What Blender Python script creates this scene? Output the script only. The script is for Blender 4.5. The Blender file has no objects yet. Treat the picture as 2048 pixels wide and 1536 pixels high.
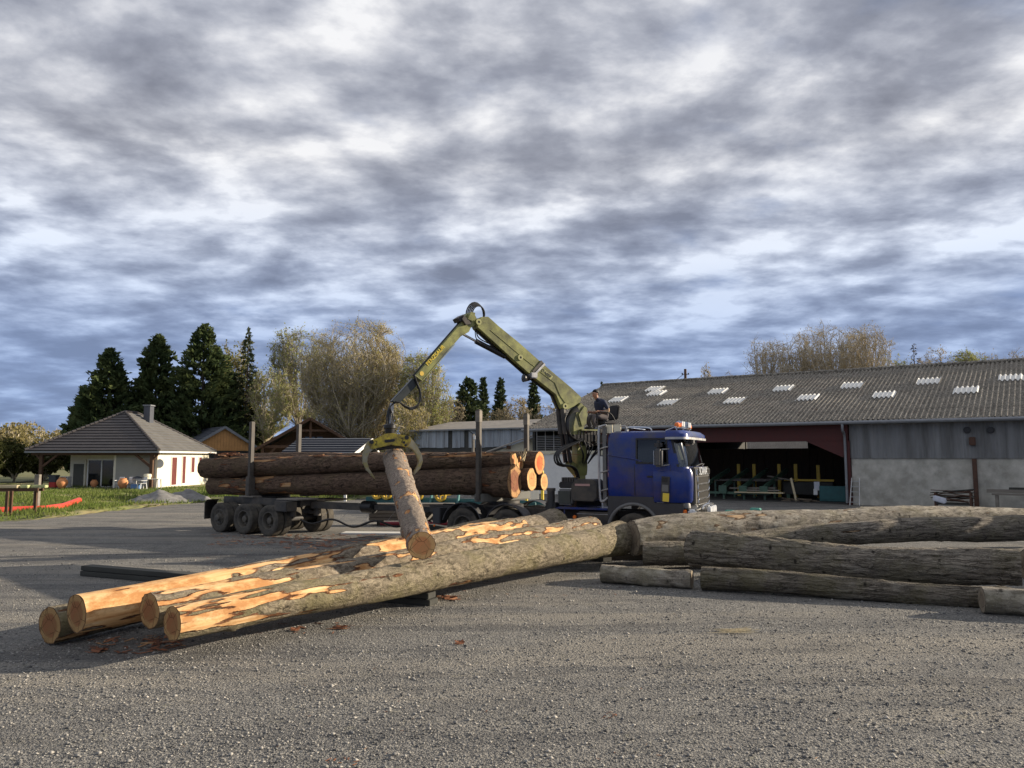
import bpy, bmesh, math, random
import numpy as np
from mathutils import Vector, Matrix, noise
R = math.radians
scene = bpy.context.scene
col = scene.collection
rnd = random.Random(7)

# ------------------------------------------------------------------ camera
FPX = 1540.0; PITCH = R(5.45); EYE = 2.55
cam_data = bpy.data.cameras.new('camera'); cam = bpy.data.objects.new('camera', cam_data); col.objects.link(cam)
cam.location = (0, 0, EYE); cam.rotation_euler = (R(90) + PITCH, 0, 0)
cam_data.sensor_width = 36; cam_data.lens = 36 * FPX / 2048; cam_data.clip_end = 3000
scene.camera = cam
scene.render.resolution_x = 1024; scene.render.resolution_y = 768

# ------------------------------------------------------------------ light
SUN_EL = R(16.5); SUN_AZ = R(77)
SUN = Vector((math.sin(SUN_AZ) * math.cos(SUN_EL), math.cos(SUN_AZ) * math.cos(SUN_EL), math.sin(SUN_EL)))
sd = bpy.data.lights.new('sun', 'SUN'); so = bpy.data.objects.new('sun', sd); col.objects.link(so)
sd.energy = 5.0; sd.angle = R(0.6); sd.color = (1.0, 0.86, 0.68)
so.rotation_euler = (-SUN).to_track_quat('-Z', 'Y').to_euler(); so.location = (40, 10, 30)
scene.view_settings.view_transform = 'Standard'; scene.view_settings.look = 'None'
scene.view_settings.exposure = 0.66; scene.view_settings.gamma = 1.0

# ------------------------------------------------------------------ node helper
class NT:
    def __init__(s, tree): s.t = tree; s.n = tree.nodes; s.l = tree.links
    def node(s, typ, **kw):
        nd = s.n.new(typ)
        for k, v in kw.items(): setattr(nd, k, v)
        return nd
    def put(s, sock, v):
        if isinstance(v, bpy.types.NodeSocket): s.l.new(v, sock)
        elif isinstance(v, (tuple, list)) and len(v) == 3 and sock.type == 'RGBA': sock.default_value = (*v, 1)
        else: sock.default_value = v
    def math(s, op, a, b=0.0, clamp=False):
        nd = s.node('ShaderNodeMath', operation=op); nd.use_clamp = clamp
        s.put(nd.inputs[0], a); s.put(nd.inputs[1], b); return nd.outputs[0]
    def vmul(s, v, sc):
        nd = s.node('ShaderNodeVectorMath', operation='MULTIPLY'); s.put(nd.inputs[0], v); s.put(nd.inputs[1], sc); return nd.outputs[0]
    def noise(s, vec, scale=5, detail=4, rough=.55, dist=0.0):
        nd = s.node('ShaderNodeTexNoise'); s.put(nd.inputs['Vector'], vec)
        nd.inputs['Scale'].default_value = scale; nd.inputs['Detail'].default_value = detail
        nd.inputs['Roughness'].default_value = rough; nd.inputs['Distortion'].default_value = dist
        return nd.outputs['Fac']
    def voro(s, vec, scale=5, feat='F1', out='Distance'):
        nd = s.node('ShaderNodeTexVoronoi', feature=feat); s.put(nd.inputs['Vector'], vec); nd.inputs['Scale'].default_value = scale
        return nd.outputs[out]
    def ramp(s, fac, stops):
        nd = s.node('ShaderNodeValToRGB'); e = nd.color_ramp.elements
        while len(e) < len(stops): e.new(0.5)
        for i, (p, c) in enumerate(stops):
            e[i].position = p; e[i].color = (c, c, c, 1) if not isinstance(c, (tuple, list)) else (*c, 1)
        s.put(nd.inputs[0], fac); return nd.outputs[0]
    def mix(s, fac, a, b, mode='MIX'):
        nd = s.node('ShaderNodeMix', data_type='RGBA', blend_type=mode)
        s.put(nd.inputs[0], fac); s.put(nd.inputs[6], a); s.put(nd.inputs[7], b); return nd.outputs[2]
    def bump(s, h, strength=.5, dist=.02):
        nd = s.node('ShaderNodeBump'); s.put(nd.inputs['Strength'], strength); nd.inputs['Distance'].default_value = dist
        s.put(nd.inputs['Height'], h); return nd.outputs[0]

# ------------------------------------------------------------------ sky
world = bpy.data.worlds.new('World'); scene.world = world; world.use_nodes = True
W = NT(world.node_tree); W.n.clear()
sky = W.node('ShaderNodeTexSky', sky_type='NISHITA'); sky.sun_disc = False
sky.sun_elevation = SUN_EL; sky.sun_rotation = SUN_AZ; sky.air_density = 1.2; sky.dust_density = 1.5
tc = W.node('ShaderNodeTexCoord')
sep = W.node('ShaderNodeSeparateXYZ'); W.l.new(tc.outputs['Generated'], sep.inputs[0])
zz = W.math('MAXIMUM', sep.outputs[2], 0.0)
den = W.math('ADD', zz, 0.15)
comb = W.node('ShaderNodeCombineXYZ')
W.l.new(W.math('DIVIDE', sep.outputs[0], den), comb.inputs[0]); W.l.new(W.math('DIVIDE', sep.outputs[1], den), comb.inputs[1])
uv = comb.outputs[0]
def fbm(v, sc, det, ro, ds): return W.noise(v, sc, det, ro, ds)
uvs = W.vmul(uv, (1.05, 1.22, 1.0))
off = W.node('ShaderNodeVectorMath', operation='ADD'); W.put(off.inputs[0], uvs); off.inputs[1].default_value = (.12, .08, 0)
big = fbm(uvs, 0.62, 2, .45, .1)
med = fbm(uvs, 2.2, 7, .55, .12); med2 = fbm(off.outputs[0], 2.2, 7, .55, .12)
fine = fbm(uvs, 6.5, 7, .60, .05)
edge = W.math('SUBTRACT', med2, med)
dens = W.math('ADD', W.math('MULTIPLY', big, .40), W.math('ADD', W.math('MULTIPLY', med, .40), W.math('MULTIPLY', fine, .20)))
val = W.math('ADD', W.math('SUBTRACT', 1.0, dens), W.math('ADD', W.math('MULTIPLY', edge, .55), W.math('MULTIPLY', W.math('SUBTRACT', fine, .5), .10)))
cloud = W.ramp(val, [(.34, (1.55, 1.64, 1.98)), (.42, (2.15, 2.26, 2.66)), (.485, (3.0, 3.12, 3.52)), (.545, (4.2, 4.28, 4.6)), (.62, (6.0, 6.0, 6.1))])
cover = W.ramp(W.noise(uvs, 1.2, 5, .55, .2), [(.30, .45), (.42, .92), (.6, 1.0)])
blue = W.mix(.8, W.mix(1.0, sky.outputs[0], (.6, .6, .6), 'MULTIPLY'), (1.15, 1.70, 3.1))
skyc = W.mix(cover, blue, cloud)
low = W.ramp(zz, [(0.0, (.58, .77, 1.12)), (.10, (.66, .83, 1.15)), (.22, (.83, .92, 1.07)), (.36, (1.0, 1.0, 1.0))])
skyc = W.mix(1.0, skyc, low, 'MULTIPLY')
hz = W.ramp(zz, [(0.0, .62), (.10, .48), (.24, 0.0)])
skyc = W.mix(hz, skyc, (1.62, 2.18, 3.45))
bg = W.node('ShaderNodeBackground'); W.put(bg.inputs[0], skyc); bg.inputs[1].default_value = 0.10
wo = W.node('ShaderNodeOutputWorld'); W.l.new(bg.outputs[0], wo.inputs[0])

# ------------------------------------------------------------------ pixel -> place helpers
CP = np.array([0, 0, EYE]); FW = np.array([0, math.cos(PITCH), math.sin(PITCH)]); UP = np.array([0, -math.sin(PITCH), math.cos(PITCH)])
def ray(px, py): return FW + (px - 1024) / FPX * np.array([1., 0, 0]) + (768 - py) / FPX * UP
def G(px, py, z=0.0):
    r = ray(px, py); return Vector(CP + r * (z - EYE) / r[2])
def AY(px, py, Y):
    r = ray(px, py); return Vector(CP + r * Y / r[1])
def PH(px, py, P, n):
    r = ray(px, py); P = np.array(P); n = np.array(n); return Vector(CP + r * (np.dot(P - CP, n) / np.dot(r, n)))

# ------------------------------------------------------------------ materials
MATS = {}
def pm(name, c, rough=.7, var=.18, scale=3.0, bump=0.0, bscale=40.0, metal=0.0, stretch=(1, 1, 1), dirt=None, dirt_amt=.5, dscale=2.0, spec=.5):
    m = bpy.data.materials.new(name); m.use_nodes = True; t = NT(m.node_tree); b = t.n['Principled BSDF']
    co = t.node('ShaderNodeTexCoord').outputs['Object']; co = t.vmul(co, stretch)
    n1 = t.noise(co, scale, 5, .6)
    lo = tuple(max(0, x * (1 - var)) for x in c); hi = tuple(min(1, x * (1 + var)) for x in c)
    cc = t.ramp(n1, [(.3, lo), (.7, hi)])
    if dirt: 
        dn = t.ramp(t.noise(co, dscale, 6, .65), [(.5 - .25 * dirt_amt, 0.0), (.78 - .2 * dirt_amt, 1.0)])
        cc = t.mix(dn, cc, dirt)
    t.put(b.inputs['Base Color'], cc); b.inputs['Metallic'].default_value = metal
    t.put(b.inputs['Roughness'], t.ramp(n1, [(.2, max(.03, rough - .08)), (.8, min(1, rough + .08))]))
    b.inputs['Specular IOR Level'].default_value = spec
    if bump: t.put(b.inputs['Normal'], t.bump(t.noise(co, bscale, 5, .6), bump, .01))
    MATS[name] = m; return m

pm('steel_dark', (.028, .028, .028), .55, .3, 6, dirt=(.10, .085, .065), dirt_amt=.5)
pm('steel_black', (.012, .012, .013), .45, .3, 6)
pm('hose_black', (.012, .012, .012), .38, .2, 8)
pm('chrome', (.62, .62, .62), .22, .1, 5, metal=1.0)
pm('alu', (.42, .42, .41), .42, .15, 8, metal=.7)
pm('cab_blue', (.010, .033, .20), .22, .12, 2, dirt=(.075, .07, .075), dirt_amt=.42, dscale=1.2, spec=.4)
pm('plastic_grey', (.042, .042, .044), .6, .15, 5, bump=.1, bscale=200)
pm('plastic_light', (.15, .15, .145), .55, .12, 5)
pm('grille_grey', (.085, .083, .078), .8, .1, 5, spec=.15)
pm('tyre', (.022, .021, .02), .85, .2, 10, bump=.2, bscale=60, dirt=(.10, .088, .068), dirt_amt=.8, dscale=4)
pm('rim', (.07, .066, .058), .6, .25, 10, dirt=(.11, .095, .07), dirt_amt=.7, dscale=6)
pm('rim_cream', (.5, .44, .26), .55, .2, 8, dirt=(.12, .10, .07), dirt_amt=.5, dscale=6)
pm('crane_green', (.26, .27, .085), .45, .2, 3, dirt=(.06, .06, .03), dirt_amt=.45, dscale=2.4)
pm('crane_light', (.34, .34, .14), .45, .1, 5)
pm('grapple_yellow', (.56, .45, .035), .5, .2, 5, dirt=(.14, .10, .04), dirt_amt=.5, dscale=7)
pm('grapple_steel', (.33, .31, .24), .4, .2, 6, metal=.5, dirt=(.35, .28, .05), dirt_amt=.4, dscale=5)
pm('sticker_yellow', (.8, .6, .06), .5, .1)
pm('sticker_gold', (.70, .48, .08), .5, .1)
pm('label_black', (.02, .02, .015), .6, .1)
pm('paint_white', (.78, .77, .72), .5, .06, 4)
pm('paint_cream', (.72, .67, .50), .6, .06, 4)
pm('orange_lens', (.85, .20, .03), .25, .1)
pm('red_lens', (.45, .03, .02), .3, .1)
pm('lamp_glass', (.75, .77, .78), .12, .05)
pm('headrest', (.03, .03, .032), .8, .1)
pm('bunk_wood', (.16, .125, .085), .85, .3, 6, bump=.4, bscale=25)
pm('stake_steel', (.055, .05, .044), .65, .3, 8, dirt=(.095, .08, .062), dirt_amt=.6, dscale=4)
pm('plank_dark', (.045, .045, .038), .9, .35, 5, bump=.5, bscale=30, stretch=(.15, 1, 1))
pm('plank_grey', (.20, .18, .15), .85, .3, 4, bump=.4, bscale=30, stretch=(.15, 1, 1))
pm('plank_pale', (.52, .44, .28), .8, .2, 4, bump=.3, bscale=30, stretch=(.15, 1, 1))
pm('plank_green', (.42, .45, .22), .85, .25, 4, bump=.3, bscale=30)
pm('timber_brown', (.085, .043, .022), .75, .3, 4, bump=.3, bscale=30)
pm('house_wall', (.74, .69, .55), .85, .05, 1.5, bump=.15, bscale=120)
pm('house_siding', (.34, .33, .285), .8, .06, 2)
pm('tile_dark', (.062, .054, .052), .6, .22, 1.4, bump=.2, bscale=30)
pm('tile_sunlit', (.13, .125, .115), .7, .2, 1.2, bump=.2, bscale=30)  # dark house tile painted lighter, sunlight put into the colour
pm('tile_slate', (.06, .066, .08), .6, .2, 1.2)
pm('zinc', (.22, .23, .24), .5, .15, 3, metal=.3)
pm('window_glass', (.012, .014, .013), .06, .2, 1, spec=.8)
pm('shutter_red', (.12, .022, .018), .6, .2, 3)
pm('larch', (.56, .29, .105), .75, .12, 2, bump=.2, bscale=30)
pm('terracotta', (.62, .27, .11), .8, .12, 5, bump=.1, bscale=50)
pm('plastic_white', (.62, .62, .6), .5, .08, 4)
pm('plastic_blue', (.10, .20, .40), .5, .1, 4)
pm('bin_grey', (.05, .055, .065), .6, .1, 4)
pm('bin_red', (.40, .03, .02), .6, .1, 4)
pm('door_grey', (.10, .10, .08), .7, .1, 3)
pm('pipe_red', (.58, .055, .03), .5, .12, 3)
pm('barn_wall', (.36, .345, .295), .92, .16, .9, bump=.3, bscale=18, dirt=(.60, .58, .51), dirt_amt=.38, dscale=1.3)
pm('barn_clad', (.225, .23, .23), .75, .22, .6, stretch=(1.5, 1, .12), dirt=(.10, .10, .095), dirt_amt=.35, dscale=1.5)
pm('barn_red', (.075, .016, .013), .7, .15, 3)
pm('rust_steel', (.09, .045, .028), .8, .3, 5)
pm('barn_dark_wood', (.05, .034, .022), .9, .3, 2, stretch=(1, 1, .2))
pm('mill_green', (.055, .11, .075), .55, .2, 4)
pm('mill_teal', (.02, .10, .105), .55, .2, 3)
pm('mill_yellow', (.55, .36, .03), .5, .15, 4)
pm('sheet_translucent', (.74, .73, .68), .5, .12, 3)
pm('shed_metal', (.34, .38, .42), .6, .16, .8, stretch=(1.5, 1, .15), dirt=(.17, .17, .17), dirt_amt=.3, dscale=1.5)
pm('shed_roof', (.26, .235, .20), .85, .2, 1.5)
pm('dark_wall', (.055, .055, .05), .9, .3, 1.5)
pm('asphalt_pile', (.19, .185, .175), .95, .35, 3, bump=.8, bscale=14)
pm('skin', (.42, .22, .14), .55, .06, 8)
pm('hair', (.012, .010, .009), .7, .1, 20)
pm('jacket_navy', (.018, .026, .06), .8, .2, 8, bump=.3, bscale=30)
pm('shirt_tan', (.42, .28, .17), .85, .15, 8, bump=.2, bscale=30)
pm('trousers', (.10, .085, .085), .85, .25, 6, bump=.3, bscale=25)
pm('boots', (.02, .017, .015), .6, .2, 8)
pm('white_cloth', (.62, .64, .70), .8, .1, 6)

def roof_mat():
    m = bpy.data.materials.new('fibre_cement'); m.use_nodes = True; t = NT(m.node_tree); b = t.n['Principled BSDF']
    co = t.node('ShaderNodeTexCoord').outputs['Object']
    n1 = t.noise(co, 1.1, 6, .65); n2 = t.noise(co, 9, 6, .7); n3 = t.noise(t.vmul(co, (1, .25, 1)), 5.0, 5, .7)
    base = t.ramp(n1, [(.3, (.24, .215, .175)), (.7, (.37, .335, .275))])
    base = t.mix(t.ramp(n2, [(.46, 0.0), (.56, .92)]), base, (.07, .064, .052))
    base = t.mix(t.ramp(n3, [(.58, 0.0), (.72, .7)]), base, (.17, .10, .065))
    base = t.mix(t.ramp(t.noise(co, 14, 4, .6), [(.64, 0.0), (.74, .6)]), base, (.58, .56, .49))
    t.put(b.inputs['Base Color'], base); b.inputs['Roughness'].default_value = .95
    t.put(b.inputs['Normal'], t.bump(n2, .5, .02)); MATS['fibre_cement'] = m
roof_mat()

def gravel_mat():
    m = bpy.data.materials.new('gravel'); m.use_nodes = True; t = NT(m.node_tree); b = t.n['Principled BSDF']
    co = t.node('ShaderNodeTexCoord').outputs['Object']
    v1 = t.node('ShaderNodeTexVoronoi'); t.put(v1.inputs['Vector'], co); v1.inputs['Scale'].default_value = 34
    v2 = t.node('ShaderNodeTexVoronoi'); t.put(v2.inputs['Vector'], co); v2.inputs['Scale'].default_value = 75
    s1 = t.node('ShaderNodeSeparateColor'); t.l.new(v1.outputs['Color'], s1.inputs[0])
    s2 = t.node('ShaderNodeSeparateColor'); t.l.new(v2.outputs['Color'], s2.inputs[0])
    stone = t.mix(.5, t.ramp(s1.outputs[0], [(0.0, (.085, .086, .085)), (.4, (.20, .197, .187)), (.8, (.32, .31, .285)), (1.0, (.60, .57, .50))]),
                  t.ramp(s2.outputs[0], [(0.0, (.055, .056, .056)), (.5, (.215, .21, .197)), (.85, (.34, .33, .30)), (1.0, (.58, .55, .48))]))
    big = t.noise(co, .22, 5, .6); mid = t.noise(co, 1.3, 6, .62)
    trk = t.noise(t.vmul(co, (.10, .75, 1)), 1.0, 6, .62, .6)
    stone = t.mix(t.ramp(t.noise(t.vmul(co, (.6, 1, 1)), .55, 6, .66, .4), [(.50, 0.0), (.66, .45)]), stone, (.105, .106, .11))
    stone = t.mix(t.ramp(big, [(.36, 0.0), (.66, .45)]), stone, (.27, .255, .225))
    stone = t.mix(t.ramp(mid, [(.48, 0.0), (.68, .5)]), stone, (.115, .115, .115))
    stone = t.mix(t.ramp(trk, [(.50, 0.0), (.60, .55)]), stone, (.36, .33, .275))
    trk2 = t.noise(t.vmul(co, (.16, 1.3, 1)), 1.0, 6, .64, .9)
    stone = t.mix(t.ramp(trk2, [(.52, 0.0), (.62, .55)]), stone, (.10, .10, .10))
    stone = t.mix(t.ramp(t.noise(co, 5.5, 5, .65), [(.60, 0.0), (.70, .4)]), stone, (.25, .24, .15))
    t.put(b.inputs['Base Color'], stone); b.inputs['Roughness'].default_value = .92; b.inputs['Specular IOR Level'].default_value = .25
    h = t.math('ADD', t.math('MULTIPLY', v1.outputs['Distance'], -1.0), t.math('ADD', t.math('MULTIPLY', v2.outputs['Distance'], -.5), t.math('MULTIPLY', mid, .8)))
    t.put(b.inputs['Normal'], t.bump(h, 1.0, .045)); MATS['gravel'] = m
gravel_mat()

def stone_mat():
    m = bpy.data.materials.new('loose_stone'); m.use_nodes = True; t = NT(m.node_tree); b = t.n['Principled BSDF']
    g = t.node('ShaderNodeNewGeometry')
    t.put(b.inputs['Base Color'], t.ramp(g.outputs['Random Per Island'], [(0.0, (.07, .07, .07)), (.4, (.19, .187, .178)), (.75, (.30, .29, .265)), (.93, (.38, .36, .32)), (1.0, (.48, .45, .40))]))
    b.inputs['Roughness'].default_value = .9; b.inputs['Specular IOR Level'].default_value = .3; MATS['loose_stone'] = m
stone_mat()

def litter_mat():
    m = bpy.data.materials.new('bark_litter'); m.use_nodes = True; t = NT(m.node_tree); b = t.n['Principled BSDF']
    g = t.node('ShaderNodeNewGeometry')
    t.put(b.inputs['Base Color'], t.ramp(g.outputs['Random Per Island'], [(0.0, (.06, .03, .02)), (.4, (.17, .065, .03)), (.8, (.32, .13, .06)), (1.0, (.5, .30, .15))]))
    b.inputs['Roughness'].default_value = .9; MATS['bark_litter'] = m
litter_mat()

def bark_mat(name, dark, light, inner, wood, moss=0.0, ridge=1.0, pale=0.0, stretch=.22, fs=11.0, crk=.1):
    m = bpy.data.materials.new(name); m.use_nodes = True; t = NT(m.node_tree); b = t.n['Principled BSDF']
    co = t.node('ShaderNodeTexCoord').outputs['Object']
    st = t.node('ShaderNodeAttribute'); st.attribute_name = 'strip'
    wob = t.node('ShaderNodeVectorMath', operation='ADD'); t.put(wob.inputs[0], t.vmul(co, (stretch, 1, 1)))
    nzv = t.node('ShaderNodeTexNoise'); t.put(nzv.inputs['Vector'], co); nzv.inputs['Scale'].default_value = 3.5; nzv.inputs['Detail'].default_value = 3
    t.put(wob.inputs[1], t.vmul(nzv.outputs['Color'], (.10, .10, .10)))
    lon = wob.outputs[0]
    n1 = t.noise(lon, fs * 1.6, 6, .68, .3); n2 = t.noise(co, 1.6, 5, .6); n3 = t.noise(co, 38, 5, .7)
    crack = t.ramp(t.voro(lon, fs, 'DISTANCE_TO_EDGE'), [(.0, 0.0), (.10, 1.0)])
    bark = t.ramp(n1, [(.40, dark), (.50, tuple((x + y) / 2 for x, y in zip(dark, light))), (.61, light)])
    bark = t.mix(t.ramp(n2, [(.38, 0.0), (.66, .75)]), bark, tuple(x * .55 for x in light))
    bark = t.mix(t.math('MULTIPLY', t.math('SUBTRACT', 1.0, crack), crk), bark, tuple(x * .35 for x in dark))
    bark = t.mix(t.ramp(n3, [(.56, 0.0), (.70, .5)]), bark, tuple(min(1, x * 1.75) for x in light))
    if pale: bark = t.mix(t.ramp(t.noise(t.vmul(co, (.6, 1, 1)), 4.2, 6, .70), [(.54, 0.0), (.64, pale)]), bark, (.42, .39, .32))
    if moss: bark = t.mix(t.ramp(t.noise(co, 1.5, 6, .65), [(.47, 0.0), (.64, moss)]), bark, (.17, .155, .05))
    rn = t.math('ADD', t.math('MULTIPLY', t.math('SUBTRACT', t.noise(t.vmul(co, (.4, 1, 1)), 5.5, 7, .72), .5), 1.15), t.math('ADD', t.math('MULTIPLY', t.math('SUBTRACT', n1, .5), .35), t.math('MULTIPLY', t.math('SUBTRACT', t.noise(t.vmul(co, (.10, 1, 1)), 30, 5, .7), .5), .45)))
    rag = t.math('ADD', st.outputs['Fac'], rn)
    wg = t.noise(t.vmul(co, (.07, 1, 1)), 16, 6, .65)
    woodc = t.ramp(wg, [(.30, tuple(x * y for x, y in zip(wood, (.62, .42, .30)))), (.46, tuple(x * y for x, y in zip(wood, (.95, .82, .70)))), (.62, wood), (.75, tuple(min(1, x * y) for x, y in zip(wood, (1.1, 1.25, 1.6))))])
    woodc = t.mix(t.ramp(t.noise(t.vmul(co, (.55, 1, 1)), 3.4, 6, .70), [(.47, 0.0), (.60, .85)]), woodc, tuple(x * y for x, y in zip(wood, (.55, .36, .24))))
    sc1 = t.node('ShaderNodeTexVoronoi'); t.put(sc1.inputs['Vector'], wob.outputs[0] if False else t.vmul(co, (1.6, 1, 1))); sc1.inputs['Scale'].default_value = 2.6
    scar = t.math('ADD', sc1.outputs['Distance'], t.math('MULTIPLY', t.math('SUBTRACT', n1, .5), .35))
    bark = t.mix(t.ramp(scar, [(.08, .85), (.16, 0.0)]), bark, tuple(x * .4 for x in dark))
    innc = t.mix(t.noise(lon, 12, 5, .65), tuple(x * .6 for x in inner), tuple(x * 1.7 for x in inner))
    c = t.mix(t.ramp(rag, [(.39, 0.0), (.48, 1.0)]), bark, innc)
    c = t.mix(t.ramp(rag, [(.52, 0.0), (.72, 1.0)]), c, woodc)
    t.put(b.inputs['Base Color'], c); b.inputs['Roughness'].default_value = .85; b.inputs['Specular IOR Level'].default_value = .2
    hb = t.math('ADD', t.math('MULTIPLY', crack, crk), t.math('ADD', t.math('MULTIPLY', n1, 1.4), t.math('MULTIPLY', n3, .6)))
    h = t.math('ADD', t.math('MULTIPLY', hb, t.ramp(rag, [(.42, 1.0), (.62, .10)])), t.ramp(rag, [(.40, .9), (.62, 0.0)]))
    t.put(b.inputs['Normal'], t.bump(h, ridge, .03)); MATS[name] = m
WOODC = (.72, .50, .26); INN = (.20, .085, .042)
bark_mat('bark_fir', (.10, .078, .055), (.36, .30, .22), INN, WOODC, moss=.25, stretch=.5, fs=9)
bark_mat('bark_fir_mossy', (.095, .078, .052), (.35, .295, .205), INN, WOODC, moss=.42, stretch=.5, fs=9)
bark_mat('bark_fir_rough', (.13, .095, .075), (.42, .345, .27), (.25, .105, .05), (.66, .42, .20), moss=.05, stretch=1.2, fs=11)
bark_mat('bark_load', (.040, .027, .019), (.19, .125, .085), (.20, .075, .035), (.42, .27, .14), moss=.12, stretch=.3, fs=10, crk=.25)
bark_mat('bark_oak', (.048, .04, .032), (.36, .315, .25), (.15, .09, .05), (.44, .36, .25), moss=.22, pale=.30, stretch=.11, fs=12, ridge=1.3, crk=.4)
bark_mat('bark_oak_pale', (.075, .064, .05), (.38, .34, .275), (.15, .09, .05), (.48, .40, .28), moss=.22, pale=.85, stretch=.3, fs=7, crk=.05)
bark_mat('bark_oak_dark', (.036, .03, .024), (.26, .225, .175), (.11, .07, .04), (.34, .28, .19), moss=.28, pale=.3, stretch=.11, fs=12, ridge=1.3, crk=.4)

def end_mat(name, heart, sap, rim):
    m = bpy.data.materials.new(name); m.use_nodes = True; t = NT(m.node_tree); b = t.n['Principled BSDF']
    co = t.node('ShaderNodeTexCoord').outputs['Object']
    at = t.node('ShaderNodeAttribute'); at.attribute_name = 'rad'
    n = t.noise(co, 7, 5, .6)
    rr = t.math('ADD', at.outputs['Fac'], t.math('MULTIPLY', t.math('SUBTRACT', n, .5), .22))
    c = t.ramp(rr, [(.0, heart), (.58, heart), (.72, sap), (.93, sap), (.98, rim)])
    ring = t.math('SINE', t.math('MULTIPLY', rr, 70.0))
    c = t.mix(t.ramp(ring, [(.3, 0.0), (1.0, .42)]), c, tuple(x * .55 for x in heart))
    c = t.mix(t.ramp(t.noise(t.vmul(co, (1, 5, 1)), 6, 5, .6), [(.55, 0.0), (.75, .45)]), c, tuple(x * .5 for x in sap))
    ck = t.ramp(t.math('ADD', t.voro(t.vmul(co, (1, 1, 1)), 5.5, 'DISTANCE_TO_EDGE'), t.math('MULTIPLY', t.math('SUBTRACT', n, .5), .12)), [(.0, .8), (.035, 0.0)])
    c = t.mix(ck, c, tuple(x * .22 for x in heart))
    c = t.mix(t.ramp(t.noise(co, 2.8, 6, .7), [(.5, 0.0), (.68, .6)]), c, tuple(x * .6 for x in sap))
    t.put(b.inputs['Base Color'], c); b.inputs['Roughness'].default_value = .9; b.inputs['Specular IOR Level'].default_value = .2
    t.put(b.inputs['Normal'], t.bump(t.noise(co, 45, 4, .6), .4, .01)); MATS[name] = m
end_mat('end_fir', (.30, .135, .06), (.42, .26, .11), (.10, .06, .04))
end_mat('end_fresh', (.66, .30, .13), (.74, .46, .20), (.14, .08, .05))
end_mat('end_red', (.60, .14, .06), (.72, .36, .14), (.14, .08, .05))
end_mat('end_big', (.24, .10, .06), (.50, .29, .13), (.10, .06, .04))
end_mat('end_grey', (.20, .16, .115), (.27, .225, .165), (.07, .06, .05))

def leaf_mat(name, a, b_, trans=.35):
    m = bpy.data.materials.new(name); m.use_nodes = True; t = NT(m.node_tree); t.n.clear()
    co = t.node('ShaderNodeTexCoord').outputs['Object']
    c = t.mix(t.ramp(t.noise(co, .55, 4, .6), [(.35, 0.0), (.65, 1.0)]), a, b_)
    c = t.mix(t.ramp(t.noise(co, 5, 3, .6), [(.4, 0.0), (.7, .5)]), c, tuple(x * .45 for x in a))
    d = t.node('ShaderNodeBsdfDiffuse'); tr = t.node('ShaderNodeBsdfTranslucent'); t.put(d.inputs[0], c); t.put(tr.inputs[0], c)
    mx = t.node('ShaderNodeMixShader'); mx.inputs[0].default_value = trans
    t.l.new(d.outputs[0], mx.inputs[1]); t.l.new(tr.outputs[0], mx.inputs[2])
    o = t.node('ShaderNodeOutputMaterial'); t.l.new(mx.outputs[0], o.inputs[0]); MATS[name] = m
leaf_mat('leaf_cypress', (.06, .092, .042), (.125, .15, .058), .3)
leaf_mat('leaf_pine', (.05, .075, .038), (.095, .115, .055), .2)
leaf_mat('leaf_spruce', (.055, .075, .045), (.10, .115, .065), .2)
leaf_mat('leaf_yellow', (.22, .20, .05), (.28, .27, .08))
leaf_mat('leaf_olive', (.40, .32, .14), (.44, .42, .15))
leaf_mat('leaf_fresh', (.32, .34, .12), (.44, .45, .17))
leaf_mat('leaf_tan', (.36, .30, .19), (.40, .35, .22))
leaf_mat('leaf_bush', (.07, .08, .03), (.14, .14, .05))
leaf_mat('leaf_far', (.22, .20, .09), (.30, .25, .11))
leaf_mat('grass_blade', (.13, .19, .045), (.22, .25, .08), .4)
pm('bark_tree', (.16, .13, .095), .9, .3, 3)
pm('twig', (.42, .365, .26), .9, .25, 2)
pm('twig_grey', (.34, .30, .235), .9, .25, 2)
pm('twig_dark', (.075, .06, .045), .9, .3, 2)
pm('lawn', (.125, .145, .04), .95, .3, .8, dirt=(.21, .17, .09), dirt_amt=.4, dscale=.35)

def glass_mat():
    m = bpy.data.materials.new('cab_glass'); m.use_nodes = True; t = NT(m.node_tree); t.n.clear()
    tr = t.node('ShaderNodeBsdfTransparent'); tr.inputs[0].default_value = (.26, .29, .29, 1)
    gl = t.node('ShaderNodeBsdfGlossy'); gl.inputs['Roughness'].default_value = .05; gl.inputs[0].default_value = (.9, .93, .95, 1)
    fr = t.node('ShaderNodeFresnel'); fr.inputs[0].default_value = 1.55
    mx = t.node('ShaderNodeMixShader'); t.l.new(t.math('ADD', fr.outputs[0], .06), mx.inputs[0])
    t.l.new(tr.outputs[0], mx.inputs[1]); t.l.new(gl.outputs[0], mx.inputs[2])
    o = t.node('ShaderNodeOutputMaterial'); t.l.new(mx.outputs[0], o.inputs[0]); MATS['cab_glass'] = m
glass_mat()
def side_glass():
    m = MATS['cab_glass'].copy(); m.name = 'side_glass'; MATS['side_glass'] = m
    for n in m.node_tree.nodes:
        if n.type == 'BSDF_TRANSPARENT': n.inputs[0].default_value = (.13, .145, .145, 1)
        if n.type == 'MATH': n.inputs[1].default_value = 0.0
side_glass()

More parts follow.
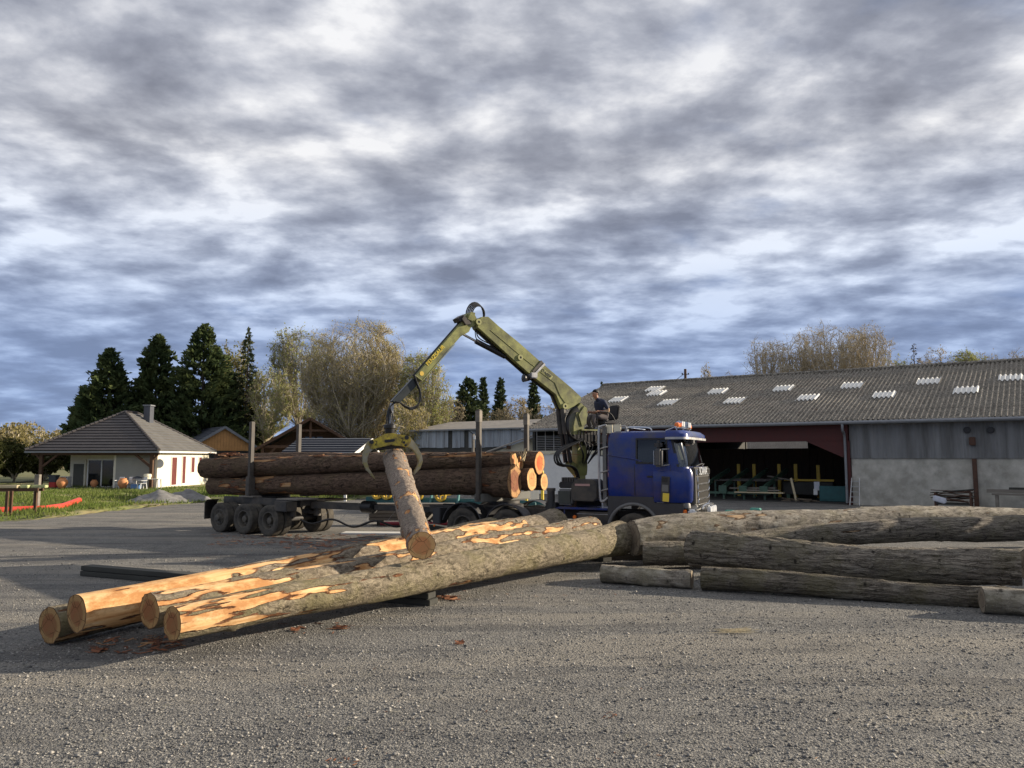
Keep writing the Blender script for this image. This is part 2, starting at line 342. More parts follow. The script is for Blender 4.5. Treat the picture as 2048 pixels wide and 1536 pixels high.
# ------------------------------------------------------------------ mesh helpers
def tag(o, label=None, cat=None, group=None, kind=None):
    if label: o['label'] = label
    if cat: o['category'] = cat
    if group: o['group'] = group
    if kind: o['kind'] = kind
    return o
def empty(name, loc=(0, 0, 0), rz=0.0, **kw):
    o = bpy.data.objects.new(name, None); col.objects.link(o); o.location = loc; o.rotation_euler = (0, 0, rz); o.empty_display_size = .2
    return tag(o, **kw)
def link(name, me, mat, parent=None, loc=None, rot=None):
    o = bpy.data.objects.new(name, me); col.objects.link(o)
    if mat is not None:
        for mm in (mat if isinstance(mat, (list, tuple)) else [mat]): me.materials.append(MATS[mm])
    if parent: o.parent = parent
    if loc is not None: o.location = loc
    if rot is not None: o.rotation_euler = rot
    return o
def np_mesh(name, V, Fc, smooth=False, matidx=None):
    V = np.asarray(V, np.float32).reshape(-1, 3); Fc = np.asarray(Fc, np.int32); k = Fc.shape[1]; n = len(Fc)
    me = bpy.data.meshes.new(name); me.vertices.add(len(V)); me.vertices.foreach_set('co', V.ravel())
    me.loops.add(n * k); me.loops.foreach_set('vertex_index', Fc.ravel()); me.polygons.add(n)
    me.polygons.foreach_set('loop_start', np.arange(n, dtype=np.int32) * k)
    try: me.polygons.foreach_set('loop_total', np.full(n, k, np.int32))
    except Exception: pass
    if smooth: me.polygons.foreach_set('use_smooth', np.ones(n, bool))
    if matidx is not None: me.polygons.foreach_set('material_index', np.asarray(matidx, np.int32))
    me.update(calc_edges=True); me.validate(); return me

class MB:
    def __init__(s): s.v = []; s.f = []
    def add(s, V, Fs):
        b = len(s.v); s.v += [tuple(p) for p in V]; s.f += [tuple(b + i for i in f) for f in Fs]; return s
    def box(s, c, d, rz=0.0, rx=0.0, ry=0.0):
        M = Matrix.Translation(c) @ Matrix.Rotation(rz, 4, 'Z') @ Matrix.Rotation(ry, 4, 'Y') @ Matrix.Rotation(rx, 4, 'X')
        hx, hy, hz = d[0] / 2, d[1] / 2, d[2] / 2
        V = [M @ Vector((x, y, z)) for x in (-hx, hx) for y in (-hy, hy) for z in (-hz, hz)]
        return s.add(V, [(0, 1, 3, 2), (4, 6, 7, 5), (0, 4, 5, 1), (2, 3, 7, 6), (0, 2, 6, 4), (1, 5, 7, 3)])
    def b2(s, x0, x1, y0, y1, z0, z1): return s.box(((x0 + x1) / 2, (y0 + y1) / 2, (z0 + z1) / 2), (x1 - x0, y1 - y0, z1 - z0))
    def bar(s, p, q, w, h, up=(0, 0, 1)):
        p = Vector(p); q = Vector(q); a = (q - p).normalized(); u = Vector(up)
        if abs(a.dot(u)) > .98: u = Vector((1, 0, 0))
        sd_ = a.cross(u).normalized(); u = sd_.cross(a)
        V = []
        for e in (p, q):
            for i, j in ((-1, -1), (1, -1), (1, 1), (-1, 1)): V.append(e + sd_ * (i * w / 2) + u * (j * h / 2))
        return s.add(V, [(0, 1, 2, 3), (7, 6, 5, 4), (0, 4, 5, 1), (1, 5, 6, 2), (2, 6, 7, 3), (3, 7, 4, 0)])
    def tube(s, pts, r, seg=8, r2=None, cap=True):
        pts = [Vector(p) for p in pts]; n = len(pts); r2 = r if r2 is None else r2; V = []; ref = None
        for i, p in enumerate(pts):
            a = (pts[min(i + 1, n - 1)] - pts[max(i - 1, 0)]).normalized()
            if ref is None: ref = a.orthogonal().normalized()
            ref = (ref - a * ref.dot(a)); ref = ref.normalized() if ref.length > 1e-6 else a.orthogonal().normalized()
            bt = a.cross(ref); rr = r + (r2 - r) * i / max(1, n - 1)
            for k in range(seg):
                t = 2 * math.pi * k / seg; V.append(p + (ref * math.cos(t) + bt * math.sin(t)) * rr)
        Fs = [(i * seg + k, i * seg + (k + 1) % seg, (i + 1) * seg + (k + 1) % seg, (i + 1) * seg + k) for i in range(n - 1) for k in range(seg)]
        if cap: Fs += [tuple(range(seg))[::-1], tuple((n - 1) * seg + k for k in range(seg))]
        return s.add(V, Fs)
    def cyl(s, p, q, r, seg=16, r2=None): return s.tube([p, q], r, seg, r2)
    def lathe(s, prof, seg=32, c=(0, 0, 0), axis='y', closed=False):
        V = []; n = len(prof); c = Vector(c)
        for k in range(seg):
            t = 2 * math.pi * k / seg; cs, sn = math.cos(t), math.sin(t)
            for (r, h) in prof:
                V.append(c + (Vector((r * cs, h, r * sn)) if axis == 'y' else Vector((r * cs, r * sn, h)) if axis == 'z' else Vector((h, r * cs, r * sn))))
        Fs = []
        for k in range(seg):
            k2 = (k + 1) % seg
            for i in range(n - 1 if not closed else n):
                j = (i + 1) % n; Fs.append((k * n + i, k * n + j, k2 * n + j, k2 * n + i))
        return s.add(V, Fs)
    def prism(s, poly, d, both=True):
        # poly: 3D points in a plane, d: extrusion vector (centred)
        d = Vector(d); P = [Vector(p) for p in poly]; n = len(P)
        V = [p - d / 2 for p in P] + [p + d / 2 for p in P]
        Fs = [tuple(range(n))[::-1], tuple(range(n, 2 * n))] + [(i, (i + 1) % n, n + (i + 1) % n, n + i) for i in range(n)]
        return s.add(V, Fs)
    def build(s, name, mat, parent=None, smooth=False, bevel=0.0, loc=None, rot=None, angle=35):
        me = bpy.data.meshes.new(name); me.from_pydata([tuple(v) for v in s.v], [], s.f)
        bm = bmesh.new(); bm.from_mesh(me); bmesh.ops.recalc_face_normals(bm, faces=bm.faces)
        if bevel:
            es = [e for e in bm.edges if len(e.link_faces) == 2 and e.calc_face_angle(0) > R(30)]
            bmesh.ops.bevel(bm, geom=es, offset=bevel, segments=2, affect='EDGES', clamp_overlap=True)
        bm.to_mesh(me); bm.free()
        if smooth or bevel:
            me.polygons.foreach_set('use_smooth', [True] * len(me.polygons)); me.set_sharp_from_angle(angle=R(angle))
        return link(name, me, mat, parent, loc, rot)
def arc(c, r, a0, a1, n, plane='xz'):
    out = []
    for i in range(n + 1):
        t = R(a0 + (a1 - a0) * i / n)
        out.append(Vector((c[0] + r * math.cos(t), c[1], c[2] + r * math.sin(t))) if plane == 'xz' else Vector((c[0] + r * math.cos(t), c[1] + r * math.sin(t), c[2])))
    return out
def bez(p0, p1, p2, p3, n=10):
    p0, p1, p2, p3 = map(Vector, (p0, p1, p2, p3)); o = []
    for i in range(n + 1):
        t = i / n; u = 1 - t; o.append(p0 * u ** 3 + p1 * 3 * u * u * t + p2 * 3 * u * t * t + p3 * t ** 3)
    return o
def smooth_path(pts, n=4):
    pts = [Vector(p) for p in pts]; o = []
    for i in range(len(pts) - 1):
        p0 = pts[max(i - 1, 0)]; p1 = pts[i]; p2 = pts[i + 1]; p3 = pts[min(i + 2, len(pts) - 1)]
        for k in range(n):
            t = k / n
            o.append(.5 * ((2 * p1) + (p2 - p0) * t + (2 * p0 - 5 * p1 + 4 * p2 - p3) * t * t + (3 * p1 - p0 - 3 * p2 + p3) * t ** 3))
    return o + [pts[-1]]
def text_mesh(name, body, size, mat, parent, M, extrude=.004, sx=1.0):
    cu = bpy.data.curves.new(name, 'FONT'); cu.body = body; cu.size = size; cu.extrude = extrude; cu.align_x = 'CENTER'; cu.align_y = 'CENTER'
    o = bpy.data.objects.new(name, cu); col.objects.link(o)
    dg = bpy.context.evaluated_depsgraph_get(); me = bpy.data.meshes.new_from_object(o.evaluated_get(dg))
    bpy.data.objects.remove(o); me.transform(M @ Matrix.Diagonal((sx, 1, 1, 1))); me.materials.clear()
    return link(name, me, mat, parent)
# ================================================================== GROUND
def ground():
    n = 60; V = []; Fs = []
    xs = np.linspace(-1, 1, n); 
    for a in xs:
        for b in xs:
            x = math.copysign(abs(a) ** 2.2, a) * 700; y = math.copysign(abs(b) ** 2.2, b) * 700 + 15
            d = math.hypot(x, y - 12); z = 0.0
            V.append((x, y, z))
    for i in range(n - 1):
        for j in range(n - 1): Fs.append((i * n + j, (i + 1) * n + j, (i + 1) * n + j + 1, i * n + j + 1))
    me = np_mesh('ground', V, Fs); o = link('ground', me, 'gravel'); tag(o, kind='structure'); return o
ground()

LAWN_EDGE = [(-1100, 1085), (-700, 1070), (-420, 1058), (-100, 1050), (0, 1044), (60, 1040), (110, 1035), (165, 1029), (230, 1022), (290, 1015), (350, 1009), (420, 1005), (520, 1004), (620, 1004), (690, 1001), (742, 996), (752, 986)]
def lawn():
    pts = [G(*p) for p in LAWN_EDGE]; r = random.Random(3); P = []
    for i in range(len(pts) - 1):
        for k in range(6):
            q = pts[i].lerp(pts[i + 1], k / 6); P.append(Vector((q.x + r.uniform(-.25, .25), q.y + r.uniform(-.5, .5), 0)))
    n = len(P); V = [(p.x, p.y, .006) for p in P] + [(p.x - .1, p.y + .9, .07) for p in P] + [(p.x + min(0, p.x + 12) * 2.2, max(p.y + 6, 58), .16) for p in P] + [(p.x * 12 + 60, 520, .2) for p in P]
    Fs = [(k * n + i, k * n + i + 1, (k + 1) * n + i + 1, (k + 1) * n + i) for k in range(3) for i in range(n - 1)]
    o = link('lawn', np_mesh('lawn', V, Fs, True), 'lawn'); tag(o, kind='structure')
    # blades of grass
    g = np.random.default_rng(5); C = []
    edge = np.array([(p.x, p.y) for p in P])
    N = 55000
    x = g.uniform(-50, -7, N * 3); y = 31 + (g.random(N * 3) ** 1.4) * 33
    ey = np.interp(x, edge[:, 0], edge[:, 1]); ok = y > ey + g.random(N * 3) * .35
    clump = np.array([noise.noise((a * .6, b * .6, 0)) for a, b in zip(x[:N * 2], y[:N * 2])])
    ok = ok[:N * 2] & (clump > -.25 + g.random(N * 2) * .3 - .15); x = x[:N * 2][ok][:N]; y = y[:N * 2][ok][:N]; n = len(x)
    hh = g.uniform(.06, .2, n) * (1 + 1.2 * np.clip(clump[ok][:N], 0, 1)); w = g.uniform(.02, .045, n)
    z0 = np.where(y - np.interp(x, edge[:, 0], edge[:, 1]) < 3, .03, .12)
    an = g.uniform(0, math.pi, n); lx = g.normal(0, .06, n); ly = g.normal(0, .06, n)
    A = np.stack([x - np.cos(an) * w, y - np.sin(an) * w, z0], 1); B = np.stack([x + np.cos(an) * w, y + np.sin(an) * w, z0], 1)
    T = np.stack([x + lx, y + ly, z0 + hh], 1)
    V = np.stack([A, B, T], 1).reshape(-1, 3); Fc = np.arange(3 * n).reshape(-1, 3)
    o = link('lawn_grass', np_mesh('lawn_grass', V, Fc), 'grass_blade')
    tag(o, 'short spring grass in front of the cream house', 'grass', kind='stuff')
lawn()

def gravel_stones():
    g = np.random.default_rng(11); N = 85000
    t = g.random(N); Y = 5.6 * (22 / 5.6) ** (t ** .85); X = g.uniform(-.72, .72, N) * Y
    pt = np.array([noise.noise((a * .7, b * .7, 3.3)) for a, b in zip(X, Y)]); keep = pt > g.uniform(-.9, .35, N); X, Y = X[keep], Y[keep]; n = len(X)
    s = g.gamma(2.0, .0034, n) + .0035; s = np.minimum(s, .03)
    base = np.array([(1, 0, 0), (-.5, .87, 0), (-.5, -.87, 0), (0, 0, 1), (0, 0, -1)], float)
    sc = g.uniform(.6, 1.35, (n, 5, 1)); V = base[None] * sc * s[:, None, None]; V[:, :, 2] *= .6
    a = g.uniform(0, 6.28, n); c, sn = np.cos(a)[:, None], np.sin(a)[:, None]
    vx = V[:, :, 0] * c - V[:, :, 1] * sn; vy = V[:, :, 0] * sn + V[:, :, 1] * c
    V = np.stack([vx + X[:, None], vy + Y[:, None], V[:, :, 2] + s[:, None] * .25], 2).reshape(-1, 3)
    f = np.array([(0, 1, 3), (1, 2, 3), (2, 0, 3), (1, 0, 4), (2, 1, 4), (0, 2, 4)])
    Fc = (f[None] + (np.arange(n) * 5)[:, None, None]).reshape(-1, 3)
    o = link('loose_gravel', np_mesh('loose_gravel', V, Fc), 'loose_stone')
    tag(o, 'loose grey gravel stones strewn over the yard', 'gravel', kind='stuff')
gravel_stones()

def heap(name, px, py, rx, ry, h, seed, label):
    c = G(px, py); n = 34; V = []; Fs = []
    for i in range(n + 1):
        for j in range(n + 1):
            u = i / n * 2 - 1; v = j / n * 2 - 1; d = math.hypot(u, v)
            z = max(0, 1 - d) ** .85 * h * (1 + .45 * noise.noise((u * 2 + seed, v * 2, 1))) + .10 * h * noise.noise((u * 7, v * 7, seed))
            V.append((u * rx, v * ry, z if d < 1 else -.05))
    Fs = [(i * (n + 1) + j, (i + 1) * (n + 1) + j, (i + 1) * (n + 1) + j + 1, i * (n + 1) + j + 1) for i in range(n) for j in range(n)]
    o = link(name, np_mesh(name, V, Fs), 'asphalt_pile', loc=(c.x, c.y, .02)); tag(o, label, 'gravel heap', 'gravel heaps at the edge of the lawn')
heap('gravel_heap', 318, 1006, 1.9, 1.5, .75, 2.0, 'larger grey gravel heap with a pale top in front of the cream house')
heap('gravel_heap', 372, 1003, 1.5, 1.3, .72, 7.0, 'smaller dark gravel heap between the trailer and the larger heap')

# ================================================================== roof helper
def courses(mb, quad, n, lift=.045, thick=.0):
    # quad: eave_left, eave_right, top_right, top_left ; stepped courses of tiles
    a, b, c, d = [Vector(p) for p in quad]; nrm = (b - a).cross(d - a).normalized()
    if nrm.z < 0: nrm = -nrm
    for i in range(n):
        t0 = i / n; t1 = (i + 1) / n
        l0 = a.lerp(d, t0) + nrm * lift; r0 = b.lerp(c, t0) + nrm * lift; l1 = a.lerp(d, t1) + nrm * .004; r1 = b.lerp(c, t1) + nrm * .004
        lb = a.lerp(d, t0) - nrm * .02; rb = b.lerp(c, t0) - nrm * .02
        mb.add([l0, r0, r1, l1, lb, rb], [(0, 1, 2, 3), (4, 5, 1, 0)])
    mb.add([a - nrm * .08, b - nrm * .08, c - nrm * .08, d - nrm * .08], [(0, 3, 2, 1)])

# ================================================================== CREAM HOUSE
def house():
    FL = AY(50, 903.5, 60.6); FR = AY(318, 900, 60); BR = AY(432, 902.5, 71)
    for p in (FL, FR, BR): p.z = 3.1
    d = (FR - FL); BL = FL + (BR - FR)
    o = empty('house', (FR.x, FR.y, 0), 0, label='cream single-storey house with dark hipped tile roof and timber porch', cat='house')
    off = Vector((FR.x, FR.y, 0)); L = lambda p: Vector(p) - off
    ux = (FR - FL).normalized(); uy = (BR - FR); sd_len = uy.length; uy = uy.normalized(); w = (FR - FL).length
    P = lambda x, y, z: L(FR + ux * x + uy * y + Vector((0, 0, z - 3.1)))          # x from front right corner (negative to left), y back
    R1 = P(-w * .49, w * .42, 6.35); R2 = P(-w * .49, sd_len - w * .40, 6.35)
    if (R2 - R1).dot(uy) < 1.2: R2 = R1 + uy * 1.2
    a, b, c, e = L(FL), L(FR), L(BR), L(BL)
    m = MB(); courses(m, (a, b, R1, R1), 14, .06); rf = m.build('roof', 'tile_dark', o)
    m = MB(); courses(m, (b, c, R2, R1), 14, .06); m.build('roof_slope', 'tile_sunlit', o)  # right slope, its sunlit look painted into the tiles
    m = MB(); courses(m, (c, e, R2, R2), 12, .06); courses(m, (e, a, R1, R2), 12, .06); m.build('roof_slope', 'tile_dark', o)
    for p, q in ((a, R1), (b, R1), (c, R2), (e, R2), (R1, R2)):
        n = 22; mm = MB()
        for k in range(n):
            s0 = Vector(p).lerp(Vector(q), k / n); s1 = Vector(p).lerp(Vector(q), (k + 1) / n); mm.tube([s0 + Vector((0, 0, .05)), s1 + Vector((0, 0, .03))], .13, 7, .10)
        mm.build('hip_tiles', 'tile_dark', rf, smooth=True)
    for p, q in ((a, b), (b, c), (c, e), (e, a)):
        MB().bar(Vector(p) - Vector((0, 0, .12)), Vector(q) - Vector((0, 0, .12)), .12, .14).build('gutter', 'paint_white' if p is b else 'zinc', o)
    m = MB(); m.add([P(-w + .05, .05, 3.0), P(-.05, .05, 3.0), P(-.05, sd_len - .05, 3.0), P(-w + .05, sd_len - .05, 3.0)], [(0, 1, 2, 3)]); m.build('soffit', 'timber_brown', o)
    # walls: right part steps forward of the porch, porch recessed
    zf = .17
    xr = -.55; yf = .75; yp = 3.0; xl = -w + 2.0
    m = MB()
    def wall(p, q, mat, name='wall', z0=zf - .4, z1=3.0, t=.2):
        MB().bar(P(p[0], p[1], (z0 + z1) / 2), P(q[0], q[1], (z0 + z1) / 2), t, z1 - z0).build(name, mat, o)
    wall((xr, yf), (xr, sd_len - .5), 'house_wall'); wall((xl, yp), (xr - 3.6, yp), 'house_wall')
    wall((xr - 3.4, yf + .4), (xr - .1, yf + .4), 'house_siding'); wall((xr - 3.5, yf + .3), (xr - 3.5, yp), 'house_wall'); wall((xl, yp), (xl, sd_len - .5), 'house_wall'); wall((xl, sd_len - .5), (xr, sd_len - .5), 'house_wall')
    for k in range(17):
        z = zf + .12 + k * .165
        MB().bar(P(xr - 3.4, yf + .28, z), P(xr - .12, yf + .28, z), .025, .15).build('board', 'house_siding', o)
    # sliding door with three panes
    def front(px0, py0, px1, py1, yl):
        pl = FR + uy * yl; h0 = PH(px0, py0, pl, uy) ; h1 = PH(px1, py1, pl, uy)
        return (h0 - FR).dot(ux), h0.z, (h1 - FR).dot(ux), h1.z
    x0, z1, x1, z0 = front(176, 919, 258, 974, yp - .12)
    fr = MB(); fr.bar(P(x0, yp - .14, z1), P(x1, yp - .14, z1), .08, .14); fr.bar(P(x0, yp - .14, z0), P(x1, yp - .14, z0), .08, .10)
    for k in range(4):
        xx = x0 + (x1 - x0) * k / 3; fr.bar(P(xx, yp - .14, z0), P(xx, yp - .14, z1), .10, .08, up=uy)
    dr = fr.build('sliding_door', 'paint_white', o)
    for k in range(3):
        xa = x0 + (x1 - x0) * k / 3 + .05; xb = x0 + (x1 - x0) * (k + 1) / 3 - .05
        MB().bar(P(xa, yp - .125, (z0 + z1) / 2), P(xb, yp - .125, (z0 + z1) / 2), .02, z1 - z0 - .12).build('pane', 'window_glass', dr)
    MB().bar(P(x0 - .1, yp - .18, z1 + .22), P(x1 + .1, yp - .18, z1 + .22), .16, .30).build('shutter_box', 'paint_cream', o)
    for xx in (x0 - .22, x1 + .22): MB().bar(P(xx, yp - .15, z0), P(xx, yp - .15, z1), .14, .16, up=uy).build('door_jamb', 'paint_cream', o)
    # grey service door
    xa, zb, xb, za = front(146, 928, 168, 974, yp - .12)
    dd = MB().bar(P(xa, yp - .14, (za + zb) / 2), P(xb, yp - .14, (za + zb) / 2), .06, zb - za).build('door', 'door_grey', o)
    MB().bar(P(xb - .12, yp - .20, (za + zb) / 2), P(xb - .02, yp - .20, (za + zb) / 2), .04, .05).build('handle', 'alu', dd)
    # side windows
    def side(px0, py0, px1, py1, mat, name):
        pl = FR + ux * (xr + .1); h0 = PH(px0, py0, pl, ux); h1 = PH(px1, py1, pl, ux)
        y0 = (h0 - FR).dot(uy); y1 = (h1 - FR).dot(uy); z0 = h0.z; z1 = h1.z
        f = MB(); xx = xr + .115
        for (pa, pb) in (((y0, z0), (y1, z0)), ((y0, z1), (y1, z1)), ((y0, z0), (y0, z1)), ((y1, z0), (y1, z1))): f.bar(P(xx, *pa), P(xx, *pb), .07, .06)
        fo = f.build(name, 'paint_white', o)
        MB().bar(P(xx - .01, y0 + .03, (z0 + z1) / 2), P(xx - .01, y1 - .03, (z0 + z1) / 2), .03, abs(z0 - z1) - .06).build('pane', mat, fo)
    for q in ((346, 914, 355, 970, 'shutter_red', 'side_door'), (369, 912, 374, 967, 'shutter_red', 'side_door'), (388, 914, 394, 945, 'shutter_red', 'window'), (404, 914, 409, 944, 'shutter_red', 'window')): side(*q)
    # posts and braces
    xL = (AY(76, 940, 60.6) - FR).dot(ux); xR = -.75
    for xx, sgn in ((xL, 1), (xR, -1)):
        MB().bar(P(xx, .45, zf - .3), P(xx, .45, 2.98), .24, .24, up=uy).build('post', 'timber_brown', o)
        MB().bar(P(xx, .45, 1.75), P(xx + sgn * 1.55, .45, 2.95), .16, .18, up=uy).build('brace', 'timber_brown', o)
        MB().bar(P(xx, .45, 2.3), P(xx - sgn * .6, .45, 2.95), .14, .15, up=uy).build('brace', 'timber_brown', o)
    MB().bar(P(-w + .3, .45, 2.86), P(-.2, .45, 2.86), .22, .26).build('beam', 'timber_brown', o)
    MB().bar(P(xL, .45, 2.86), P(xL, yp + 1.0, 2.86), .2, .24).build('beam', 'timber_brown', o)
    # terrace slab
    m = MB(); m.prism([P(-w + .2, -.2, .12), P(0, -.2, .12), P(0, yp + .5, .12), P(-w + .2, yp + .5, .12)], (0, 0, .12)); m.build('terrace', 'plank_grey', o)
    # chimney
    ch = P(-w * .49 + 2.0, w * .42 + .9, 0)
    q = AY(297, 838, 66.5); q = L(q)
    m = MB(); m.box((q.x, q.y, 6.15), (.55, .75, 1.6)); cc = m.build('chimney', 'tile_slate', rf, bevel=.02)
    MB().box((q.x, q.y, 7.02), (.68, .88, .10)).build('chimney_cap', 'zinc', o)
    # round wall ornament
    t0 = PH(320, 927, FR + uy * (yf + .2), uy) - off
    m = MB(); m.lathe([(.0, -.02), (.34, -.02), (.36, 0), (.30, .02), (0, .02)], 20, (t0.x, t0.y - .1, t0.z)); m.build('wall_ornament', 'plastic_white', o)
    return o, P, zf
HOUSE, HP, HZ = house()

def terrace_things():
    Y0 = 60.0
    def pot(px, py, Y, s, label):
        c = AY(px, py, Y); prof = [(0, 0), (.16, 0), (.22, .05), (.36, .3), (.39, .45), (.33, .62), (.22, .72), (.24, .78), (.20, .79), (.18, .70), (0, .6)]
        m = MB(); m.lathe([(r * s, h * s) for r, h in prof], 24, axis='z'); o = m.build('terracotta_jar', 'terracotta', smooth=True, loc=(c.x, c.y, .19)); tag(o, label, 'jar', 'terracotta jars on the terrace')
    pot(124, 972, 59.2, 1.05, 'round terracotta jar in front of the washing machine')
    pot(246, 972, 59.0, 1.0, 'terracotta jar standing before the sliding glass door')
    pot(188, 972, 61.9, .75, 'small terracotta jar close against the glass pane')
    # washing machine
    c = AY(131, 972, 61.4); o = empty('washing_machine', (c.x, c.y, .18), 0, label='white front-loading washing machine beside the grey door', cat='appliance')
    MB().b2(-.3, .3, -.3, .3, 0, .88).build('body', 'plastic_white', o, bevel=.02)
    m = MB(); m.lathe([(0, -.33), (.19, -.33), (.21, -.30), (.0, -.30)], 24, (0, 0, .45)); m.build('door', 'window_glass', o)
    MB().b2(-.28, .28, -.315, -.30, .74, .85).build('panel', 'plastic_light', o)
    # bin
    c = AY(107, 973, 60.8); o = empty('wheeled_bin', (c.x, c.y, .18), 0, label='dark wheeled bin with a red lower half on the terrace', cat='bin')
    MB().add([(x * (.24 + .05 * (z > 0)), y * (.24 + .05 * (z > 0)), .45 + z * .5) for z in (0, 1) for x, y in ((-1, -1), (1, -1), (1, 1), (-1, 1))], [(0, 1, 2, 3), (4, 5, 6, 7), (0, 1, 5, 4), (1, 2, 6, 5), (2, 3, 7, 6), (3, 0, 4, 7)]).build('body', 'bin_grey', o)
    MB().b2(-.25, .25, -.25, .25, .03, .45).build('lower_half', 'bin_red', o, bevel=.02); MB().box((0, 0, .98), (.64, .66, .05)).build('lid', 'bin_grey', o, bevel=.02)
    # table and chairs
    c = AY(293, 972, 59.6); o = empty('garden_table', (c.x, c.y, .18), 0, label='white garden table with pots under the porch', cat='table')
    MB().b2(-1.1, 1.1, -.4, .4, .70, .74).build('table_top', 'plastic_white', o, bevel=.01)
    for sx in (-1, 1):
        for sy in (-1, 1): MB().bar((sx * 1.0, sy * .32, 0), (sx * .95, sy * .30, .7), .07, .07).build('leg', 'plastic_white', o)
    for px, lab in ((238, 'white plastic garden chair by the glass door'), (284, 'white plastic garden chair in front of the garden table'), (263, 'white plastic garden chair left of the blue crate')):
        c = AY(px, 972, 59.3 if px < 280 else 58.8); k = empty('garden_chair', (c.x, c.y, .18), R(rnd.uniform(-50, 50)), label=lab, cat='chair', group='white chairs on the terrace')
        MB().b2(-.24, .24, -.24, .24, .40, .43).build('seat', 'plastic_white', k, bevel=.01); MB().box((0, .24, .66), (.46, .03, .46), rx=-.15).build('backrest', 'plastic_white', k, bevel=.01)
        for sx in (-1, 1):
            for sy in (-1, 1): MB().bar((sx * .25, sy * .25, 0), (sx * .21, sy * .21, .41), .045, .045).build('leg', 'plastic_white', k)
            MB().bar((sx * .25, -.22, .62), (sx * .25, .25, .64), .05, .04).build('armrest', 'plastic_white', k)
    c = AY(272, 973, 59.0); o = MB().b2(-.32, .32, -.22, .22, 0, .34).build('storage_crate', 'plastic_blue', bevel=.02, loc=(c.x, c.y, .185)); tag(o, 'blue plastic crate under the garden table', 'crate')
    c = AY(295, 955, 59.6); m = MB(); m.lathe([(0, 0), (.22, 0), (.30, .22), (.26, .36), (0, .38)], 18, axis='z'); o = m.build('planter', 'paint_cream', smooth=True, loc=(c.x, c.y, .922)); tag(o, 'cream round planter standing on the garden table', 'planter')
    c = AY(275, 955, 59.6); m = MB(); m.lathe([(0, 0), (.36, 0), (.34, .1), (.1, .2), (0, .2)], 18, axis='z'); o = m.build('folded_cover', 'bin_grey', smooth=True, loc=(c.x, c.y, .922)); tag(o, 'dark folded cover lying on the garden table', 'cover')
terrace_things()

# ================================================================== BUILDINGS BEHIND
def gable_house(name, label, cat, apex, w, eave_drop, length, ang, gable_mat, roof_mat, wall_mat, n=12, base_h=None, overhang=.35):
    # gable end faces the camera side; local x = across gable, y = back along ridge
    ap = Vector(apex); o = empty(name, (ap.x, ap.y, 0), ang, label=label, cat=cat)
    ez = ap.z - eave_drop; h = w / 2
    for s in (-1, 1):
        ea = Vector((s * (h + overhang), -overhang, ez - eave_drop / h * overhang)); eb = Vector((s * (h + overhang), length, ea.z))
        ra = Vector((0, -overhang, ap.z)); rb = Vector((0, length, ap.z)); m = MB(); courses(m, (ea, eb, rb, ra) if s < 0 else (eb, ea, ra, rb), n, .05)
        m.build('roof_slope', roof_mat, o)
        MB().bar(ea + Vector((0, -.03, -.08)), ra + Vector((0, -.03, -.08)), .07, .26, up=(0, 0, 1)).build('bargeboard', 'zinc' if gable_mat == 'larch' else 'timber_brown', o)
    return o, ez, h
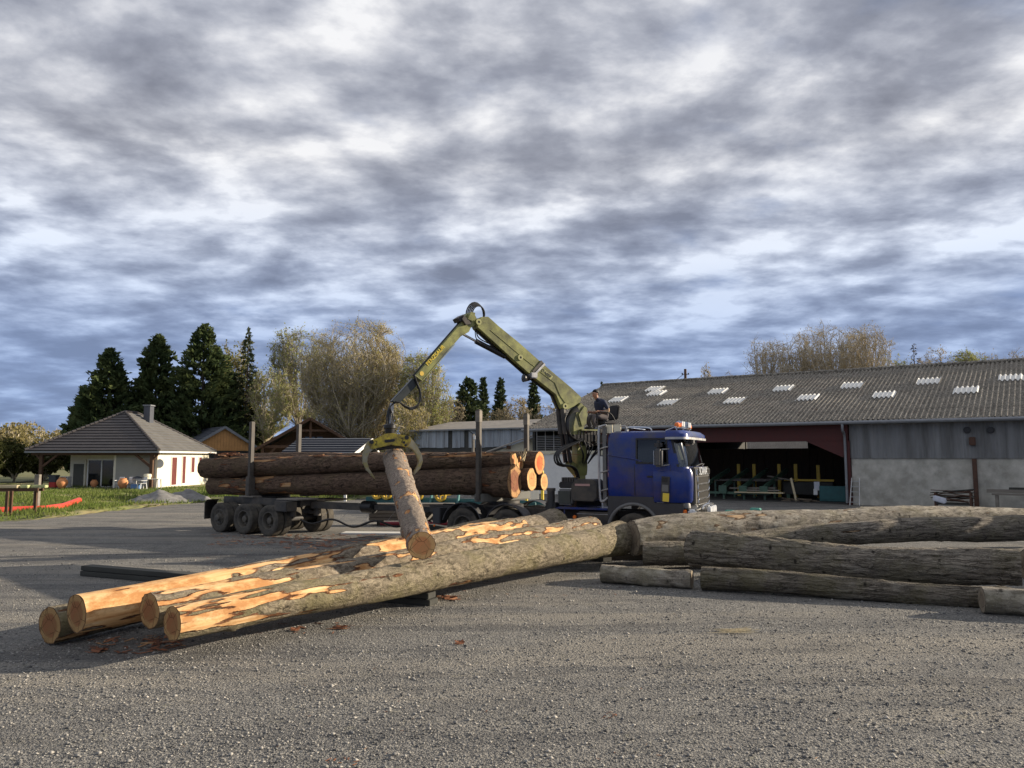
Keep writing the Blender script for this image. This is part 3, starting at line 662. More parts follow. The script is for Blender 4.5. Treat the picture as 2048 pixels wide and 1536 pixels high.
def back_buildings():
    ap = AY(448, 853, 80)
    o, ez, h = gable_house('garage', 'dark slate roofed garage with orange timber gable', 'garage', ap, 6.4, 1.95, 12, R(38), 'larch', 'tile_slate', 'dark_wall')
    nb = 22
    for k in range(nb):
        x0 = -h + 2 * h * k / nb; x1 = -h + 2 * h * (k + 1) / nb - .02
        z0 = ap.z - 1.95 * abs(x0) / h - .05; z1 = ap.z - 1.95 * abs(x1) / h - .05; zb = ez - .55
        m = MB(); m.prism([(x0, 0, zb), (x1, 0, zb), (x1, 0, z1), (x0, 0, z0)], (0, .05, 0)); m.build('board', 'larch', o)
    MB().b2(-h, h, .05, 11.8, 0, ez - .5).build('wall', 'dark_wall', o)
    MB().b2(-h + 2.0, h - .3, -.02, .04, .2, ez - .75).build('window', 'window_glass', o)
    # open timber carport
    ap = AY(622, 836, 74)
    o, ez, h = gable_house('timber_carport', 'dark brown open timber carport with steep gable', 'carport', ap, 9.4, 2.75, 9, R(8), 'x', 'tile_slate', 'x')
    MB().b2(-h, h, 2.5, 8.8, 0, ez).build('wall', 'timber_brown', o)
    m = MB(); m.prism([(-h + .3, 2.4, ez), (h - .3, 2.4, ez), (0, 2.4, ap.z - .2)], (0, .1, 0)); m.build('gable', 'timber_brown', o)
    MB().bar((-h, 0, ez), (h, 0, ez), .22, .26).build('tie_beam', 'timber_brown', o); MB().bar((0, 0, ez), (0, 0, ap.z - .2), .2, .2, up=(0, 1, 0)).build('king_post', 'timber_brown', o)
    MB().bar((-h * .45, 0, ap.z - 1.2), (h * .45, 0, ap.z - 1.2), .16, .2).build('collar_beam', 'timber_brown', o)
    for s in (-1, 1):
        MB().bar((s * (h - .3), 0, 0), (s * (h - .3), 0, ez), .26, .26, up=(0, 1, 0)).build('post', 'timber_brown', o)
        MB().bar((s * (h - .3), 0, ez - 1.3), (s * (h - 1.6), 0, ez), .18, .18, up=(0, 1, 0)).build('brace', 'timber_brown', o)
    MB().b2(-.8, .9, 2.3, 2.38, ez + .3, ez + 1.0).build('window', 'window_glass', o)
    # low shelter with ribbed grey roof
    Y = 47; a = AY(545, 917, Y - 1.5); b = AY(692, 919, Y - 1.5); c = AY(745, 876, Y + 2.4); d = AY(600, 877, Y + 2.4)
    o = empty('low_shelter', (b.x, b.y, 0), 0, label='low shelter with striped grey metal roof and white truss', cat='shelter'); of = Vector((b.x, b.y, 0))
    zl = min(a.z, b.z); a.z = b.z = zl; zt = (c.z + d.z) / 2; c.z = d.z = zt; a, b, c, d = a - of, b - of, c - of, d - of
    m = MB(); courses(m, (a, b, c, d), 9, .09); m.build('roof_slope', 'tile_slate', o)
    bk = Vector((c.x, c.y + 4.0, zl)); bk2 = Vector((d.x, d.y + 4, zl)); m = MB(); courses(m, (bk, bk2, d, c), 9, .06); m.build('roof_slope', 'tile_slate', o)
    for p, q in ((b, c), (c, bk)): MB().bar(p - Vector((0, 0, .1)), q - Vector((0, 0, .1)), .06, .2).build('bargeboard', 'paint_white', o)
    MB().bar(b + Vector((0, 0, -.15)), bk + Vector((0, 0, -.15)), .1, .16).build('tie_beam', 'paint_white', o)
    MB().bar((b + bk) / 2 + Vector((0, 0, -.15)), c - Vector((0, 0, .2)), .08, .1, up=(0, 1, 0)).build('king_post', 'paint_white', o)
    MB().bar((b * 2 + bk) / 3 + Vector((0, 0, -.1)), (b + c) / 2 - Vector((0, 0, .15)), .06, .08, up=(0, 1, 0)).build('strut', 'paint_white', o)
    for p in (a, b, bk, bk2): MB().bar((p.x, p.y, 0), (p.x, p.y, zl - .1), .15, .15, up=(0, 1, 0)).build('post', 'paint_white', o)
    # long metal-clad shed
    a = AY(828, 860, 74); b = AY(1080, 851, 66); a.z = b.z = (a.z + b.z) / 2; d = (b - a); ang = math.atan2(d.y, d.x); ln = d.length + 14
    o = empty('metal_clad_shed', (a.x, a.y, 0), ang, label='long weathered shed clad in pale blue-grey metal sheets', cat='shed'); H = a.z; zc = H - 1.75
    ns = 30
    for k in range(ns):
        x0 = ln * k / ns; x1 = ln * (k + 1) / ns; m = MB(); zz0 = zc + rnd.uniform(-.05, .05)
        xs = np.linspace(x0 + .01, x1 - .01, 9); V = []; Fs = []
        for i, x in enumerate(xs):
            y = -.03 if i % 2 else .0; V += [(x, y - .02 * (k % 2), zz0), (x, y - .02 * (k % 2), H - .12)]
        Fs = [(2 * i, 2 * i + 2, 2 * i + 3, 2 * i + 1) for i in range(8)]; m.add(V, Fs)
        if k not in (4, 6, 15, 22): m.build('panel', 'shed_metal', o)
        else:
            m = MB(); m.b2(x0 + .02, x0 + .45, -.02, .0, zz0, H - .12); m.build('panel', 'shed_metal', o)
    MB().b2(0, ln, .06, .2, 0, H - .1).build('wall', 'dark_wall', o)
    MB().b2(0, ln, .2, 12, 0, H - .6).build('wall', 'dark_wall', o)
    m = MB(); m.add([(-.3, -.35, H - .1), (ln, -.35, H - .1), (ln, 6, H + .95), (-.3, 6, H + .95), (-.3, -.35, H - .18), (ln, -.35, H - .18)], [(0, 1, 2, 3), (4, 5, 1, 0)]); m.build('roof', 'shed_roof', o)
    m = MB(); m.add([(-.3, 12.2, H - .1), (ln, 12.2, H - .1), (ln, 6, H + .95), (-.3, 6, H + .95)], [(0, 3, 2, 1)]); m.build('roof', 'shed_roof', o)
    MB().bar((-.3, -.37, H - .14), (ln, -.37, H - .14), .06, .12).build('gutter', 'zinc', o)
    # cream lean-to
    Y = 55.5; pts = [AY(925, 921, Y), AY(1066, 868, Y)]; of = Vector((pts[1].x, Y, 0)); x0 = pts[0].x - of.x; z0, z1 = pts[0].z, pts[1].z
    o = empty('cream_outbuilding', of, R(4), label='cream rendered lean-to with a sloping roof beside the barn', cat='outbuilding')
    m = MB(); m.prism([(x0, 0, 0), (0, 0, 0), (0, 0, z1 - .25), (x0, 0, z0 - .25)], (0, .2, 0)); m.build('wall', 'paint_cream', o)
    m = MB(); m.prism([(x0 - .4, 2.6, z0 - .2), (.3, 2.6, z1 - .05), (.3, 2.6, z1 + .03), (x0 - .4, 2.6, z0 - .12)], (0, 6.4, 0)); m.build('roof', 'shed_roof', o)
    for k in range(4):
        t = .15 + k * .25; MB().b2(x0 * (1 - t) - .14, x0 * (1 - t) + .14, -.5, .2, z0 + (z1 - z0) * t - .42, z0 + (z1 - z0) * t - .16).build('purlin', 'timber_brown', o)
    MB().b2(x0 + .1, 0, .3, 5, 0, z0 - .3).build('wall', 'dark_wall', o)
    # wooden post with insulator by the shed
    c = AY(946, 900, 50); o = empty('short_post', (c.x, c.y, 0), 0, label='short weathered wooden post with lamp in front of the metal shed', cat='post')
    t = AY(946, 868, 50).z; MB().cyl((0, 0, 0), (0, 0, t), .09, 10).build('pole', 'plank_grey', o); MB().bar((0, 0, t), (-.28, 0, t + .22), .06, .06).build('arm', 'plank_dark', o); MB().b2(.02, .16, -.1, .02, t - .35, t - .1).build('lamp', 'paint_white', o)
back_buildings()

# ================================================================== BARN
BA = Vector((1.19, 54, 0)); BDIR = Vector((23.75, -16.5, 0)).normalized(); BN_ = Vector((-BDIR.y, BDIR.x, 0)); BANG = math.atan2(BDIR.y, BDIR.x)
def BH(px, py, yl=0.0):
    h = PH(px, py, BA + BN_ * yl, BN_); v = h - BA; return v.dot(BDIR), h.z
def barn():
    o = empty('sawmill_barn', BA, BANG, label='long open-fronted sawmill barn with mossy corrugated roof', cat='barn')
    LEN = 46.0; WD = 11.3; EZ = 4.5; RZ = 8.45; OV = .55
    pitch = .25; nw = int(LEN / pitch); seg = 6; rows = 9
    def sheet(x0, x1, t0, t1, lift, name, mat, parent, back=False, rows=rows):
        n = max(2, int(round((x1 - x0) / pitch * seg))); V = []; Fs = []
        sl = Vector((0, WD + OV, RZ - EZ)).normalized(); nrm = Vector((0, -sl.z, sl.y)); TL = math.hypot(WD + OV, RZ - EZ)
        for j in range(rows + 1):
            t = t0 + (t1 - t0) * j / rows; base = Vector((0, -OV, EZ)) + sl * (TL * t)
            stp = ((j % 2) * -.0)
            for i in range(n + 1):
                x = x0 + (x1 - x0) * i / n; p = base + nrm * (.062 * math.cos(2 * math.pi * x / pitch) + lift)
                if back: p = Vector((0, 2 * WD - p.y, p.z))
                V.append((x, p.y, p.z + .05 * noise.noise((x * .25, t * 3, 2))))
        Fs = [(j * (n + 1) + i, j * (n + 1) + i + 1, (j + 1) * (n + 1) + i + 1, (j + 1) * (n + 1) + i) for j in range(rows) for i in range(n)]
        return link(name, np_mesh(name, V, Fs, True), mat, parent)
    # overlapping bands of sheets
    nb = 6; ra = None
    for k in range(nb):
        q = sheet(-.15, LEN, k / nb - (.012 if k else 0), (k + 1) / nb, .02 * (nb - k) / nb + .012 * (k % 2), 'roof_sheet_band', 'fibre_cement', o, rows=3)
        ra = ra or q
    sheet(-.15, LEN, 0, 1, 0, 'roof_rear', 'fibre_cement', o, back=True)
    m = MB(); n = 90
    for k in range(n): m.tube([(LEN * k / n - .15, WD, RZ + .05), (LEN * (k + 1) / n - .13, WD, RZ + .07)], .13, 6)
    m.build('ridge_tiles', 'fibre_cement', o, smooth=True)
    # translucent sheets
    pl_n = Vector((0, -(RZ - EZ), WD + OV)).normalized(); wn = (BDIR * 0 + BN_ * pl_n.y + Vector((0, 0, pl_n.z))); pp = BA + BN_ * -OV + Vector((0, 0, EZ)); TL = math.hypot(WD + OV, RZ - EZ)
    for px, py in ((1238, 800), (1311, 779.5), (1313, 788), (1338, 806), (1435, 784), (1471, 802), (1568, 778), (1615, 797), (1706, 772), (1767, 790), (1858, 764), (1932, 783), (2022, 757)):
        h = PH(px, py, pp, wn) - BA; x = h.dot(BDIR); y = h.dot(BN_); t = (y + OV) / (WD + OV)
        sheet(x - .62, x + .62, t - .055, t + .055, .075, 'translucent_sheet', 'sheet_translucent', o, rows=2)
    # gutter, downpipe
    m = MB(); V = []; 
    m.tube([(-.2, -OV - .08, EZ - .08), (LEN, -OV - .08, EZ - .08)], .10, 8); m.build('gutter', 'zinc', o, smooth=True)
    xo0 = BH(1212, 900, .1)[0]; xo1 = BH(1690, 960, .0)[0]; xl = BH(1062, 900, .1)[0]
    m = MB(); m.tube(smooth_path([(xo1 + .1, -OV - .08, EZ - .12), (xo1 + .1, -OV - .05, EZ - .5), (xo1 + .1, -.16, EZ - .9), (xo1 + .1, -.14, 1.4), (xo1 + .1, -.14, 0.1)], 4), .07, 10); m.build('downpipe', 'zinc', o, smooth=True)
    # masonry and cladding at right
    zc = 2.62
    MB().b2(xo1 + .35, LEN, .1, .35, 0, zc).build('wall', 'barn_wall', o)
    ns = int((LEN - xo1) / .9)
    for k in range(ns):
        x0 = xo1 + .3 + k * .9; xs = np.linspace(x0, x0 + .897, 13); V = []; dy = .012 * (k % 2)
        for i, x in enumerate(xs): V += [(x, .04 - dy - (.03 if i % 3 == 1 else 0), zc - .12), (x, .04 - dy - (.03 if i % 3 == 1 else 0), EZ + .05)]
        m = MB(); m.add(V, [(2 * i, 2 * i + 2, 2 * i + 3, 2 * i + 1) for i in range(12)]); m.build('cladding_sheet', 'barn_clad', o)
    MB().b2(xo1 + .3, LEN, .12, .3, zc, EZ).build('wall', 'dark_wall', o)
    # rust post on the wall
    xp, zp = BH(1951, 960, .0); MB().b2(xp - .1, xp + .1, -.08, .09, 0, zc - .13).build('wall_post', 'rust_steel', o, bevel=.01)
    # lamp and vents
    x, z = BH(1945, 882, 0); MB().b2(x - .14, x + .14, -.2, -.0, z - .22, z + .2).build('wall_lamp', 'rust_steel', o, bevel=.03)
    for px in (1934, 1981):
        x, z = BH(px, 860, 0); m = MB(); m.lathe([(0, -.16), (.15, -.16), (.17, .0), (0, .0)], 14, (x, 0, z)); m.build('vent', 'steel_black', o)
    # red portal
    zb0 = BH(1500, 884, 0)[1]
    m = MB(); m.b2(xo0 - 3.2, xo1 + .25, -.05, .22, zb0, EZ - .12); m.build('portal_beam', 'barn_red', o, bevel=.02)
    zh = BH(1680, 914, 0)[1]; xh = BH(1612, 884, 0)[0]
    m = MB(); m.prism([(xh, .08, zb0), (xo1 + .2, .08, zb0), (xo1 + .2, .08, zh - .1), (xo1 - .1, .08, zh)], (0, .2, 0)); m.build('haunch', 'barn_red', o)
    for xx in (xo1 + .2, xo0): MB().b2(xx - .12, xx + .12, -.06, .22, 0, zb0).build('portal_post', 'barn_red', o, bevel=.01)
    # pale wall on the left bay, dark gap above
    zt = BH(1150, 905, .5)[1]
    MB().b2(-.1, xo0 + .1, .5, .7, 0, zt - .12).build('wall', 'paint_white', o); MB().b2(-.12, xo0 + .1, .38, .52, zt - .12, zt + .12).build('wall_coping', 'paint_cream', o)
    m = MB()
    for k in range(9): m.bar((.3, .55, zt + .18 + k * .12), (2.4, .55, zt + .18 + k * .12), .02, .02)
    for k in range(4): m.bar((.3 + k * .7, .55, zt + .1), (.3 + k * .7, .55, EZ), .03, .03)
    m.build('window_grid', 'alu', o)
    MB().bar((2.4, .45, zt + .75), (xo0, .45, zt + .75), .06, .10).build('rail', 'alu', o)
    # interior shell
    xi1 = xo1 + 1.0
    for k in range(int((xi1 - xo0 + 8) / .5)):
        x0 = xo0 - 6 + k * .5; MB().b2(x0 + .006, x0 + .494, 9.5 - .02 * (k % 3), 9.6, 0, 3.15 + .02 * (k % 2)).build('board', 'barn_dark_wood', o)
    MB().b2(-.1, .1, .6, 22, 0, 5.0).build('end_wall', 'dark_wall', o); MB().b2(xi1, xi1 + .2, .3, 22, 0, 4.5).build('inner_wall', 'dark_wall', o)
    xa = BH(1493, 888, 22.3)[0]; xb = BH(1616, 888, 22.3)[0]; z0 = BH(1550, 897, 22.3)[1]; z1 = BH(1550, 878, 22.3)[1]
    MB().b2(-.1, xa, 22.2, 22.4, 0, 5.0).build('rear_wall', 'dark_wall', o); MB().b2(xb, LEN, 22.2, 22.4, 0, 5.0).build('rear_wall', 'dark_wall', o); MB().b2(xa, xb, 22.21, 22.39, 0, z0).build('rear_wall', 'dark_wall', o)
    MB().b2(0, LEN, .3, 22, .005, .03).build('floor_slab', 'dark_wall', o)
    for k in range(5):
        xx = xo0 - 3 + k * 5.2; MB().bar((xx, 0.4, EZ - .2), (xx, 11.3, RZ - .3), .14, .28).build('rafter', 'timber_brown', o); MB().bar((xx, .4, 4.05), (xx, 22, 4.05), .14, .22).build('tie_beam', 'timber_brown', o)
    for k in range(8):
        yy = .9 + k * 1.4; zz = EZ + (RZ - EZ) * (yy + OV) / (WD + OV) - .22; MB().bar((0, yy, zz), (xi1, yy, zz), .1, .16).build('purlin', 'timber_brown', o)
    # neighbouring roof glimpsed through the rear opening
    m = MB(); V = []; nn = 240
    for i in range(nn + 1):
        x = xa - 3 + (xb - xa + 8) * i / nn; y = .14 * math.cos(i * 1.5708); V += [(x, 27, 2.8 + y), (x, 34, 5.6 + y)]
    b = link('rear_shed', np_mesh('rear_shed', V, [(2 * i, 2 * i + 2, 2 * i + 3, 2 * i + 1) for i in range(nn)], True), None); b.location = BA; b.rotation_euler = (0, 0, BANG)
    b.data.materials.append(MATS['shed_roof']); tag(b, 'pale corrugated roof of a rear shed seen through the barn', 'shed')
    return o, xo0, xo1
BARN, XO0, XO1 = barn()
def BW(x, y, z=0): return BA + BDIR * x + BN_ * y + Vector((0, 0, z))

def barn_things():
    def root(name, px, py, yl, **kw):
        x, _ = BH(px, py, yl); return empty(name, BW(x, yl), BANG, **kw)
    # log deck conveyor
    o = root('saw_infeed_deck', 1480, 1000, 2.6, label='green steel saw infeed deck inside the barn', cat='conveyor')
    for k in range(4):
        x = -1.9 + k * 1.25
        MB().bar((x, -1.2, .75), (x + .3, 2.8, 1.75), .14, .24).build('beam', 'mill_green', o)
        for yy, zz in ((-1.0, .75), (1.0, 1.2)): MB().bar((x, yy, 0), (x, yy, zz), .12, .12, up=(0, 1, 0)).build('leg', 'mill_green', o)
        MB().b2(x - .25, x + .25, -1.25, -1.15, .35, .85).build('end_plate', 'mill_green', o, bevel=.02)
    MB().bar((-2.2, -1.1, .4), (2.2, -1.1, .4), .1, .14).build('cross_member', 'mill_green', o)
    for k in range(4): MB().bar((-1.6 + k * .3, .0 + k * .15, 1.12 + .03 * k), (1.6 + k * .3, .2 + k * .15, 1.12 + .03 * k), .22, .05).build('drive_roller', 'steel_dark', o)
    for (px0, py0, px1, py1, yl, mat, lab) in ((1470, 984, 1568, 986, 1.2, 'plank_pale', 'wide tan board lying on the front of the green infeed deck'), (1460, 976, 1552, 976, 1.8, 'plank_grey', 'long grey board lying behind the tan board on the deck'), (1490, 980, 1560, 981, 1.5, 'plank_grey', 'narrow pale board lying between the tan board and the long grey board'), (1536, 952, 1588, 961, 3.6, 'plank_grey', 'grey beam leaning down across the infeed deck')):
        x0, z0 = BH(px0, py0, yl); x1, z1 = BH(px1, py1, yl); b = MB().bar((-(x1 - x0) / 2, 0, (z0 - z1) / 2), ((x1 - x0) / 2, 0, (z1 - z0) / 2), .3, .07).build('board', mat, loc=BW((x0 + x1) / 2, yl, (z0 + z1) / 2), rot=(0, 0, BANG)); tag(b, lab, 'board')
    for i, (px, y0, y1) in enumerate(((1477, 928, 958), (1508, 928, 960), (1558, 928, 955), (1591, 928, 960), (1636, 930, 960))):
        x, z1 = BH(px, y0, 5); _, z0 = BH(px, y1, 5)
        q = empty('guide_post', BW(x, 5), BANG, label='yellow steel guide post standing behind the infeed deck', cat='post', group='yellow guide posts of the saw')
        MB().b2(-.1, .1, -.06, .06, 0, z1).build('post', 'mill_yellow', q, bevel=.01); MB().b2(-.16, .16, -.12, .12, 0, .06).build('base_plate', 'mill_green', q)
    x0, z0 = BH(1595, 960, 4.2); x1, _ = BH(1640, 960, 4.2)
    q = empty('saw_carriage', BW((x0 + x1) / 2, 4.2), BANG, label='saw carriage with yellow rail at the right of the barn opening', cat='machine'); w = (x1 - x0) / 2 + .8
    MB().bar((-w, 0, z0), (w, 0, z0), .12, .12).build('rail', 'mill_yellow', q); MB().b2(-w, w, -.3, .5, .3, z0 - .12).build('body', 'dark_wall', q, bevel=.03)
    for s in (-1, 1): MB().b2(s * w * .8 - .1, s * w * .8 + .1, -.3, .5, 0, .3).build('foot', 'mill_green', q)
    x0, z1 = BH(1668, 972, 2.2); q = empty('teal_cabinet', BW(x0, 2.2), BANG, label='dark teal control cabinet by the red portal post', cat='cabinet')
    MB().b2(-.75, .75, -.3, .4, .05, z1).build('body', 'mill_teal', q, bevel=.02); MB().b2(-.68, .68, -.33, -.3, .15, z1 - .1).build('door', 'mill_teal', q, bevel=.01)
    MB().box((-.95, -.34, z1 - .35), (.22, .01, .34)).build('notice', 'plastic_white', q)
    x, z = BH(1634, 972, 2.4); q = MB().box((0, 0, 0), (.3, .02, .5)).build('rag', 'white_cloth', loc=BW(x, 2.35, z), rot=(0, 0, BANG + .2)); tag(q, 'white rag hanging on the saw carriage', 'rag')
    # broom-like plank and offcuts heap
    c = BH(1595, 1010, 1.2)[0]; q = empty('offcut_heap', BW(c, 1.4), BANG, label='heap of sawn offcuts on the barn floor with one standing slat', cat='wood heap')
    for k in range(14): MB().box((rnd.uniform(-.7, .9), rnd.uniform(-.4, .4), .05 + .04 * (k % 4)), (rnd.uniform(.4, 1.0), .12, .05), rz=rnd.uniform(-1, 1), ry=rnd.uniform(-.15, .15)).build('offcut', 'bunk_wood', q)
    MB().bar((-.1, 0, 0), (-.45, .3, 1.35), .12, .04, up=(0, 1, 0)).build('slat', 'plank_pale', q)
    # teal blocks behind the logs
    for px, py, lab in ((1428, 1028, 'teal steel block standing right in front of the truck bumper'), (1462, 1016, 'teal block at the foot of the infeed deck'), (1512, 1011, 'teal block in front of the offcut heap')):
        g = G(px, py + 22); q = MB().b2(-.22, .22, -.15, .15, 0, .36).build('steel_block', 'crate_teal', bevel=.03, loc=(g.x, g.y, .004), rot=(0, 0, BANG)); tag(q, lab, 'block')
    # ladder
    x0, _ = BH(1700, 1020, -.35); q = empty('ladder', BW(x0 + .3, -.5), BANG, label='short aluminium ladder leaning on the concrete wall', cat='ladder')
    for s in (-1, 1): MB().bar((s * .24, -.12, 0), (s * .19, .42, 1.45), .04, .06).build('rail', 'alu', q)
    for k in range(5): MB().bar((-.23, -.07 + k * .1, .18 + k * .27), (.23, -.07 + k * .1, .18 + k * .27), .04, .04).build('rung', 'alu', q)
    # scrap pile on pallet
    x0, _ = BH(1908, 1018, -1.4); q = empty('scrap_crate', BW(x0, -1.4), BANG, label='open crate heaped with scrap slats and white sacking by the wall', cat='crate')
    for s in (-1, 1):
        for t in (-1, 1): MB().bar((s * .75, t * .4, 0), (s * .75, t * .4, .85), .08, .08, up=(0, 1, 0)).build('corner_post', 'rust_steel', q)
    MB().b2(-.75, .75, -.42, .42, .25, .33).build('deck', 'plank_dark', q)
    for k in range(22): MB().box((rnd.uniform(-.25, .25), rnd.uniform(-.35, .35), .42 + .025 * k), (rnd.uniform(1.1, 1.9), .10, .035), rz=rnd.uniform(-.35, .35), ry=rnd.uniform(-.14, .14)).build('slat', rnd.choice(['plank_dark', 'plank_grey', 'rust_steel']), q)
    MB().box((-.55, -.45, .5), (.6, .1, .28), rz=.2, ry=.3).build('sacking', 'white_cloth', q, bevel=.04)
    # bench at right
    x0, _ = BH(2030, 1015, -1.2); q = empty('work_bench', BW(x0, -1.2), BANG, label='grey timber trestle bench with stacked beams by the barn wall', cat='bench')
    MB().bar((-1.1, 0, .95), (3.2, 0, .95), .35, .16).build('beam', 'plank_grey', q); MB().bar((-.9, -.1, .80), (1.1, -.1, .80), .3, .08).build('shelf', 'plank_grey', q); MB().bar((-.2, .1, 1.08), (3.2, .1, 1.08), .25, .1).build('beam', 'plank_dark', q)
    for xx in (-.7, .9, 2.6):
        for t in (-.2, .2): MB().bar((xx, t, 0), (xx, t * .7, .8), .14, .12, up=(0, 1, 0)).build('leg', 'plank_grey', q)
pm('crate_teal', (.10, .36, .29), .5, .12, 4)
barn_things()

# utility pole and wire
def pole():
    c = AY(1371, 760, 75); o = empty('utility_pole', (c.x, c.y, 0), 0, label='brown wooden utility pole rising behind the barn ridge', cat='utility pole')
    t = AY(1371, 738, 75).z; MB().cyl((0, 0, 0), (0, 0, t), .17, 10, .13).build('pole', 'timber_brown', o, smooth=True)
    for s in (-1, 1): MB().bar((0, 0, t - .5), (s * .3, 0, t - .55), .04, .04).build('bracket', 'steel_black', o); m = MB(); m.lathe([(0, 0), (.07, 0), (.08, .1), (.04, .16), (0, .16)], 10, (s * .3, 0, t - .55), axis='z'); m.build('insulator', 'steel_black', o)
    e = AY(1190, 815, 95) - Vector((c.x, c.y, 0)); a = Vector((0, 0, t - .4)); pts = [a.lerp(e, k / 12) - Vector((0, 0, 1.2 * math.sin(math.pi * k / 12))) for k in range(13)]
    m = MB(); m.tube(pts, .025, 4); m.build('wire', 'steel_black', o)
pole()
# ================================================================== TREES
def blades(P, Q, w, g):
    # thin tapered triangles from P to Q
    d = Q - P; r = g.normal(size=P.shape); s = np.cross(d, r); s /= (np.linalg.norm(s, axis=1, keepdims=True) + 1e-9); s *= (w if np.isscalar(w) else w[:, None]) * .5
    return np.stack([P - s, P + s, Q], 1).reshape(-1, 3)
def quads(C, size, g, flat=None):
    n = len(C); a = g.normal(size=(n, 3)); a /= np.linalg.norm(a, axis=1, keepdims=True); b = g.normal(size=(n, 3)); b = np.cross(a, b); b /= np.linalg.norm(b, axis=1, keepdims=True)
    s = size[:, None] * .5; return np.stack([C - a * s - b * s * .6, C + a * s - b * s * .6, C + a * s * .7 + b * s * .6, C - a * s * .7 + b * s * .6], 1).reshape(-1, 3)
def tree_root(name, base, label, group): return empty(name, base, 0, label=label, cat='tree', group=group)

def strips(P, w0, w1, g):
    # P: (n, k, 3) polylines -> thin tapering ribbons
    n, k, _ = P.shape; d = P[:, -1] - P[:, 0]; r = g.normal(size=d.shape); s = np.cross(d, r); s /= (np.linalg.norm(s, axis=1, keepdims=True) + 1e-9)
    w = np.linspace(w0, w1, k)[None, :, None] * .5; A = P - s[:, None] * w; B = P + s[:, None] * w
    V = np.stack([A, B], 2).reshape(-1, 3); idx = (np.arange(n) * 2 * k)[:, None]; j = np.arange(k - 1)[None] * 2
    f = np.stack([idx + j, idx + j + 1, idx + j + 3, idx + j + 2], 2).reshape(-1, 4); return V, f
def broadleaf(label, base, H, rx, seed, twig='twig', leaf='leaf_olive', leaves=6000, leaf_size=.16, trunk_h=.3, mains=12, strands=260, fine=26, upright=.5, trunk_r=.3, stems=1, zlow=.12, group='bare spring trees behind the yard', name='broadleaf_tree', wtw=.045, lump=.22, bow=.55, **kw):
    g = np.random.default_rng(seed); rr = random.Random(seed); o = tree_root(name, base, label, group)
    z0 = H * zlow; cz = z0 + (H - z0) * .56; ru = H - cz; rd = cz - z0; tm = MB(); lm = MB()
    def endpoint(d=None, spread=1.0, umin=.6):
        if d is None: d = g.normal(size=3); d[2] = d[2] * .8 + .25
        else: d = d + g.normal(size=3) * spread
        d = d / np.linalg.norm(d); u = umin + (1 - umin) * g.random() ** .45
        lf = 1 + lump * noise.noise((d[0] * 2.1 + seed, d[1] * 2.1, d[2] * 2.1)) + lump * .6 * noise.noise((d[0] * 5 + seed, d[1] * 5, d[2] * 5))
        return np.array([d[0] * rx, d[1] * rx, cz + d[2] * (ru if d[2] > 0 else rd)]) * 1.0 if False else np.array([d[0] * rx * u * lf, d[1] * rx * u * lf, cz + d[2] * (ru if d[2] > 0 else rd) * u * (1 + (lf - 1) * .5)]), d
    zt = H * max(trunk_h, .04); lean = Vector((rr.uniform(-.04, .04) * H, rr.uniform(-.03, .03) * H, 0))
    limbs = []
    for st in range(stems):
        o_ = Vector((0, 0, 0)) if stems == 1 else Vector((rr.uniform(-.12, .12) * rx, rr.uniform(-.12, .12) * rx, 0))
        tm.tube([o_ + Vector((0, 0, -.05)), o_ * 1.1 + lean * .4 + Vector((0, 0, zt * .6)), o_ * 1.2 + lean + Vector((0, 0, zt + H * .12))], trunk_r, 8, trunk_r * .55)
        for k in range(max(3, mains // stems)):
            e, d = endpoint(umin=.8); s = np.array(o_ * 1.1 + lean * .8) + np.array([0, 0, zt * rr.uniform(.75, 1.0) + H * .1 * rr.random()])
            if e[2] < s[2]: e[2] = s[2] + abs(e[2] - s[2]) * .4
            hgt = e - s; c1 = s + np.array([hgt[0] * .18, hgt[1] * .18, hgt[2] * (.25 + .2 * bow)]); c2 = s + np.array([hgt[0] * (1 - bow * .55), hgt[1] * (1 - bow * .55), hgt[2] * .62])
            lp = bez(s, c1, c2, e, 8); lm.tube(lp, trunk_r * rr.uniform(.3, .5), 5, .02, cap=False); limbs.append((np.array([tuple(p) for p in lp]), d))
    tm.build('trunk', 'bark_tree', o, smooth=True); l_o = lm.build('limbs', twig, o, smooth=True); l_o['kind'] = 'stuff'
    S = []
    for i in range(strands):
        lp, d = limbs[rr.randrange(len(limbs))]; j = rr.randint(1, 7); s = lp[j] + (lp[j + 1] - lp[j]) * rr.random(); e, _ = endpoint(d, .55, .5); tg = (lp[j + 1] - lp[j]); tg = tg / (np.linalg.norm(tg) + 1e-9); L = np.linalg.norm(e - s)
        if L > H * .42: e = s + (e - s) * (H * .42 / L); L = H * .42
        hz = math.hypot(e[0] - s[0], e[1] - s[1]); e[2] = max(e[2], s[2] + hz * (.25 + .55 * min(1, upright)))
        ee = math.sqrt((e[0] ** 2 + e[1] ** 2) / (rx * rx) + ((e[2] - cz) / (ru if e[2] > cz else rd)) ** 2)
        if ee > 1.03: e = np.array([0, 0, cz]) + (e - np.array([0, 0, cz])) / ee * (1 + .06 * rr.random()); L = np.linalg.norm(e - s)
        c1 = s + tg * L * .4 + np.array([0, 0, .06 * L * upright]); P_ = [s * (1 - t) ** 2 + c1 * 2 * t * (1 - t) + e * t * t for t in (0, .25, .5, .75, 1)]; S.append(P_)
    S = np.array(S); V1, F1 = strips(S, wtw * 1.7, wtw * .55, g)
    # fine twigs carried by the strands
    n = strands * fine; k = g.integers(0, strands, n); t = g.uniform(.15, 1, n) ** .8 * 3.999; j = t.astype(int); fr = (t - j)[:, None]; p = S[k, j] + (S[k, j + 1] - S[k, j]) * fr
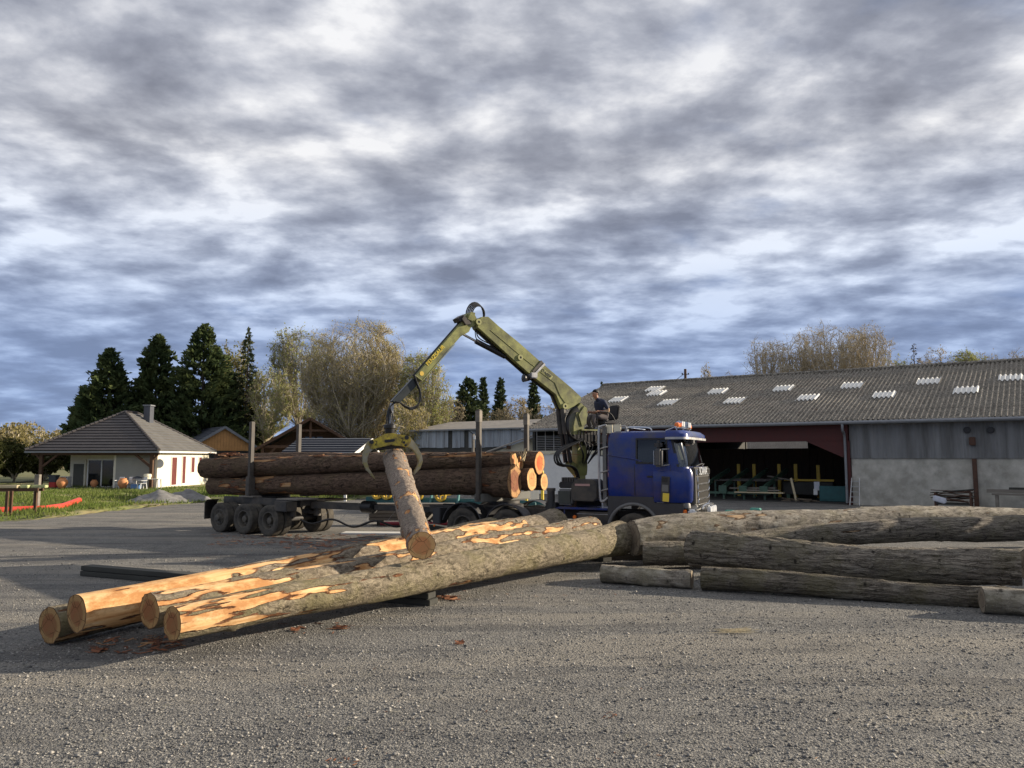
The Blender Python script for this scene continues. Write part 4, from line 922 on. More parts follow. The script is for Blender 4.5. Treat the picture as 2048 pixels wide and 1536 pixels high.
    tg = S[k, j + 1] - S[k, j]; tg /= (np.linalg.norm(tg, axis=1, keepdims=True) + 1e-9); dv = tg + g.normal(0, .48, (n, 3)) + np.array([0, 0, upright * .55]); dv /= np.linalg.norm(dv, axis=1, keepdims=True)
    ln = g.uniform(.35, 1.0, (n, 1)) * H * .065; q = p + dv * ln; bl_ = blades(p, q, wtw * .62, g); F2 = np.arange(len(bl_)).reshape(-1, 3)
    link('branches', np_mesh('branches', V1, F1), twig, o)['kind'] = 'stuff'; link('twigs', np_mesh('twigs', bl_, F2), twig, o)['kind'] = 'stuff'
    if leaves:
        kk = g.integers(0, n, leaves); c = p[kk] + (q[kk] - p[kk]) * g.uniform(.2, 1.1, (leaves, 1)) + g.normal(0, .05, (leaves, 3)); V = quads(c, g.uniform(.5, 1.3, leaves) * leaf_size, g)
        link('crown', np_mesh('crown', V, np.arange(len(V)).reshape(-1, 4)), leaf, o)['kind'] = 'stuff'
    return o

def conifer(label, base, H, rx, seed, leaf='leaf_cypress', n_br=420, spray=16, size=.55, droop=.0, top_pow=.8, zlow=.04, layered=False, group='conifers behind the yard', name='conifer_tree', trunk_r=.3, dens=1.0, inner=True, tiers=17):
    g = np.random.default_rng(seed); o = tree_root(name, base, label, group)
    tm = MB(); tm.tube([(0, 0, -.05), (0, 0, H * .5), (0, 0, H * .985)], trunk_r, 8, .03); tm.build('trunk', 'twig_dark', o, smooth=True)
    lb = MB(); P = []; D = []; S = []
    for i in range(n_br):
        t = (i + g.random()) / n_br; 
        if layered: t = (math.floor(t * tiers) + g.random() * .3) / tiers
        z = H * (zlow + (1 - zlow) * t); prof = (1 - t) ** top_pow; prof *= min(1, .55 + t * 4)
        a = g.uniform(0, 2 * math.pi); lump = 1 + .38 * noise.noise((math.cos(a) * 1.3 + seed, math.sin(a) * 1.3, z * .35)) + .15 * noise.noise((math.cos(a) * 4 + seed, math.sin(a) * 4, z * 1.1))
        L = rx * prof * lump * g.uniform(.75, 1.12) + .15; up = g.uniform(.1, .55) if droop == 0 else -droop * g.uniform(.3, 1.2)
        d = np.array([math.cos(a), math.sin(a), up]); d /= np.linalg.norm(d)
        s0 = np.array([0, 0, z]); e = s0 + d * L
        if droop: e[2] += L * .12
        if i % 3 == 0: lb.tube([s0, (s0 + e) / 2 + np.array([0, 0, -.04 * L]), e], .05 * (1 - t) + .02, 3, .01, cap=False)
        m = max(3, int(spray * (.35 + prof) * dens)); u = g.uniform(.25 if inner else .4, 1, m) ** .7
        c = s0 + (e - s0) * u[:, None] + g.normal(0, .10 * size + .05 * L * .5, (m, 3)) * np.array([1, 1, .55 if layered else .9])
        dd = d + g.normal(0, .55, (m, 3)) + np.array([0, 0, -.25 if droop else .25]); dd /= np.linalg.norm(dd, axis=1, keepdims=True)
        P.append(c); D.append(dd); S.append(np.full(m, size * (.55 + .6 * prof)) * g.uniform(.6, 1.25, m))
    P = np.concatenate(P); D = np.concatenate(D); S = np.concatenate(S)[:, None]
    r = g.normal(size=P.shape); sd_ = np.cross(D, r); sd_ /= np.linalg.norm(sd_, axis=1, keepdims=True)
    V = np.stack([P - D * S * .5, P + sd_ * S * .24, P + D * S * .6, P - sd_ * S * .24], 1).reshape(-1, 3)
    lb.build('limbs', 'twig_dark', o); link('crown', np_mesh('crown', V, np.arange(len(V)).reshape(-1, 4)), leaf, o); return o

def base_at(px, Y): q = AY(px, 915, Y); return Vector((q.x, Y, 0))
def top_h(px, py, Y): return AY(px, py, Y).z
def trees():
    CG = 'dark conifers behind the cream house'
    for px, py, Y, hw, lab, sd_ in ((212, 699, 84, 82, 'leftmost dark cypress rising behind the house roof', 1), (306, 672, 86, 74, 'dark cypress with a pointed top behind the house chimney', 2), (400, 650, 86, 88, 'tallest broad dark cypress beside the cedar', 3)):
        conifer(lab, base_at(px, Y), top_h(px, py, Y), hw * Y / FPX, sd_, n_br=640, spray=24, size=.7, top_pow=.62, group=CG, name='cypress_tree', zlow=.03)
    conifer('low dark cypress at the outer left of the conifer row', base_at(170, 88), top_h(170, 775, 88), 2.9, 9, n_br=300, spray=18, size=.8, top_pow=.6, group=CG, name='cypress_tree')
    conifer('low dark conifer between the cypresses and the cedar', base_at(455, 90), top_h(455, 745, 90), 3.0, 10, n_br=300, spray=16, size=.75, top_pow=.55, group=CG, name='cypress_tree')
    conifer('slender cedar with drooping tiers of branches', base_at(489, 90), top_h(489, 656, 90), 62 * 90 / FPX, 4, leaf='leaf_spruce', n_br=380, spray=15, size=.55, droop=.28, top_pow=1.0, name='cedar_tree', group='cedars', dens=1.0, tiers=13)
    broadleaf('pale yellow-green tree peeping out behind the cedar', base_at(468, 99), top_h(468, 670, 99), 3.2, 21, leaf='leaf_yellow', leaves=9000, leaf_size=.24, strands=200, upright=.7)
    broadleaf('tall slim tree with fresh pale green leaves left of the round tree', base_at(588, 94), top_h(588, 648, 94), 58 * 94 / FPX, 22, leaf='leaf_fresh', leaves=11000, leaf_size=.17, mains=16, strands=420, fine=30, upright=.75, twig='twig_grey', zlow=.15)
    broadleaf('thin leafless tree between the cedar and the slim green tree', base_at(538, 88), top_h(538, 735, 88), 2.6, 31, leaf='leaf_fresh', leaves=5000, leaf_size=.16, strands=200, upright=.8)
    broadleaf('large dome-shaped tree of dense upright olive-brown twigs', base_at(706, 84), top_h(706, 636, 84), 110 * 84 / FPX, 23, leaf='leaf_olive', leaves=42000, leaf_size=.13, trunk_h=.06, mains=54, strands=1700, fine=24, upright=1.0, stems=3, zlow=.02, trunk_r=.24, wtw=.05, lump=.10, bow=.75)
    broadleaf('spreading tree of yellow-green catkins right of the dome-shaped tree', base_at(848, 82), top_h(848, 700, 82), 58 * 82 / FPX, 24, leaf='leaf_fresh', leaves=16000, leaf_size=.15, trunk_h=.1, mains=22, strands=520, fine=26, upright=.3, zlow=.05, lump=.3)
    broadleaf('low bushy tree in front of the metal shed end', base_at(795, 75), top_h(795, 790, 75), 3.2, 25, leaf='leaf_olive', leaves=9000, leaf_size=.14, trunk_h=.05, strands=320, upright=.8, zlow=.02, stems=2)
    PG = 'pines behind the metal shed'
    for px, py, Y, hw, lab, sd_ in ((935, 757, 100, 46, 'broad dark pine behind the left of the metal shed', 5), (966, 756, 108, 24, 'narrow pointed pine beside the broad dark pine', 6), (1001, 757, 112, 30, 'pine with open top standing apart above the metal shed', 7), (1068, 757, 105, 27, 'tall grey-green pine above the cream lean-to', 8)):
        conifer(lab, base_at(px, Y), top_h(px, py, Y), hw * Y / FPX, sd_ + 40, leaf='leaf_pine', n_br=340, spray=15, size=.75, top_pow=.5 if hw > 30 else .75, group=PG, name='pine_tree')
    for px, py, sd_, lab in ((1178, 788, 61, 'small dark conifer behind the crane operator'), (1205, 764, 62, 'slim dark conifer spire above the crane operator')): conifer(lab, base_at(px, 120), top_h(px, py, 120), 1.7 if sd_ == 61 else 1.0, sd_, leaf='leaf_pine', n_br=200, spray=9, size=.7, group=PG, name='pine_tree')
    TG = 'tan scrub trees behind the sheds'
    for px, py, hw, sd_, lab in ((1030, 788, 42, 71, 'tan leafless scrub tree between the two tall pines'), (1104, 798, 45, 72, 'tan scrub tree left of the boom foot'), (1000, 815, 46, 73, 'low tan scrub tree above the shed roof'), (1143, 800, 34, 74, 'thin scrub tree behind the boom foot'), (900, 800, 40, 75, 'tan scrub tree left of the broad dark pine')):
        broadleaf(lab, base_at(px, 98), top_h(px, py, 98), hw * 98 / FPX, sd_, leaf='leaf_tan', leaves=4500, leaf_size=.2, strands=240, fine=24, upright=.7, trunk_r=.16, zlow=.03, trunk_h=.08, group=TG)
    broadleaf('pale column-shaped poplar above the barn ridge', base_at(1418, 110), top_h(1418, 728, 110), 1.1, 81, leaf='leaf_tan', leaves=4000, leaf_size=.2, strands=220, upright=1.4, name='poplar_tree', group='poplars', trunk_h=.1)
    RG = 'bare trees behind the barn'
    for px, py, Y, hw, sd_, lab in ((1540, 680, 92, 64, 91, 'bare tree with reddish buds at the start of the barn group beside the poplar'), (1602, 664, 95, 56, 92, 'bare tree with a leaning trunk, second from the poplar in the barn group'), (1655, 650, 92, 68, 93, 'tallest bare tree in the middle of the group behind the barn'), (1704, 660, 96, 54, 94, 'bare tree with forked trunk beside the tallest of the group'), (1742, 653, 92, 56, 95, 'bare tree with arching crown at the end of the barn group towards the dead conifer')):
        broadleaf(lab, base_at(px, Y), top_h(px, py, Y), hw * Y / FPX, sd_, twig='twig', leaf='leaf_tan', leaves=3600, leaf_size=.13, trunk_h=.42, mains=18, strands=340, fine=18, upright=.55, trunk_r=.3, zlow=.38, group=RG, wtw=.042, bow=.35)
    for px, py, hw, leaf, nl, sd_, lab in ((1462, 745, 18, 'leaf_tan', 900, 101, 'small thin tree beside the poplar above the barn roof'), (1800, 706, 44, 'leaf_fresh', 6000, 102, 'small leafy tree between the bare group and the dead conifer'), (1880, 700, 52, 'leaf_tan', 3500, 103, 'bare bushy tree behind the spiky dead conifer'), (1948, 704, 54, 'leaf_fresh', 10000, 104, 'fresh green tree above the right end of the barn roof'), (1987, 695, 34, 'leaf_tan', 1800, 105, 'bare grey tree beside the fresh green tree'), (2042, 695, 38, 'leaf_tan', 2200, 106, 'dark bare tree next to the bare grey tree above the barn roof')):
        broadleaf(lab, base_at(px, 102), top_h(px, py, 102), hw * 102 / FPX, sd_, leaf=leaf, leaves=nl, leaf_size=.18, strands=260, fine=22, upright=.6, zlow=.25, trunk_h=.35, twig='twig_grey', group=RG, bow=.4)
    conifer('dead spiky conifer with bare branches above the barn ridge', base_at(1838, 96), top_h(1838, 688, 96), 2.8, 107, leaf='twig_dark', n_br=150, spray=4, size=.5, droop=.1, top_pow=.9, group='dead conifers', name='dead_conifer', inner=False)
    # bushes behind and beside the house
    for px, py, Y, hw, sd_, leaf, lab in ((30, 880, 76, 52, 111, 'leaf_bush', 'dark green bush left of the house porch'), (-30, 885, 72, 45, 112, 'leaf_bush', 'shaded bush at the outer end of the lawn beyond the trestle'), (92, 885, 80, 40, 113, 'leaf_bush', 'dark bush behind the outer porch post'), (10, 855, 105, 60, 114, 'leaf_far', 'yellow-green thicket tree far behind the lawn'), (425, 835, 92, 42, 115, 'leaf_bush', 'dark bush under the tallest cypress behind the garage'), (520, 820, 90, 44, 116, 'leaf_bush', 'dark understorey bush below the cedar')):
        broadleaf(lab, base_at(px, Y), top_h(px, py, Y), hw * Y / FPX, sd_, leaf=leaf, leaves=12000, leaf_size=.26, strands=240, fine=18, upright=.5, trunk_h=.03, trunk_r=.14, zlow=.0, name='bush', group='bushes around the house')
    # far wood
    g = np.random.default_rng(77); V = []; T = []
    for k in range(110):
        x = -165 + 360 * (k + g.random()) / 110; Y = g.uniform(150, 195); H = g.uniform(6.0, 8.5) + (2.0 if x < -75 else 0); r = g.uniform(3, 5)
        m = 700; p = g.normal(size=(m, 3)); p /= np.linalg.norm(p, axis=1, keepdims=True); p *= g.uniform(.55, 1, (m, 1)) ** .5; c = p * np.array([r, r, H * .52]) + np.array([x, Y, H * .5])
        V.append(quads(c, g.uniform(.3, .8, m), g)); q = c[:260] + np.column_stack([g.normal(0, .15, (260, 2)), g.uniform(.6, 1.4, 260)]); T.append(blades(c[:260] - np.array([0, 0, .8]), q, .12, g))
    V = np.concatenate(V); T = np.concatenate(T)
    o = link('distant_wood', np_mesh('distant_wood', V, np.arange(len(V)).reshape(-1, 4)), 'leaf_far'); tag(o, 'distant yellow-brown wood along the horizon', 'wood', kind='stuff')
    link('twigs', np_mesh('twigs', T, np.arange(len(T)).reshape(-1, 3)), 'twig', o)['kind'] = 'stuff'
trees()
# ================================================================== LOGS
def make_log(P0, P1, r0, r1, bark, end0='end_fir', end1='end_fir', seed=0, strip=0.0, strip_fn=None, bend=0.0, bpow=1.0, wob=.12, bendv=(0, 0, 1), nl=None, ns=40, rough=1.0, label=None, group=None, cone=None, knots=10, cat='log', ends_tilt=(0, 0)):
    P0 = Vector(P0); P1 = Vector(P1); ax = P1 - P0; L = ax.length; ax.normalize()
    q = ax.to_track_quat('X', 'Z'); nl = nl or max(24, int(L / .085)); V = []; S = []
    rr = random.Random(seed); kn = [(rr.uniform(.03, .97) * L, rr.uniform(0, 6.283), rr.uniform(.6, 1.3)) for _ in range(knots)]
    bl = q.inverted() @ Vector(bendv)
    o3 = (seed * 3.17) % 50
    for i in range(nl + 1):
        t = i / nl; x = t * L; rb = r0 + (r1 - r0) * t
        if cone:   # flared butt: cone = (which_end, length, extra radius)
            d = x if cone[0] == 0 else L - x
            if d < cone[1]: rb += cone[2] * (1 - d / cone[1]) ** 2
        off = bl * (bend * math.sin(math.pi * t ** bpow)) + Vector((0, wob * rb * noise.noise((x * .35, o3, 1)), wob * rb * noise.noise((x * .35, o3, 9))))
        for k in range(ns):
            a = 2 * math.pi * k / ns; ca, sa = math.cos(a), math.sin(a)
            lo = .06 * noise.noise((x * .5, ca * 1.1 + o3, sa * 1.1)) + .035 * noise.noise((x * 1.8, ca * 2.5 + o3, sa * 2.5))
            rd = .034 * noise.noise((x * 2.2, ca * 9 + o3, sa * 9)) + .026 * noise.noise((x * 9, ca * 14 + o3, sa * 14))
            s = 0.0
            if strip or strip_fn:
                nz = .5 + .55 * noise.noise((x * .9, ca * 1.9 + o3, sa * 1.9)) + .34 * noise.noise((x * 2.6, ca * 4.5 + o3, sa * 4.5))
                am = strip_fn(t, a) if strip_fn else strip
                s = min(1, max(0, (nz + am - 1.0) * 3.2 + .5))
            r_ = rb * (1 + lo + rd * rough * (1 - s)) - .016 * min(1, s * 1.3)
            for kx, ka, ks in kn:
                dx = x - kx
                if abs(dx) < .25:
                    da = math.atan2(math.sin(a - ka), math.cos(a - ka)) * rb; dd = (dx * dx + da * da) / (.007 * ks)
                    if dd < 6: r_ += .028 * ks * math.exp(-dd) * (1 if ks > .8 else -.8)
            xs = x
            if i == 0: xs += ends_tilt[0] * ca * rb
            if i == nl: xs += ends_tilt[1] * ca * rb
            V.append((xs, off.y + r_ * ca, off.z + r_ * sa)); S.append(s)
    Fs = [(i * ns + k, i * ns + (k + 1) % ns, (i + 1) * ns + (k + 1) % ns, (i + 1) * ns + k) for i in range(nl) for k in range(ns)]
    Fs = [f[::-1] for f in Fs]
    me = np_mesh('log', V, Fs, True); at = me.attributes.new('strip', 'FLOAT', 'POINT'); at.data.foreach_set('value', np.array(S, np.float32))
    o = link('log', me, bark); o.location = P0; o.rotation_mode = 'QUATERNION'; o.rotation_quaternion = q
    for e, em in ((0, end0), (1, end1)):
        ring = V[:ns] if e == 0 else V[-ns:]; c = np.mean(np.array(ring), 0); W_ = []; A = []
        for j in range(6):
            f_ = 1 - j / 6
            for p in ring:
                p = np.array(p); z = c + (p - c) * f_; z[0] += (-.003 if e == 0 else .003) + .004 * noise.noise((p[1] * 9 * f_, p[2] * 9 * f_, o3)); W_.append(z); A.append(f_)
        W_.append(c); A.append(0); F2 = []
        for j in range(5):
            for k in range(ns): F2.append((j * ns + k, j * ns + (k + 1) % ns, (j + 1) * ns + (k + 1) % ns, (j + 1) * ns + k))
        tri = [(5 * ns + k, 5 * ns + (k + 1) % ns, 6 * ns, 6 * ns) for k in range(ns)]
        m2 = bpy.data.meshes.new('cut_end'); m2.from_pydata([tuple(w) for w in W_], [], F2 + [t[:3] for t in tri])
        m2.polygons.foreach_set('use_smooth', [True] * len(m2.polygons)); at = m2.attributes.new('rad', 'FLOAT', 'POINT'); at.data.foreach_set('value', np.array(A, np.float32)); m2.update()
        link('cut_end', m2, em, o)
    if label: tag(o, label, cat, group)
    return o

def ground_logs():
    g = 'freshly peeled fir logs laid on the bearers'
    top = lambda lo, hi: (lambda t, a: 0)
    up = lambda a: math.sin(a)     # local z is up-ish
    make_log(G(344, 1246, .47), G(1242, 1076, .60), .225, .36, 'bark_fir_mossy', 'end_fir', 'end_fir', 1, strip_fn=lambda t, a: (.50 - 1.3 * t if t < .28 else .12) + (.10 if math.sin(a) > .5 else 0) - (.25 if t > .75 else 0), nl=190, ns=64, knots=30, label='front fir log with grey bark and one peeled end, nearest the open yard', group=g, cone=(1, 1.5, .05))
    make_log(G(300, 1221.6, .55), G(1185, 1057, .74), .235, .33, 'bark_fir', 'end_fir', 'end_fir', 2, strip_fn=lambda t, a: .16 + (.20 if math.sin(a) > .2 else -.1) + (.25 if t < .14 else 0), nl=170, ns=56, knots=24, label='thinner fir log half peeled, wedged between the front log and the big peeled log', group=g)
    make_log(G(152, 1226, .52), G(1112, 1049, .80), .265, .37, 'bark_fir', 'end_fir', 'end_fir', 3, strip_fn=lambda t, a: (.85 if t < .18 else .34) + (.20 if math.sin(a) > 0 else -.05) - (.5 if t > .86 else 0), nl=180, ns=60, knots=24, label='thick fir log almost fully peeled to orange wood', group=g, cone=(1, 1.2, .06))
    make_log(G(100, 1250, .27), G(985, 1057, .60), .25, .29, 'bark_fir_mossy', 'end_fir', 'end_fir', 4, strip_fn=lambda t, a: .32, nl=150, ns=44, label='rear fir log lying lowest behind the big peeled log', group=g)
    # bearers under the logs
    a = G(172, 1150); b = G(868, 1210); a.z = b.z = 0; d = (b - a); L = d.length; ang = math.atan2(d.y, d.x)
    for z, off, w, lab in ((.055, 0, .30, 'dark weathered bearer beam lying on the gravel under the fir logs'), (.165, .04, .27, 'dark weathered bearer beam resting on the lower bearer, under the fir logs')):
        o = MB().b2(0, L - off, -w / 2, w / 2, -.05, .05).build('bearer_beam', 'plank_dark', bevel=.008, loc=(a.x, a.y, z), rot=(0, 0, ang)); tag(o, lab, 'beam')
    # far bearer under the butt ends
    a = G(860, 1062); b = G(1215, 1124); d = (b - a); ang = math.atan2(d.y, d.x)
    o = MB().b2(0, d.length, -.14, .14, 0, .24).build('bearer_beam', 'plank_dark', bevel=.01, loc=(a.x, a.y, .004), rot=(0, 0, ang)); tag(o, 'square bearer beam under the thick butt ends of the fir logs', 'beam')
ground_logs()

def load_logs():
    g = 'fir logs loaded on the timber truck'
    ax = Vector((8.2, -4.1, 0)).normalized(); nb = Vector((-ax.y, ax.x, 0))
    def at(px, py, q):   # point on the vertical plane offset q behind the near stakes
        P = Vector((-9.2, 27, 0)) + nb * q; return PH(px, py, P, nb)
    make_log(at(411, 936, .5), at(1027, 918, .5), .37, .23, 'bark_load', 'end_big', 'end_fresh', 11, strip_fn=lambda t, a: .05 + (.34 if math.sin(a) > .45 else 0), ns=44, label='long dark fir log lying highest of those touching the stakes, its end pale', group=g)
    make_log(at(424, 972, .5), at(1030, 962, .52), .30, .44, 'bark_load', 'end_big', 'end_big', 12, strip_fn=lambda t, a: (.38 if .05 < t < .33 else .0), ns=48, label='thickest fir log with a flared butt, lying under the long dark log', group=g, cone=(1, 1.6, .06))
    make_log(at(450, 968, 1.25), at(1064, 957, 1.25), .28, .34, 'bark_load', 'end_big', 'end_fresh', 13, strip=.1, ns=32, nl=60, label='fir log in the bottom row with a pale end beside the flared butt', group=g)
    make_log(at(480, 965, 1.95), at(1089, 962, 1.95), .25, .27, 'bark_load', 'end_big', 'end_fresh', 14, strip=.1, ns=32, nl=60, label='smallest pale-ended fir log at the bottom far side', group=g)
    make_log(at(470, 922, 1.7), at(1079, 925, 1.7), .30, .36, 'bark_load', 'end_big', 'end_red', 15, strip=.15, ns=36, nl=70, label='upper far-side fir log with red paint on its end', group=g)
    make_log(at(455, 934, 1.05), at(1040, 925, 1.10), .26, .24, 'bark_load', 'end_big', 'end_fresh', 16, strip=.2, ns=32, nl=60, label='fir log with a splintered end in the middle of the load', group=g)
    gg = random.Random(5)
    for px, py, n_, lab in ((452, 912, 34, 'heap of reddish torn bark on top of the load beside the rear stakes'), (700, 912, 22, 'torn bark strips on top of the load left of the grapple'), (905, 909, 22, 'torn bark strips on top of the load beside the front stakes')):
        m = MB()
        for _ in range(n_):
            x = gg.gauss(0, .45 if px < 500 else 1.6); yv = gg.uniform(-.25, .25); a = gg.uniform(-.6, .6); L_ = gg.uniform(.08, .28); zz = gg.uniform(-.02, .10 if px < 500 else .03)
            m.bar((x - L_ * math.cos(a), yv - L_ * math.sin(a), zz), (x + L_ * math.cos(a), yv + L_ * math.sin(a), zz + gg.uniform(-.03, .06)), gg.uniform(.03, .08), .012)
        o = m.build('torn_bark', 'bark_litter', loc=at(px, py, .5), rot=(0, 0, math.atan2(ax.y, ax.x))); tag(o, lab, 'bark', kind='stuff')
    # splinter
    p = at(1044, 914, 1.10); m = MB()
    for k in range(7): m.bar((rnd.uniform(-.06, .06), rnd.uniform(-.05, .05), -.12), (rnd.uniform(-.12, .16), rnd.uniform(-.05, .05), rnd.uniform(.12, .3)), .05, .02)
    o = m.build('wood_splinter', 'plank_pale', loc=p); tag(o, 'pale torn splinter sticking up between the load log ends', 'splinter')
load_logs()

def right_logs():
    g = 'weathered grey logs in the low pile'
    no = (0,)
    def ext(p, q, k): return p + (q - p) * k
    p, q = G(1264, 1079, .60), G(2048, 1042, .75)
    make_log(p, ext(p, q, 1.15), .42, .24, 'bark_oak_pale', 'end_grey', 'end_grey', 21, wob=.26, bend=.22, bpow=.8, strip=.16, ns=48, knots=20, label='long crooked pale-barked log at the back of the low pile', group=g, rough=1.3)
    p, q = G(1482, 1086, .55), G(2048, 1062, .6)
    make_log(p, ext(p, q, 1.2), .24, .36, 'bark_oak', 'end_grey', 'end_grey', 22, wob=.4, bend=.12, ns=44, strip=.05, label='straight grey log lying between the crooked log and the thick furrowed log', group=g)
    make_log(G(1389, 1095, .62), G(2042, 1133, .58), .39, .32, 'bark_oak', 'end_grey', 'end_grey', 23, wob=.3, bend=-.13, ns=64, nl=110, knots=14, label='thick furrowed log with a mossy slanted end resting against the slim dark log', group=g, rough=2.4, ends_tilt=(.35, .1))
    p, q = G(1404, 1157, .22), G(1960, 1191, .2)
    make_log(p, ext(p, q, 1.1), .215, .18, 'bark_oak_dark', 'end_grey', 'end_grey', 24, wob=.4, bend=-.03, ns=44, label='slim dark log lying on the gravel in front of the thick furrowed log', group=g, rough=2.2)
    p, q = G(1288, 1108, .33), G(1520, 1108, .34)
    make_log(p, q, .27, .27, 'bark_oak', 'end_grey', 'end_grey', 25, wob=.26, ns=40, label='short blunt log tucked behind the slanted end of the thick log', group=g, rough=1.5, ends_tilt=(.25, 0))
    make_log(G(1205, 1146, .19), G(1384, 1157, .19), .18, .18, 'bark_oak_pale', 'end_grey', 'end_grey', 26, wob=.26, ns=40, label='short thin mottled log on the gravel left of the slim dark log', group=g, rough=1.6)
    p, q = G(1964, 1199, .22), G(2300, 1215, .22)
    make_log(p, q, .21, .21, 'bark_oak_pale', 'end_grey', 'end_grey', 27, ns=40, label='pale log with a clean cut end in front of the slim dark log', group=g)
    p, q = G(2060, 1130, .55), G(2500, 1120, .55)
    make_log(p, q, .32, .3, 'bark_oak', 'end_grey', 'end_grey', 28, ns=32, label='grey log end just beyond the right cut of the thick furrowed log', group=g)
    # plank under the pile
    a = G(1172, 1118); b = G(1255, 1119); d = b - a; o = MB().b2(0, d.length + 1.0, -.15, .15, 0, .16).build('bearer_beam', 'plank_dark', bevel=.01, loc=(a.x, a.y, .004), rot=(0, 0, math.atan2(d.y, d.x))); tag(o, 'short dark beam between the fir butts and the low grey pile', 'beam')
    # unseen tall stack, added right of the view to shade the low pile
    a = Vector((14.9, 18.2, 0)); dr = Vector((.88, -.475, 0)); nb = Vector((.475, .88, 0)); r = .44
    k = 0
    for row, (n, off) in enumerate(((5, 0), (4, .45), (5, 0), (4, .45), (3, .9))):
        for i in range(n):
            c = a + nb * (.45 + i * .9 + off) + Vector((0, 0, r + row * .78)); k += 1; c = c + dr * rnd.uniform(0, .9)
            make_log(c, c + dr * rnd.uniform(8, 9.5), r * rnd.uniform(.86, 1.0), r * rnd.uniform(.8, .95), 'bark_oak_dark', 'end_grey', 'end_grey', 200 + k, nl=40, ns=26, knots=0, wob=.2, label='large dark log in the unseen stack added to shade the low grey pile', group='logs in the unseen stack added for its shade')
right_logs()

def litter():
    g = random.Random(21); m = MB()
    def piece(x, y, s, z=.005):
        a = g.uniform(0, 6.28); L = s * g.uniform(.6, 1.5); w = s * g.uniform(.15, .4); ca, sa = math.cos(a), math.sin(a); cu = g.uniform(.0, .25) * w
        V = []; 
        for i in range(4):
            t = i / 3 - .5; lift = .3 * s * g.uniform(0, .25)
            for sgn in (-1, 0, 1): lx, ly = t * L, sgn * w * .5 * (1 - abs(t) * g.uniform(.2, 1.4)); V.append((x + lx * ca - ly * sa, y + lx * sa + ly * ca, z + lift + (cu if sgn == 0 else 0)))
        m.add(V, [(3 * i + k, 3 * i + k + 1, 3 * i + k + 4, 3 * i + k + 3) for i in range(3) for k in range(2)])
    for px0, px1, py0, py1, n, s in ((420, 800, 1068, 1092, 300, .16), (560, 800, 1075, 1100, 160, .18), (180, 330, 1278, 1308, 55, .12), (560, 720, 1245, 1268, 14, .12), (870, 915, 1192, 1202, 24, .14), (300, 360, 1272, 1300, 40, .14), (200, 1800, 1240, 1520, 60, .035), (800, 1250, 1130, 1200, 40, .06), (380, 800, 1100, 1160, 60, .09), (640, 720, 1515, 1536, 10, .05), (1200, 1235, 1425, 1440, 8, .05)):
        for _ in range(n): q = G(g.uniform(px0, px1), g.uniform(py0, py1)); piece(q.x, q.y, s * g.uniform(.5, 1.4))
    o = m.build('bark_litter', 'bark_litter'); tag(o, 'scattered reddish bark chips on the gravel around the logs', 'bark litter', kind='stuff')
    m = MB()
    for _ in range(60):
        q = G(1470 + g.gauss(0, 14), 1264 + g.gauss(0, 2.5)); a = g.uniform(-.5, .5); L = g.uniform(.08, .22); m.bar((q.x - L * math.cos(a), q.y - L * math.sin(a), .008 + g.random() * .02), (q.x + L * math.cos(a), q.y + L * math.sin(a), .008 + g.random() * .03), .006, .003)
    o = m.build('straw_tuft', 'plank_pale'); tag(o, 'small tuft of dry straw lying on the open gravel', 'straw', kind='stuff')
    for (px, py, s, lab) in ((590, 1261, .17, 'reddish bark strip lying on the gravel below the front log'), (682, 1257, .2, 'curled reddish bark strip right of another strip below the front log'), (898, 1197, .26, 'reddish bark flakes beside the end of the bearer beam'), (918, 1288, .11, 'small dark bark flake alone on the open gravel'), (200, 1303, .2, 'reddish bark strip in the shadow of the log ends')):
        m = MB(); q = G(px, py); sv = m; 
        mm = m
        for k in range(3):
            a = g.uniform(-.6, .6); L = s * g.uniform(.7, 1.2); w = s * .22; V = []
            for i in range(5):
                t = i / 4 - .5
                for sg in (-1, 0, 1): lx = t * L; ly = sg * w * (1 - abs(t)) + (k - 1) * .05; V.append((lx * math.cos(a) - ly * math.sin(a), lx * math.sin(a) + ly * math.cos(a), .01 + .02 * (sg == 0) + .05 * abs(t) * (k % 2)))
            m.add(V, [(3 * i + j, 3 * i + j + 1, 3 * i + j + 4, 3 * i + j + 3) for i in range(4) for j in range(2)])
        o = m.build('bark_strip', 'bark_litter', loc=(q.x, q.y, .004)); tag(o, lab, 'bark')
litter()
